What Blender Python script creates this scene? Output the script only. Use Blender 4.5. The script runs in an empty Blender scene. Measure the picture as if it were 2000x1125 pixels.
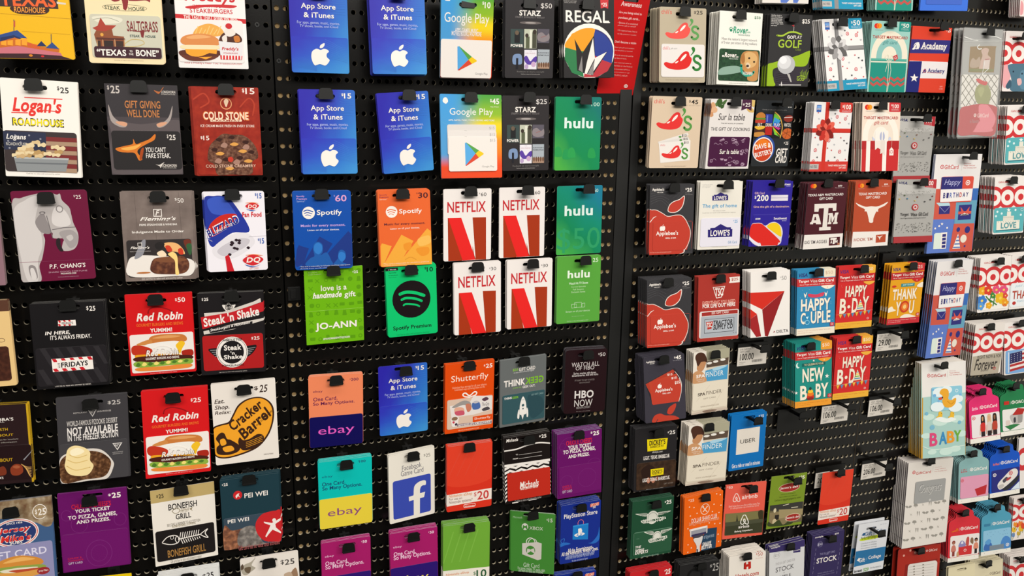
import bpy, math, random
import numpy as np
from mathutils import Matrix, Vector
from mathutils.geometry import tessellate_polygon

CAM_LOC=[-0.09293, -1.28624, -0.04465]
CAM_R=[[0.939039, -0.343401, 0.016783], [-0.059391, -0.2101, -0.975874], [0.338642, 0.915387, -0.217687]]
LENS=27.702
OFF=[-0.35906, 0.0, 0.62883]

SC = bpy.context.scene
COL = SC.collection
random.seed(12)

# ---------------------------------------------------------------- camera
cd = bpy.data.cameras.new('camera')
cam = bpy.data.objects.new('camera', cd)
COL.objects.link(cam)
cd.sensor_fit = 'HORIZONTAL'
cd.sensor_width = 36.0
cd.lens = LENS
cd.clip_start = 0.02
rx, dn, fw = [Vector(r) for r in CAM_R]
M = Matrix((rx, -dn, -fw)).transposed().to_4x4()
M.translation = Vector(CAM_LOC)
cam.matrix_world = M
SC.camera = cam

# ---------------------------------------------------------------- view, world, lamps
SC.view_settings.view_transform = 'Standard'
SC.view_settings.look = 'None'
SC.view_settings.gamma = 1.0
SC.view_settings.use_curve_mapping = False
SC.view_settings.exposure = -0.90

W = bpy.data.worlds.new('store_interior')
SC.world = W
W.use_nodes = True
nt = W.node_tree
nt.nodes.clear()
wo = nt.nodes.new('ShaderNodeOutputWorld')
bg = nt.nodes.new('ShaderNodeBackground')
tc = nt.nodes.new('ShaderNodeTexCoord')
sep = nt.nodes.new('ShaderNodeSeparateXYZ')
nt.links.new(tc.outputs['Generated'], sep.inputs[0])
mth = nt.nodes.new('ShaderNodeMath'); mth.operation = 'MULTIPLY_ADD'   # brighter along the aisle to the right and overhead
nt.links.new(sep.outputs['X'], mth.inputs[0]); mth.inputs[1].default_value = 0.9
mz = nt.nodes.new('ShaderNodeMath'); mz.operation = 'MULTIPLY'; mz.inputs[1].default_value = 0.35
nt.links.new(sep.outputs['Z'], mz.inputs[0]); nt.links.new(mz.outputs[0], mth.inputs[2])
ramp = nt.nodes.new('ShaderNodeValToRGB')
nt.links.new(mth.outputs[0], ramp.inputs[0])
cr = ramp.color_ramp
cr.elements[0].position = 0.0; cr.elements[0].color = (0.035, 0.031, 0.027, 1)
cr.elements[1].position = 1.0; cr.elements[1].color = (1.2, 1.15, 1.02, 1)
e_ = cr.elements.new(0.2); e_.color = (0.14, 0.13, 0.115, 1)
e_ = cr.elements.new(0.36); e_.color = (0.42, 0.40, 0.355, 1)
e_ = cr.elements.new(0.5); e_.color = (1.0, 0.97, 0.86, 1)
nt.links.new(ramp.outputs[0], bg.inputs[0])
bg.inputs[1].default_value = 1.0
nt.links.new(bg.outputs[0], wo.inputs[0])

def area(name, loc, target, sx, sy, power, col=(1.0, 0.955, 0.89)):
    L = bpy.data.lights.new(name, 'AREA')
    L.shape = 'RECTANGLE'; L.size = sx; L.size_y = sy; L.energy = power; L.color = col
    o = bpy.data.objects.new(name, L); COL.objects.link(o)
    o.location = loc
    o.rotation_euler = (Vector(target) - Vector(loc)).to_track_quat('-Z', 'Y').to_euler()
    return o
# the store's ceiling lamps: long strips over the aisle
area('ceiling_lamp', (-0.6, -1.5, 2.1), (-0.5, -0.35, -0.5), 2.2, 0.5, 24)
area('ceiling_lamp', (1.3, -1.5, 2.1), (1.1, -0.35, -0.5), 2.2, 0.5, 28)
area('ceiling_lamp', (0.4, -4.3, 1.75), (0.4, 0, -0.6), 5.0, 1.0, 430)

# ---------------------------------------------------------------- helpers
def lin(h):
    h = h.strip('#')
    o = []
    for i in (0, 2, 4):
        v = int(h[i:i+2], 16) / 255.0
        o.append(v / 12.92 if v <= 0.04045 else ((v + 0.055) / 1.055) ** 2.4)
    return (o[0], o[1], o[2], 1.0)

MATS = {}
def mat(key, rough=0.42, spec=0.2, rgb=None):
    k = (key, rough, spec)
    if k in MATS: return MATS[k]
    m = bpy.data.materials.new('print_' + key.replace(':', '_')[:40])
    m.use_nodes = True
    t = m.node_tree
    b = t.nodes['Principled BSDF']
    b.inputs['Roughness'].default_value = rough
    b.inputs['Specular IOR Level'].default_value = spec
    if key.startswith('G:'):
        _, ang, cs = key.split(':')
        cs = cs.split(',')
        tc = t.nodes.new('ShaderNodeTexCoord'); mp = t.nodes.new('ShaderNodeMapping')
        a = math.radians(float(ang))
        mp.inputs['Location'].default_value = (-0.5, 0, -0.5)
        t.links.new(tc.outputs['Generated'], mp.inputs[0])
        dp = t.nodes.new('ShaderNodeVectorMath'); dp.operation = 'DOT_PRODUCT'
        t.links.new(mp.outputs[0], dp.inputs[0]); dp.inputs[1].default_value = (math.sin(a), 0, -math.cos(a))
        ns = t.nodes.new('ShaderNodeTexNoise'); ns.inputs['Scale'].default_value = 2.2
        t.links.new(tc.outputs['Generated'], ns.inputs['Vector'])
        ma = t.nodes.new('ShaderNodeMath'); ma.operation = 'MULTIPLY_ADD'
        t.links.new(ns.outputs['Fac'], ma.inputs[0]); ma.inputs[1].default_value = 0.35
        t.links.new(dp.outputs['Value'], ma.inputs[2])
        mr = t.nodes.new('ShaderNodeMapRange'); mr.inputs[1].default_value = -0.38; mr.inputs[2].default_value = 0.75
        t.links.new(ma.outputs[0], mr.inputs[0])
        r = t.nodes.new('ShaderNodeValToRGB')
        t.links.new(mr.outputs[0], r.inputs[0])
        el = r.color_ramp.elements
        el[0].color = lin(cs[0]); el[1].color = lin(cs[-1])
        for i, c in enumerate(cs[1:-1]):
            e = el.new((i + 1) / (len(cs) - 1)); e.color = lin(c)
        t.links.new(r.outputs[0], b.inputs['Base Color'])
    elif key.startswith('N:'):
        cs = key[2:].split(',')
        sc = float(cs.pop())
        tc = t.nodes.new('ShaderNodeTexCoord'); ns = t.nodes.new('ShaderNodeTexNoise')
        ns.inputs['Scale'].default_value = sc * 3; ns.inputs['Detail'].default_value = 4
        t.links.new(tc.outputs['Object'], ns.inputs['Vector'])
        r = t.nodes.new('ShaderNodeValToRGB')
        t.links.new(ns.outputs['Fac'], r.inputs[0])
        el = r.color_ramp.elements
        el[0].position = 0.3; el[1].position = 0.7
        el[0].color = lin(cs[2]); el[1].color = lin(cs[1])
        e = el.new(0.5); e.color = lin(cs[0])
        t.links.new(r.outputs[0], b.inputs['Base Color'])
    elif key == 'X:google':
        tc = t.nodes.new('ShaderNodeTexCoord'); sp = t.nodes.new('ShaderNodeSeparateXYZ')
        t.links.new(tc.outputs['Generated'], sp.inputs[0])
        def ramp2(sock, pts):
            r = t.nodes.new('ShaderNodeValToRGB'); el = r.color_ramp.elements
            r.color_ramp.interpolation = 'EASE'
            el[0].position = pts[0][0]; el[0].color = lin(pts[0][1])
            el[1].position = pts[-1][0]; el[1].color = lin(pts[-1][1])
            for p, c in pts[1:-1]:
                e = el.new(p); e.color = lin(c)
            t.links.new(sock, r.inputs[0]); return r.outputs[0]
        lft = ramp2(sp.outputs['Z'], [(0.12, 'E4461E'), (0.3, '4E9AD2'), (1.0, '3E9ADA')])
        rgt = ramp2(sp.outputs['Z'], [(0.12, 'E8481C'), (0.42, 'F08A1E'), (0.62, 'EED21C'), (0.78, '8AB82A'), (1.0, '4AA03A')])
        mr = t.nodes.new('ShaderNodeMapRange'); mr.inputs[1].default_value = 0.15; mr.inputs[2].default_value = 0.72
        mr.interpolation_type = 'SMOOTHSTEP'
        t.links.new(sp.outputs['X'], mr.inputs[0])
        mx = t.nodes.new('ShaderNodeMix'); mx.data_type = 'RGBA'
        t.links.new(mr.outputs[0], mx.inputs['Factor']); t.links.new(lft, mx.inputs['A']); t.links.new(rgt, mx.inputs['B'])
        t.links.new(mx.outputs['Result'], b.inputs['Base Color'])
    else:
        b.inputs['Base Color'].default_value = rgb if rgb else lin(key)
    MATS[k] = m
    return m

class MB:
    """verts / faces / material index collector"""
    def __init__(s): s.v = []; s.f = []; s.m = []; s.mats = []
    def mi(s, m):
        if m not in s.mats: s.mats.append(m)
        return s.mats.index(m)
    def add(s, v, f, m):
        o = len(s.v); i = s.mi(m)
        s.v += v; s.f += [tuple(k + o for k in q) for q in f]; s.m += [i] * len(f)
    def box(s, x0, x1, y0, y1, z0, z1, m):
        v = [(x, y, z) for x in (x0, x1) for y in (y0, y1) for z in (z0, z1)]
        s.add(v, [(0, 1, 3, 2), (4, 6, 7, 5), (0, 4, 5, 1), (2, 3, 7, 6), (0, 2, 6, 4), (1, 5, 7, 3)], m)
    def slab(s, outer, hole, y0, y1, m, me):
        """outer (and hole) outlines in x,z; front at y0 (towards the aisle), back at y1"""
        rings = [outer] + ([hole] if hole else [])
        flat = [p for r in rings for p in r]
        tris = tessellate_polygon([[Vector((x, z, 0)) for x, z in r] for r in rings])
        fix = []
        for a, b, c in tris:
            A, B, C = flat[a], flat[b], flat[c]
            ar = (B[0]-A[0])*(C[1]-A[1]) - (B[1]-A[1])*(C[0]-A[0])
            fix.append((a, b, c) if ar > 0 else (a, c, b))
        n = len(flat)
        s.add([(x, y0, z) for x, z in flat], fix, m)
        s.add([(x, y1, z) for x, z in flat], [(a, c, b) for a, b, c in fix], me)
        for k, r in enumerate(rings):
            nn = len(r)
            ar = sum(r[i][0]*r[(i+1) % nn][1] - r[(i+1) % nn][0]*r[i][1] for i in range(nn))
            v = [(x, y0, z) for x, z in r] + [(x, y1, z) for x, z in r]
            f = []
            for i in range(nn):
                j = (i + 1) % nn
                q = (i, i + nn, j + nn, j)
                if (ar < 0) != (k == 1): q = q[::-1]
                f.append(q)
            s.add(v, f, me)
    def flat(s, pts, y, m):
        tris = tessellate_polygon([[Vector((x, z, 0)) for x, z in pts]])
        fix = []
        for a, b, c in tris:
            A, B, C = pts[a], pts[b], pts[c]
            ar = (B[0]-A[0])*(C[1]-A[1]) - (B[1]-A[1])*(C[0]-A[0])
            fix.append((a, b, c) if ar > 0 else (a, c, b))
        s.add([(x, y, z) for x, z in pts], fix, m)
    def mesh(s, name):
        me = bpy.data.meshes.new(name)
        me.from_pydata(s.v, [], s.f)
        for m in s.mats: me.materials.append(m)
        me.polygons.foreach_set('material_index', s.m)
        me.update()
        return me

def rrect(x0, x1, z0, z1, r, n=5):
    r = min(r, abs(x1-x0)/2.01, abs(z1-z0)/2.01)
    if r < 1e-5: return [(x0, z0), (x1, z0), (x1, z1), (x0, z1)]
    o = []
    for cx, cz, a0 in ((x1-r, z0+r, -90), (x1-r, z1-r, 0), (x0+r, z1-r, 90), (x0+r, z0+r, 180)):
        for i in range(n + 1):
            a = math.radians(a0 + 90*i/n)
            o.append((cx + r*math.cos(a), cz + r*math.sin(a)))
    return o
def hanger(w, h):
    """carrier with a narrower neck and rounded shoulders"""
    pts = rrect(-w/2, w/2, -h/2, h/2, 0.003)
    lo = [p for p in pts if p[1] < 0]
    f = lambda u, v: (-w/2 + u*w, h/2 - v*h)
    up = [(1, .27), (.993, .225), (.965, .19), (.92, .168), (.84, .15), (.80, .135), (.785, .11), (.775, .05), (.76, .02), (.72, 0),
          (.28, 0), (.24, .02), (.225, .05), (.215, .11), (.20, .135), (.16, .15), (.08, .168), (.035, .19), (.007, .225), (0, .27)]
    r = [p for p in lo if p[0] > 0]; l = [p for p in lo if p[0] <= 0]
    return r + [f(*q) for q in up] + l
def catmull(p, closed, n=6):
    o = []
    N = len(p)
    rng = N if closed else N - 1
    for i in range(rng):
        if closed: a, b, c, d = p[i-1], p[i], p[(i+1) % N], p[(i+2) % N]
        else: a, b, c, d = p[max(i-1, 0)], p[i], p[i+1], p[min(i+2, N-1)]
        for k in range(n):
            t = k / n
            o.append(tuple(0.5*((2*b[j]) + (-a[j]+c[j])*t + (2*a[j]-5*b[j]+4*c[j]-d[j])*t*t + (-a[j]+3*b[j]-3*c[j]+d[j])*t**3) for j in (0, 1)))
    if not closed: o.append(p[-1])
    return o

# lettering: glyph outlines from the built-in font, meshed once per string
TXT = {}
def prepare_text(keys):
    obs = []
    for k in keys:
        s, b, sh = k
        c = bpy.data.curves.new('lettering', 'FONT')
        c.body = s; c.size = 1.0; c.resolution_u = 3; c.fill_mode = 'FRONT' if hasattr(c, 'fill_mode') else c.fill_mode
        c.offset = (0, 0.016, 0.030)[b]; c.shear = sh
        c.space_character = (1.0, 1.03, 1.07)[b]
        o = bpy.data.objects.new('lettering', c); COL.objects.link(o); obs.append((k, o, c))
    dg = bpy.context.evaluated_depsgraph_get(); dg.update()
    for k, o, c in obs:
        me = o.evaluated_get(dg).to_mesh()
        n = len(me.vertices)
        co = np.zeros(n*3); me.vertices.foreach_get('co', co); co = co.reshape(-1, 3)[:, :2]
        f = [tuple(p.vertices) for p in me.polygons]
        if n: lo, hi = co.min(0), co.max(0); co = (co - lo) / np.maximum(hi - lo, 1e-6)
        TXT[k] = (co, f)
        o.evaluated_get(dg).to_mesh_clear()
    for k, o, c in obs:
        bpy.data.objects.remove(o); bpy.data.curves.remove(c)

LAY = 0.00002
def paint(mb, els, w, h, y, lite=False):
    """print the elements on a face at depth y; u,v are thousandths of the card from its top left corner"""
    X = lambda u: -w/2 + u*w/1000.0
    Z = lambda v: h/2 - v*h/1000.0
    def clampo(pts): return [(min(max(x, -w/2), w/2), min(max(z, -h/2), h/2)) for x, z in pts]
    flat_els = []
    for e in els:
        if e[0] == 'd': flat_els += [('e', e[1], e[4][i], e[4][i+1], e[2], e[3]) for i in range(0, len(e[4]), 2)]
        elif e[0] in 'LM': flat_els += [(e[0].lower(), e[1], e[2], q) for q in e[3]]
        else: flat_els.append(e)
    for e in flat_els:
        y -= LAY if len(flat_els) < 60 else LAY * 0.5
        k = e[0]
        if k == 't':
            if lite: continue
            co, f = TXT[(e[1], e[7], e[8])]
            x0, x1, z0, z1 = X(e[2]), X(e[4]), Z(e[5]), Z(e[3])
            if min(x0, x1) < -w/2 - .001 or max(x0, x1) > w/2 + .001: x0, x1 = max(x0, -w/2+.0005), min(x1, w/2-.0005)
            mb.add([(x0 + a*(x1-x0), y, z0 + b*(z1-z0)) for a, b in co.tolist()], f if x1 > x0 else [q[::-1] for q in f], mat(e[6]))
        elif k == 'T':
            if lite: continue
            co, f = TXT[(e[1], e[9], e[10])]
            ox, oz, ax, az, bx, bz = X(e[2]), Z(e[3]), X(e[4]), Z(e[5]), X(e[6]), Z(e[7])
            pts = clampo([(ox + a*(ax-ox) + b*(bx-ox), oz + a*(az-oz) + b*(bz-oz)) for a, b in co.tolist()])
            mb.add([(x, y, z) for x, z in pts], f, mat(e[8]))
        elif k in 'ps':
            p = [(X(e[2][i]), Z(e[2][i+1])) for i in range(0, len(e[2]), 2)]
            if k == 's': p = catmull(p, True, 2 if lite else 6)
            mb.flat(clampo(p), y, mat(e[1]))
        elif k in 'lm':
            if lite: continue
            p = [(X(e[3][i]), Z(e[3][i+1])) for i in range(0, len(e[3]), 2)]
            if k == 'm': p = catmull(p, False)
            r = e[2] * 0.0001 / 2
            q = []
            for a in p:
                if not q or math.hypot(a[0]-q[-1][0], a[1]-q[-1][1]) > 1e-5: q.append(a)
            p = q
            if len(p) < 2: continue
            L, R_ = [], []
            for i, a in enumerate(p):
                b0 = p[max(i-1, 0)]; b1 = p[min(i+1, len(p)-1)]
                dx, dz = b1[0]-b0[0], b1[1]-b0[1]
                n = math.hypot(dx, dz) or 1
                L.append((a[0]-dz/n*r, a[1]+dx/n*r)); R_.append((a[0]+dz/n*r, a[1]-dx/n*r))
            L, R_ = clampo(L), clampo(R_)
            n = len(p)
            mb.add([(x, y, z) for x, z in L + R_], [(n+i, n+i+1, i+1, i) for i in range(n-1)], mat(e[1]))
            if k == 'm' and r > .0005:
                for c0 in (p[0], p[-1]):
                    mb.flat(clampo([(c0[0]+r*math.cos(a*math.pi/5), c0[1]+r*math.sin(a*math.pi/5)) for a in range(10)]), y, mat(e[1]))
        elif k in 'eo':
            if lite and e[4]*e[5] < 4000: continue
            cx, cz, rx_, rz_ = X(e[2]), Z(e[3]), e[4]*w/1000, e[5]*h/1000
            n = 32 if rx_ > .004 else 14
            o = clampo([(cx+rx_*math.cos(2*math.pi*i/n), cz+rz_*math.sin(2*math.pi*i/n)) for i in range(n)])
            if k == 'e': mb.flat(o, y, mat(e[1]))
            else:
                t = e[6]*0.0001
                i_ = clampo([(cx+(rx_-t)*math.cos(2*math.pi*i/n), cz+(rz_-t)*math.sin(2*math.pi*i/n)) for i in range(n)])
                mb.add([(x, y, z) for x, z in o + i_], [(i, (i+1) % n, n+(i+1) % n, n+i) for i in range(n)], mat(e[1]))
        elif k == 'q':
            x0, x1 = sorted((X(e[2]), X(e[4]))); z0, z1 = sorted((Z(e[3]), Z(e[5])))
            p = rrect(max(x0, -w/2), min(x1, w/2), max(z0, -h/2), min(z1, h/2), e[6]*0.001)
            mb.flat(p, y, mat(e[1]))
    return y

def lighten(key, edge):
    if edge: return mat(edge, 0.6, 0.2)
    c = key
    if key.startswith('G:'): c = key.split(':')[2].split(',')[1]
    elif key.startswith('N:'): c = key[2:].split(',')[0]
    elif key == 'X:google': c = '7AA8C0'
    r = [int(c[i:i+2], 16) for i in (0, 2, 4)]
    r = [int(v + (228 - v) * 0.30) if v < 228 else v for v in r]
    return mat('%02X%02X%02X' % tuple(r), 0.6, 0.2)

def card_meshes(design, w, h, slot, lite=False):
    base, r, shape, edge, els = DESIGNS[design]
    T = 0.0004
    carrier = MB()
    out = hanger(w, h) if shape == 'h' else rrect(-w/2, w/2, -h/2, h/2, r*0.001)
    sx, sz = -w/2 + slot[0]*w, h/2 - slot[1]*h
    hole = rrect(sx-.0145, sx+.0145, sz-.003, sz+.003, .003)
    carrier.slab(out, hole, -T, T, mat(base), lighten(base, edge))
    yc = -T
    plates = []
    cur, todo, box = None, [], None
    main = []
    for e in els:
        if e[0] == 'K': cur = (e, []); plates.append(cur)
        elif e[0] == 'E': cur = None
        elif cur: cur[1].append(e)
        else: main.append(e)
    y = paint(carrier, main, w, h, yc, lite)
    y = min(y, yc - .0001)
    res = []
    for e, sub in plates:
        k = MB()
        x0, x1 = sorted((-w/2 + e[2]*w/1000, -w/2 + e[4]*w/1000)); z0, z1 = sorted((h/2 - e[3]*h/1000, h/2 - e[5]*h/1000))
        x0, x1, z0, z1 = max(x0, -w/2+.0003), min(x1, w/2-.0003), max(z0, -h/2+.0003), min(z1, h/2-.0003)
        k.slab(rrect(x0, x1, z0, z1, e[6]*0.001), None, y-.0006, y, mat(e[1]), lighten(e[1], None))
        y = paint(k, sub, w, h, y-.0006, lite)
        res.append(k)
    return carrier, res, -y

def setp(o, label=None, cat=None, group=None, kind=None):
    if label: o['label'] = label
    if cat: o['category'] = cat
    if group: o['group'] = group
    if kind: o['kind'] = kind
    return o
def link(name, me, parent=None):
    o = bpy.data.objects.new(name, me); COL.objects.link(o)
    if parent: o.parent = parent
    return o

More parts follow.
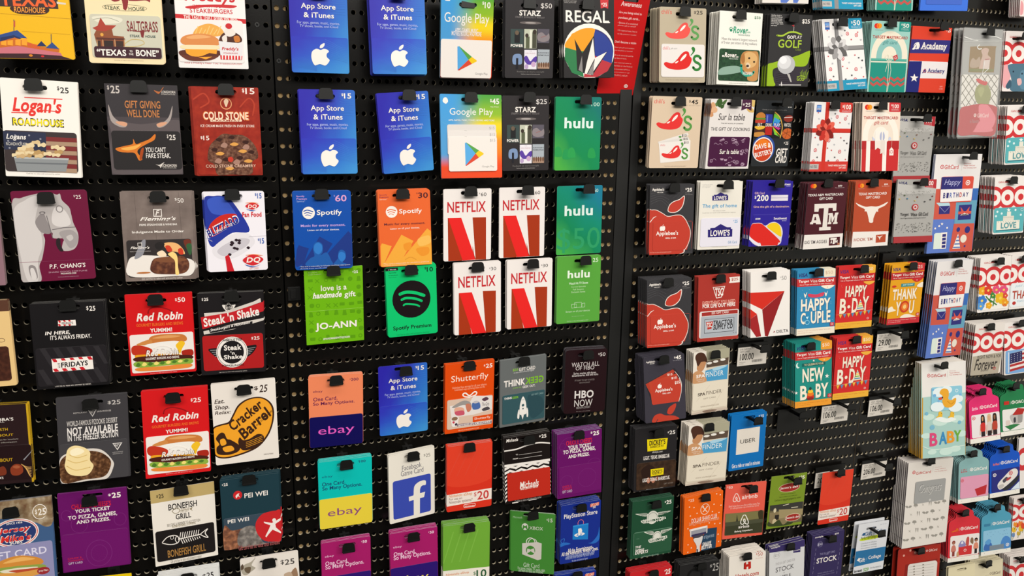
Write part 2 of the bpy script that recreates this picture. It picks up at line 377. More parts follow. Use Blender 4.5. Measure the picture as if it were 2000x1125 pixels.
DESIGNS={
 'texas':('EBB512',2.5,'r',None,[('p','3A2A2A',[37,304,857,310,856,472,68,463]),('t','TEXAS',125,319,831,457,'E9622C',2,0),('p','B9B0A0',[845,296,966,321,963,367,846,362]),('p','2A2A40',[851,307,964,333,964,347,847,333]),('p','D9CFC0',[842,394,961,405,958,422,842,417]),('s','3A2320',[265,463,703,459,670,529,327,531]),('t','ROADHOUSE',287,461,686,520,'F09A3A',1,0.1),('l','B98A10',5,[111,537,998,569]),('l','B98A10',3,[355,713,975,733]),('l','555055',9,[257,712,273,595]),('p','C05040',[265,617,288,602,279,668,260,675]),('l','555055',9,[716,835,727,733]),('p','2C4A88',[-30,772,299,703,413,784,256,780,-41,845]),('p','22305C',[76,786,250,756,344,789,68,842]),('p','C86A22',[-40,842,256,780,583,869,812,883,807,922,574,930,57,915,-50,911]),('p','F2A02C',[79,826,149,815,141,866,74,859]),('p','F2A02C',[161,815,231,806,222,864,155,858]),('p','F2A02C',[262,803,331,795,321,863,254,856]),('p','F2A02C',[344,792,413,786,402,861,335,855]),('t','TEXAS',408,841,558,892,'E05030',2,0),('p','22305C',[527,863,591,810,654,866]),('p','2C4A88',[635,882,729,820,811,890]),('p','C9707C',[-48,896,279,867,823,930,852,979,-59,970]),('p','3A1E24',[-20,950,411,944,819,960,974,998,1,996]),('e','D88020',436,964,25,12),('e','C8282C',586,970,21,10)]),
 'saltgrass':('F1DBAF',4,'r',None,[('t','SALTGRASS',108,95,864,269,'8A2024',1,0),('p','8A2024',[473,317,565,315,567,378,532,460,493,447,489,373]),('s','8A2024',[306,322,416,330,459,360,375,374]),('s','8A2024',[570,357,674,323,839,314,852,366,799,350,670,360]),('o','4A5A40',516,432,294,34,5),('q','F1DBAF',484,387,554,460,0),('p','8A2024',[490,359,570,357,553,428,528,460,496,447]),('t','STEAK',254,418,455,455,'44573E',1,0),('t','HOUSE',565,421,774,457,'44573E',1,0),('K','C9C6B2',51,506,978,943,4),('s','E0DCC8',[80,541,286,521,468,544,427,588,204,602]),('m','9A9A88',7,[97,562,284,542,428,574]),('p','A83A2A',[79,648,146,625,192,541,249,615,391,614,328,655,233,682,123,671]),('p','8A4A2A',[123,671,233,679,328,650,340,718,477,725,485,827,124,839,91,712]),('p','5A2A1E',[115,742,485,742,492,761,117,765]),('q','3A241C',128,774,168,835,0),('q','2E1E1A',211,770,332,834,0),('q','3A241C',368,772,461,829,0),('e','E0A040',193,712,22,17),('L','C9A070',9,[[124,765,124,839],[197,763,197,837],[354,757,354,831],[480,753,480,827]]),('m','C8B070',9,[479,799,576,753,703,756,737,790,624,822,495,827]),('t','SALTGRASS',527,562,935,671,'7C1E24',1,0),('m','7C1E24',11,[576,661,694,667,823,653]),('p','7C1E24',[695,657,759,655,733,731,707,723]),('t','STEAK',557,703,688,728,'2C4A4A',1,0),('t','HOUSE',760,704,896,727,'2C4A4A',1,0),('q','3A1422',77,830,962,942,3),('t','“TEXAS',108,856,491,924,'F1EAE3',2,0),('t','TO',537,863,577,884,'F1EAE3',1,0),('t','THE',525,892,585,912,'F1EAE3',1,0),('t','BONE”',620,854,925,921,'F1EAE3',2,0),('E',),('t','Card has no value until activated by cashier',324,962,715,973,'7A6A50',0,0)]),
 'freddys':('F0EBE9',1.5,'r',None,[('t','Freddys',142,234,866,374,'C9252C',2,0.2),('s','C9252C',[169,395,530,369,864,370,807,396,488,395,203,418]),('t','FROZEN CUSTARD &',252,377,648,400,'C9252C',1,0),('t','STEAKBURGERS',205,412,814,456,'C9252C',1,0),('p','C9252C',[-5,473,1003,501,1008,547,-5,514]),('t','THE TASTE THAT brings you back.',111,482,882,528,'F1EAE3',1,0),('K','EDE7E4',-19,519,951,942,4),('s','E9A94C',[229,665,308,593,473,558,630,598,665,660,501,688,298,694]),('L','F2C878',11,[[259,671,308,586],[312,669,362,601],[365,668,415,616],[418,667,473,582],[471,665,526,597],[524,664,579,612],[576,662,636,577]]),('s','D98A4A',[50,754,72,700,198,668,403,660,561,695,606,759,453,777,167,782]),('s','E8A86A',[134,698,300,671,481,688,358,706,194,715]),('s','F0DDB0',[54,780,290,772,604,773,571,809,286,820,61,813]),('s','5A2A1C',[38,832,286,818,590,822,617,856,440,911,153,921,23,875]),('p','F2A22C',[101,816,561,812,546,858,446,848,341,879,217,897,118,858]),('s','6A3220',[44,875,238,887,484,882,575,879,439,922,152,928]),('p','F2A22C',[279,891,483,884,389,913]),('s','4A2418',[605,696,666,646,787,629,903,667,918,728,737,751,608,735]),('s','E8DFD6',[688,617,751,581,818,614,835,655,753,681,689,659]),('s','E8DFD6',[642,688,704,665,709,728,658,736]),('s','C8762C',[813,679,883,671,899,722,828,731]),('e','C8202A',748,576,48,28),('p','E6E2E4',[588,727,937,745,912,909,607,908]),('p','D8282B',[598,867,921,870,912,909,602,911]),('p','F0E8E6',[622,867,642,867,637,910,621,910]),('p','F0E8E6',[667,868,687,868,681,910,665,910]),('p','F0E8E6',[711,868,731,868,725,910,709,909]),('p','F0E8E6',[755,868,775,869,770,909,754,909]),('p','F0E8E6',[799,869,819,869,814,909,798,909]),('p','F0E8E6',[843,869,863,869,858,908,842,908]),('p','F0E8E6',[887,869,907,870,902,908,886,908]),('t',"Freddy's",628,784,871,826,'C9252C',2,0.2),('t','STEAKBURGERS',649,838,857,852,'C9252C',0,0),('E',),('t',"Find a Freddy's Near You: FreddysUSA.com",82,939,907,964,'C9252C',0,0)]),
 'logans':('F2ECE4',1.5,'r',None,[('t','$',727,52,761,99,'1B181A',1,0),('t','25',769,60,882,121,'1B181A',1,0),('t',"Logan's",137,184,778,375,'E2322A',2,0.25),('l','E2322A',14,[121,345,332,341]),('l','E2322A',12,[298,185,793,184]),('l','E2322A',11,[443,305,701,312]),('t','ROADHOUSE',125,393,797,478,'1B181A',2,0),('t','ROADHOUSE',137,402,785,469,'F3DE1C',2,0),('K','3A3030',-12,527,959,948,4),('q','2A3048',-4,537,549,725,0),('p','7A2A2A',[552,580,958,581,961,626,549,624]),('p','A88A70',[549,625,957,627,958,671,546,668]),('p','7A2A2A',[546,671,952,674,955,719,543,715]),('p','A88A70',[543,717,951,720,953,764,540,759]),('p','7A2A2A',[540,762,947,767,950,812,537,806]),('p','A88A70',[537,808,946,813,947,857,534,851]),('p','7A2A2A',[534,854,941,860,944,905,531,898]),('p','A88A70',[530,900,940,907,941,951,528,943]),('d','8A8A96',13,10,[60,636,153,576,219,647,333,571,382,657,477,604,72,708]),('p','8A8E90',[119,796,839,796,792,938,152,945]),('p','B4B8B8',[119,796,839,796,834,814,123,813]),('p','6A6E72',[141,851,822,850,816,865,146,865]),('s','B8945F',[246,769,286,765,327,755,355,778,327,802,288,794,248,800]),('s','D8BC8C',[406,762,447,758,488,748,516,771,488,795,448,787,407,794]),('s','D8BC8C',[364,631,405,627,446,617,474,640,446,664,406,656,366,663]),('s','E2CDA2',[241,719,281,716,321,706,349,729,322,753,282,745,242,751]),('s','E2CDA2',[612,672,654,669,696,659,724,682,696,706,656,698,614,705]),('s','E2CDA2',[239,677,279,673,320,663,347,686,320,710,281,702,240,709]),('s','E2CDA2',[621,751,663,747,705,738,733,761,705,785,664,777,623,784]),('s','E2CDA2',[289,666,329,662,370,652,397,675,370,699,330,691,290,698]),('s','B8945F',[152,734,192,731,232,721,259,744,232,767,193,759,153,766]),('s','B8945F',[425,744,466,740,507,731,535,754,508,778,467,770,427,776]),('s','E2CDA2',[283,658,323,654,364,644,391,667,364,691,325,683,284,690]),('s','E2CDA2',[99,766,138,762,178,753,205,776,179,799,140,791,100,798]),('s','B8945F',[655,720,697,716,739,706,768,729,740,754,699,746,657,752]),('s','B8945F',[372,730,412,727,453,717,481,740,454,764,414,756,373,763]),('s','D8BC8C',[199,751,239,748,279,738,307,761,280,785,241,777,200,783]),('s','E2CDA2',[148,746,187,743,228,733,255,756,228,780,189,772,149,778]),('s','E2CDA2',[440,655,481,651,522,641,550,664,522,688,482,680,441,687]),('s','D8BC8C',[191,718,231,714,271,705,299,727,272,751,232,743,192,750]),('s','B8945F',[364,745,404,742,445,732,473,755,446,779,406,771,365,778]),('s','E2CDA2',[275,735,315,731,356,721,384,744,356,768,317,760,276,766]),('s','E2CDA2',[510,744,551,740,593,731,621,754,594,778,553,770,512,777]),('s','C9A878',[158,777,198,774,238,764,266,787,239,811,199,803,159,809]),('s','C9A878',[278,705,318,702,359,692,386,715,359,739,320,731,279,737]),('s','E2CDA2',[178,699,217,695,258,686,285,708,258,732,219,724,179,731]),('s','D8BC8C',[392,771,433,767,474,757,502,780,474,804,434,796,394,803]),('s','E2CDA2',[690,684,732,680,774,670,803,693,775,718,734,709,692,716]),('t','Logans',38,563,295,632,'E4E0DC',2,0.25),('t','ROADHOUSE',33,649,297,681,'C0BCB8',1,0),('E',),('t','Card has no value until activated by cashier',266,959,711,978,'8A8480',0,0)]),
 'longhorn':('4C4548',1,'r',None,[('q','3A3639',-20,-13,1019,358,0),('s','5E5557',[38,395,459,436,979,382,1028,508,995,989,11,987,40,549]),('t','$',36,20,64,71,'C9C0BA',1,0),('t','25',79,21,201,105,'C9C0BA',1,0),('t','LONGHORN',774,61,970,90,'D8D0C8',1,0),('t','STEAKHOUSE',771,97,968,107,'D8D0C8',0,0),('s','B96A3A',[672,60,750,74,793,34,814,23,759,81,728,98]),('t','GIFT GIVING',255,179,746,262,'C27C48',1,0),('t','WELL DONE',273,277,725,360,'C27C48',1,0),('s','A79C98',[33,227,81,348,170,412,265,423,241,470,145,463,47,395]),('s','D8A080',[112,413,209,411,269,431,242,462,166,447]),('s','A79C98',[917,226,852,352,756,419,675,433,701,472,793,450,884,367]),('s','D8A080',[826,412,737,413,675,436,702,464,773,447]),('t','Gift Card has no value until activated by cashier',304,504,690,515,'A8A0A0',0,0),('K','2B2829',40,510,1005,940,4),('s','D8782A',[80,708,199,680,319,656,334,601,368,656,438,639,560,599,645,543,629,606,515,655,412,703,378,750,439,821,388,837,338,758,231,751,134,743]),('s','F2B052',[158,707,316,680,436,658,352,711,233,727]),('s','A8481C',[430,718,471,702,429,829,401,813]),('t','$',808,545,829,592,'D8D0C8',1,0),('t','25',839,549,930,609,'D8D0C8',1,0),('t',"YOU CAN'T",491,689,780,748,'E8E2DC',1,0),('t','FAKE STEAK.',494,757,842,813,'E8E2DC',1,0),('t','LONGHORN',711,881,918,914,'D8D0C8',1,0),('t','STEAKHOUSE',718,919,912,930,'D8D0C8',0,0),('s','D8D0C8',[621,884,671,889,744,860,710,895,688,924,673,905]),('E',)]),
 'coldstone':('N:9A2A1C,A8331F,8A2418,30',1.5,'r',None,[('m','B8402A',20,[30,138,180,73,253,164,123,230]),('m','B8402A',18,[709,218,845,120,925,182,893,310]),('t','$',753,9,787,59,'F2E4DC',1,0),('t','15',802,6,940,73,'F2E4DC',1,0),('o','E8A070',502,183,87,65,12),('s','F0D0B0',[473,152,507,128,542,150,526,187,502,222,480,188]),('t','COLD STONE',148,269,837,371,'E87A40',2,0),('t','COLD STONE',156,276,825,362,'F4DCC0',2,0),('p','F4DCC0',[254,362,728,361,720,383,256,387]),('t','CREAMERY',273,365,704,382,'9A2A1C',1,0),('t','ICE CREAM MADE FRESH IN EVERY STORE',103,418,909,447,'F0D8CC',1,0),('K','N:9C2A1C,A6331F,8A2418,30',19,495,1000,988,4),('t','$',91,548,121,584,'F2E4DC',1,0),('t','15',131,544,220,595,'F2E4DC',1,0),('s','N:6A4434,8A6450,4A2A20,90',[177,816,212,671,316,582,427,522,574,531,723,537,846,600,925,697,938,795,847,845,824,985,510,988,307,988,266,873]),('s','3A1E18',[311,590,359,567,408,583,376,612]),('s','3A1E18',[503,564,552,541,602,556,569,586]),('s','3A1E18',[711,618,761,595,811,610,778,640]),('s','3A1E18',[236,703,285,680,334,696,302,725]),('s','3A1E18',[787,731,837,708,888,724,855,753]),('s','3A1E18',[394,815,443,792,493,808,460,837]),('s','3A1E18',[609,797,659,774,709,790,676,820]),('s','E0A050',[521,643,587,619,654,638,596,661]),('s','E0A050',[299,749,365,726,431,745,373,768]),('s','E0A050',[642,722,708,699,776,718,718,741]),('s','E0A050',[431,919,498,896,564,915,506,938]),('s','E0A050',[718,836,785,813,852,832,794,855]),('s','A88070',[379,663,430,621,487,643,454,682]),('s','A88070',[553,856,604,814,662,836,628,876]),('s','A88070',[277,842,328,799,385,822,352,861]),('s','A88070',[708,684,759,642,817,664,783,703]),('e','C83A2A',518,814,42,32),('t','COLD STONE CREAMERY',140,872,899,906,'E0B8A0',1,0),('E',),('t','Card has no value until activated by cashier',231,952,791,974,'E0C0B4',0,0)]),
 'chang':('6C1438',3.5,'r',None,[('s','B9B2B0',[-1,137,127,71,334,30,493,18,592,44,639,37,657,107,740,187,758,265,773,360,822,487,798,598,732,659,616,671,583,638,613,559,655,529,486,523,476,460,362,472,369,551,305,738,253,831,248,999,13,997,-10,725]),('s','D2CCCA',[3,229,178,95,331,53,336,145,272,329,327,455,323,612,244,767,211,989,80,991,27,727]),('s','8F8888',[272,329,378,239,422,318,457,460,363,464,304,423]),('s','D8D2D0',[531,204,628,184,711,264,733,374,597,401,492,351]),('s','2A2024',[522,537,570,529,572,606,597,670,550,668,512,603]),('s','A39C9C',[570,463,725,437,815,503,788,598,696,642,632,560]),('o','8A8484',610,202,49,41,13),('s','C4BEBC',[657,514,727,492,750,533,698,562]),('L','6A6466',9,[[481,429,634,410,795,408],[429,271,476,523]]),('e','6A6466',378,239,41,16),('e','B9B2B0',377,242,26,9),('s','8F8888',[114,825,198,829,212,957,132,953]),('s','D8D2D0',[128,858,175,852,201,957,139,970]),('t','$',817,52,834,80,'F1EAE3',0,0),('t','25',843,54,915,98,'F1EAE3',0,0),('l','8A3A5A',4,[-8,776,976,778]),('t',"P.F. CHANG'S",386,812,873,863,'F1EAE3',1,0.1),('t','SHARE GOOD FORTUNE',366,895,890,911,'C9A0B0',0,0),('t','PFCHANGS.COM',528,917,735,934,'F1EAE3',1,0),('t','Card has no value until activated by cashier',484,957,767,968,'C9A0B0',0,0)]),
 'flemings':('N:766862,81736C,6A5D57,14',1,'r',None,[('L','5A4E4A',4,[[198,7,221,995],[442,3,469,565],[816,10,830,543]]),('t','$',759,75,787,107,'F1EAE3',0,0),('t','50',797,79,883,129,'F1EAE3',0,0),('q','F1EAE3',447,196,565,281,0),('q','766862',457,204,555,273,0),('t','F',473,209,536,268,'F1EAE3',1,0.3),('t',"Fleming's",255,282,761,337,'F1EAE3',1,0.35),('t','PRIME STEAKHOUSE & WINE BAR',242,359,773,382,'F1EAE3',1,0),('t','Indulgence Made to Order',133,436,865,470,'F1EAE3',1,0),('K','2C2626',45,538,960,955,3.5),('s','E6DFD8',[54,773,163,714,438,719,950,777,947,942,695,959,70,941]),('s','6A2A1A',[849,560,950,555,950,690,899,672]),('s','2E5A34',[885,609,958,598,953,706,916,713]),('s','8A8A92',[142,737,252,560,313,542,284,671,221,731]),('s','N:5A3020,7A4A30,452218,60',[352,860,405,760,535,738,814,733,908,799,890,893,777,936,481,930,384,908]),('s','7A4A2E',[415,761,634,736,890,775,709,801,511,795]),('s','F0D8B8',[460,691,541,662,596,719,515,737]),('s','E8B070',[567,584,727,580,822,639,856,711,738,684,620,665]),('s','C83A20',[585,616,645,610,680,666,619,680]),('s','C83A20',[765,653,822,646,836,710,776,709]),('s','F0D080',[617,704,689,682,744,731,748,857,757,936,707,934,709,793,664,745]),('s','1E1A1A',[437,596,509,563,577,592,522,649,463,644]),('t',"Fleming's",96,608,364,645,'F1EAE3',1,0.35),('q','F1EAE3',199,568,258,609,0),('q','2C2626',205,573,252,605,0),('t','PRIME STEAKHOUSE & WINE BAR',88,660,378,670,'C0B8B4',0,0),('e','B0662C',257,907,99,10),('E',),('t','Gift card has no value until activated by cashier',222,967,806,996,'D8D0C8',0,0)]),
 'dq':('EFEBF2',3.5,'r',None,[('s','24369A',[-7,102,176,52,314,57,450,108,726,484,440,513,221,615,88,682,18,557]),('s','3A58C0',[57,103,268,62,400,142,569,374,341,299,113,260]),('s','C8281E',[19,539,77,400,248,298,436,274,528,302,425,407,230,509,87,558]),('T','BLIZZARD',35,575,573,381,-23,477,'F2F0F6',2,0.1),('T','BLIZZARD',49,568,563,384,0,482,'1E2A80',2,0.1),('T','ONLY AT DQ',178,518,448,421,156,480,'F2E8E8',1,0),('s','E4E0E6',[85,718,221,615,439,531,652,518,789,592,771,682,535,801,296,848,135,808]),('s','C9C4CC',[164,737,312,652,552,587,716,609,638,696,395,779,252,802]),('s','2A1A24',[505,645,535,628,567,643,541,664]),('s','2A1A24',[465,719,494,701,526,717,501,737]),('s','2A1A24',[460,606,490,589,522,604,496,625]),('s','2A1A24',[374,663,404,646,436,661,410,682]),('s','2A1A24',[653,708,683,691,715,706,689,727]),('s','2A1A24',[384,632,414,615,446,630,421,651]),('s','2A1A24',[394,645,424,628,456,643,430,663]),('s','2A1A24',[337,786,366,769,398,785,373,805]),('s','2A1A24',[422,706,452,689,484,704,458,725]),('s','2A1A24',[510,613,540,596,572,611,547,632]),('p','C81E2A',[289,809,352,785,429,1003,311,1003]),('t','$',844,25,872,60,'2A5AB0',1,0),('t','15',884,26,955,92,'2A5AB0',1,0),('s','E0762A',[676,146,800,139,898,153,822,152]),('s','2A5AB0',[687,220,816,240,879,223,791,250]),('s','D22830',[673,185,787,144,906,181,793,229]),('t','DQ',715,166,865,218,'F1EAE3',2,0.2),('t','Fan Food',615,260,938,320,'D22830',2,0),('L','C9C4CC',6,[[-30,573,94,612],[708,569,1002,561]]),('t','$',854,594,882,626,'2A5AB0',1,0),('t','15',890,592,959,662,'2A5AB0',1,0),('s','E0762A',[630,804,774,794,931,816,797,812]),('s','2A5AB0',[609,921,762,949,884,929,738,961]),('s','D22830',[578,867,750,798,932,863,751,938]),('t','DQ',639,831,880,911,'F1EAE3',2,0.2),('t','GIFT CARD',685,959,844,987,'E0A090',0,0)]),
 'edgeA':('8C6A74',1.5,'r','B8B8A8',[]),
 'brown':('E7C487',3,'r',None,[('p','5A3A2C',[0,0,1000,0,1009,127,-5,131]),('o','5A3A2C',842,461,53,23,6),('K','N:45261C,552F22,3A1F18,60',105,532,933,935,4),('E',)]),
 'fridays':('171517',1.5,'r','8E8C88',[('t','$',756,52,786,104,'F1EAE3',1,0),('t','25',798,52,880,109,'F1EAE3',1,0),('p','F2EBE4',[360,204,597,205,601,271,357,269]),('p','C8202A',[360,204,386,203,407,226,379,234]),('p','C8202A',[355,249,379,241,399,265,368,270]),('p','C8202A',[428,204,454,204,475,226,448,235]),('p','C8202A',[423,250,447,241,467,265,436,270]),('p','C8202A',[496,205,523,204,544,227,516,235]),('p','C8202A',[492,251,516,242,536,266,505,271]),('q','F1EAE3',391,222,565,252,0),('t','TGI',392,224,408,248,'1B181A',0,0),('t','FRIDAYS',414,225,563,251,'1B181A',1,0),('t','IN HERE,',172,325,510,373,'F1EAE3',2,0.2),('t',"IT'S ALWAYS FRIDAY.",239,374,794,426,'F1EAE3',1,0),('K','211E21',23,517,987,968,4),('p','2F2C2F',[82,519,157,518,288,731,211,733]),('p','2F2C2F',[261,521,337,520,470,734,393,736]),('p','2F2C2F',[442,522,519,522,655,737,576,739]),('p','2F2C2F',[626,524,703,523,841,740,762,742]),('p','2F2C2F',[810,526,889,525,1029,743,949,745]),('p','2F2C2F',[36,766,112,764,227,948,141,949]),('p','2F2C2F',[217,769,294,767,410,951,323,952]),('p','2F2C2F',[399,772,476,770,595,955,507,956]),('p','2F2C2F',[583,775,661,773,782,959,693,960]),('p','2F2C2F',[769,778,848,776,971,963,881,964]),('p','F2EBE4',[229,647,790,643,795,797,234,802]),('p','C8202A',[235,648,285,647,315,686,258,686]),('p','C8202A',[238,765,288,762,323,798,261,801]),('p','C8202A',[354,647,403,646,434,685,377,685]),('p','C8202A',[357,765,408,761,443,798,381,800]),('p','C8202A',[473,646,523,646,554,685,496,685]),('p','C8202A',[477,765,528,761,563,797,501,800]),('p','C8202A',[593,645,644,645,675,684,617,684]),('p','C8202A',[597,764,649,761,684,797,622,800]),('p','C8202A',[714,645,765,644,797,684,738,683]),('p','F2EBE4',[303,675,731,670,735,762,307,766]),('T','FRIDAYS',354,756,720,749,354,695,'1B181A',2,0),('t','TGI',310,700,339,757,'1B181A',1,0),('E',),('t','Card has no value until activated by cashier.',243,962,745,991,'E8E0D8',0,0)]),
 'robin':('D3181C',1.5,'r',None,[('t','$',743,64,771,104,'F1EAE3',1,0),('t','50',781,57,895,114,'F1EAE3',1,0),('m','9A1418',19,[326,232,355,182,462,161,607,190,705,233]),('t','Red Robin',147,228,845,328,'F1EAE3',2,0.25),('t','GOURMET BURGERS AND BREWS',141,356,841,394,'E8702A',1,0),('t','YUMMM!',337,422,670,473,'F1EAE3',2,0),('K','EEE6E0',27,489,988,966,3),('s','C97A3A',[307,598,346,520,540,500,817,515,889,575,811,611,445,605]),('s','E0A060',[365,544,581,515,794,535,621,552]),('s','D08A48',[125,606,322,555,349,609,187,624]),('s','F0ECE6',[229,630,446,597,725,594,830,644,803,723,396,683]),('s','F0BE28',[711,646,790,597,853,627,805,696,768,758,735,702]),('s','C0341E',[40,655,103,619,250,640,352,690,282,758,70,737]),('s','A8281A',[803,723,956,714,964,787,820,788]),('s','E8A020',[90,744,262,739,714,755,754,802,171,791]),('s','4A2018',[77,773,346,761,908,783,926,839,598,848,125,825]),('s','8AAE40',[53,857,125,821,382,845,709,827,938,831,923,894,595,894,161,900]),('s','4E7A2C',[88,874,124,836,164,863,130,887]),('s','F0DC78',[179,871,214,835,255,861,220,885]),('s','4E7A2C',[269,869,305,835,346,859,311,883]),('s','F0DC78',[360,867,396,835,437,857,402,881]),('s','4E7A2C',[451,865,486,834,528,855,494,879]),('s','F0DC78',[543,863,578,834,620,853,585,877]),('s','4E7A2C',[634,861,669,834,711,851,677,874]),('s','F0DC78',[726,859,760,834,803,849,769,872]),('s','4E7A2C',[818,857,852,833,895,847,861,870]),('s','E88A3A',[107,902,485,900,912,893,887,942,481,951,124,941]),('m','F1EAE3',17,[375,673,464,642,591,658,674,707]),('t','Red Robin',244,683,751,770,'3A1A14',2,0.25),('t','Red Robin',250,688,745,765,'F1EAE3',2,0.25),('t','GOURMET BURGERS AND BREWS',242,780,749,810,'F0E8E0',1,0),('E',),('t','Card has no value until activated by cashier',293,976,707,993,'F0B0A8',0,0)]),
 'robin25':('D3181C',1.5,'r',None,[('t','$',737,127,767,165,'F1EAE3',1,0),('t','25',776,124,894,177,'F1EAE3',1,0),('m','9A1418',19,[316,272,345,226,453,210,601,242,701,286]),('t','Red Robin',134,281,847,363,'F1EAE3',2,0.25),('t','GOURMET BURGERS AND BREWS',133,397,843,429,'E8702A',1,0),('t','YUMMM!',333,460,671,502,'F1EAE3',2,0),('K','EEE6E0',33,521,993,956,3),('s','C97A3A',[309,614,346,544,540,532,819,555,892,614,814,644,448,626]),('s','E0A060',[366,567,582,547,796,573,623,583]),('s','D08A48',[128,615,322,574,351,626,190,633]),('s','F0ECE6',[233,640,448,618,728,625,834,675,808,747,400,696]),('s','F0BE28',[714,673,793,630,856,661,809,723,773,777,739,725]),('s','C0341E',[44,657,106,626,253,650,357,700,289,760,77,733]),('s','A8281A',[808,747,960,744,970,811,826,807]),('s','E8A020',[98,740,269,742,719,773,760,818,180,786]),('s','4A2018',[86,767,353,765,913,806,932,858,606,854,136,815]),('s','8AAE40',[66,842,136,812,391,843,715,838,943,850,929,907,603,895,174,884]),('s','4E7A2C',[101,858,135,825,176,852,143,872]),('s','F0DC78',[191,860,225,828,266,853,232,873]),('s','4E7A2C',[280,861,314,831,356,855,322,875]),('s','F0DC78',[370,862,404,834,446,856,412,876]),('s','4E7A2C',[461,864,495,837,536,857,503,878]),('s','F0DC78',[551,865,585,840,627,859,593,879]),('s','4E7A2C',[642,867,676,843,718,860,684,880]),('s','F0DC78',[733,868,767,846,809,862,775,882]),('s','4E7A2C',[824,870,858,849,901,863,867,883]),('s','E88A3A',[121,885,495,897,918,906,894,949,492,943,140,921]),('m','F1EAE3',17,[379,686,467,660,595,680,679,728]),('t','Red Robin',248,704,758,774,'3A1A14',2,0.25),('t','Red Robin',254,709,752,769,'F1EAE3',2,0.25),('t','GOURMET BURGERS AND BREWS',249,790,756,813,'F0E8E0',1,0),('E',),('t','Card has no value until activated by cashier',306,966,717,981,'F0B0A8',0,0)]),
 'shake':('1C191B',1,'r','8E8C88',[('t','$',63,55,85,92,'F1EAE3',1,0),('t','25',96,54,163,93,'F1EAE3',1,0),('s','F1EAE3',[368,150,422,148,463,122,519,151,573,152,527,206,459,242,397,199]),('e','1C191B',468,177,57,45),('o','F1EAE3',468,177,48,38,6),('t','Steak n Shake',425,162,510,195,'F1EAE3',0,0),('p','D8D0C8',[88,236,374,233,861,120,962,82,971,131,458,256,93,283]),('p','C4222A',[33,286,503,240,1011,129,1006,245,496,352,52,432]),('T',"Steak 'n Shake",79,409,941,291,58,298,'F1EAE3',2,0.1),('p','D8D0C8',[63,458,538,383,1001,328,1000,356,533,449,69,498]),('p','1C191B',[145,435,825,362,822,415,163,484]),('T','Steakburgers & Milkshakes',173,474,792,395,165,433,'F1EAE3',1,0.3),('K','B01E20',40,514,980,948,3.5),('s','1C191B',[128,677,323,671,521,658,697,666,872,659,804,760,644,824,466,833,292,807,188,749]),('L','8A8A8C',11,[[149,695,300,695],[684,701,857,687],[173,721,298,719],[683,726,829,711],[197,746,297,744],[681,750,801,734],[221,772,295,768],[680,775,772,758]]),('e','F1EAE3',488,731,245,192),('e','1C191B',488,731,183,143),('o','1C191B',488,731,231,181,6),('t','Steak',363,639,636,707,'F1EAE3',2,0),('t',"'n",462,720,525,762,'F1EAE3',2,0),('t','Shake',355,763,648,817,'F1EAE3',2,0),('t','FAMOUS FOR',351,564,656,593,'1B181A',1,0),('t','STEAKBURGERS',319,883,661,904,'1B181A',1,0),('t','$',797,554,824,589,'F1EAE3',1,0),('t','25',835,550,925,591,'F1EAE3',1,0),('E',),('t','Card has no value until activated by cashier.',269,971,712,984,'E8E0D8',0,0)]),
 'carrabba':('2A1A1C',1,'r','D8B020',[('p','C9A020',[974,2,1000,0,1000,1000,973,1000]),('t',"CARRABBA'S",372,162,807,201,'F1EAE3',1,0),('t','GRILL',557,204,693,220,'F1EAE3',0,0),('t','SOMETHING WORTH',189,288,727,323,'C9A020',1,0),('t','SMILING ABOUT',284,363,790,394,'C9A020',1,0),('t','Visit carrabbas.com for locations',364,425,847,442,'B0A8A0',0,0),('t','and more information',447,462,827,477,'B0A8A0',0,0),('K','241416',116,512,1010,951,3.5),('t','SMILING ABOUT',324,669,758,711,'C9A020',1,0),('M','D8A860',8,[[856,756,923,797,984,805],[866,764,927,814,982,827],[876,772,931,831,980,849],[886,780,935,847,979,870],[896,788,939,864,977,892],[905,796,942,881,975,914],[915,804,946,897,973,936]]),('s','8A3A22',[721,801,786,751,863,775,874,857,809,898,731,883]),('s','7A3420',[537,814,628,767,667,815,653,877,548,879]),('s','A85A3A',[749,785,803,767,844,792,799,810]),('l','8A8A90',18,[895,705,1005,604]),('t',"CARRABBA'S",407,898,623,930,'F1EAE3',1,0),('E',)]),
 'bjs':('3C3A3D',1,'r',None,[('t','$',717,77,765,119,'C0BAB6',1,0),('t','25',776,71,901,124,'C0BAB6',1,0),('p','C8C2BE',[429,156,564,158,495,247]),('p','3C3A3D',[448,167,543,169,494,231]),('t',"BJ's",455,172,533,206,'C8C2BE',1,0),('t','RESTAURANT',230,179,426,195,'C8C2BE',0,0),('t','BREWHOUSE',562,180,760,199,'C8C2BE',0,0),('t','WORLD-FAMOUS PIZOOKIE DESSERT',131,276,845,337,'C8C2BE',1,0),('t','NOT AVAILABLE',132,352,847,444,'E4DEDA',2,0),('t','IN THE FREEZER SECTION',133,439,847,510,'E4DEDA',1,0),('K','424043',9,539,978,1001,3.5),('s','D8D0C8',[1,729,121,642,357,613,595,643,749,784,754,869,654,994,413,994,23,993]),('s','N:5A3A24,8A6242,3F2616,70',[3,761,120,661,356,638,573,670,709,763,714,857,616,965,335,977,33,986]),('s','EFD9A0',[88,721,124,601,223,563,358,597,434,662,428,753,473,825,398,917,260,927,126,889,73,801]),('s','F8ECC8',[161,620,260,591,356,638,275,676,177,676]),('M','D8B870',12,[[116,723,230,767,389,749],[102,796,225,853,423,836]]),('m','D8B870',10,[139,663,253,707,392,687]),('p','E0DAD6',[757,578,901,581,826,669]),('p','424043',[773,588,880,589,825,652]),('t',"BJ's",785,595,874,625,'E0DAD6',1,0),('t','RESTAURANT',754,686,907,693,'E0DAD6',0,0),('t','BREWHOUSE',757,706,901,712,'E0DAD6',0,0),('E',)]),
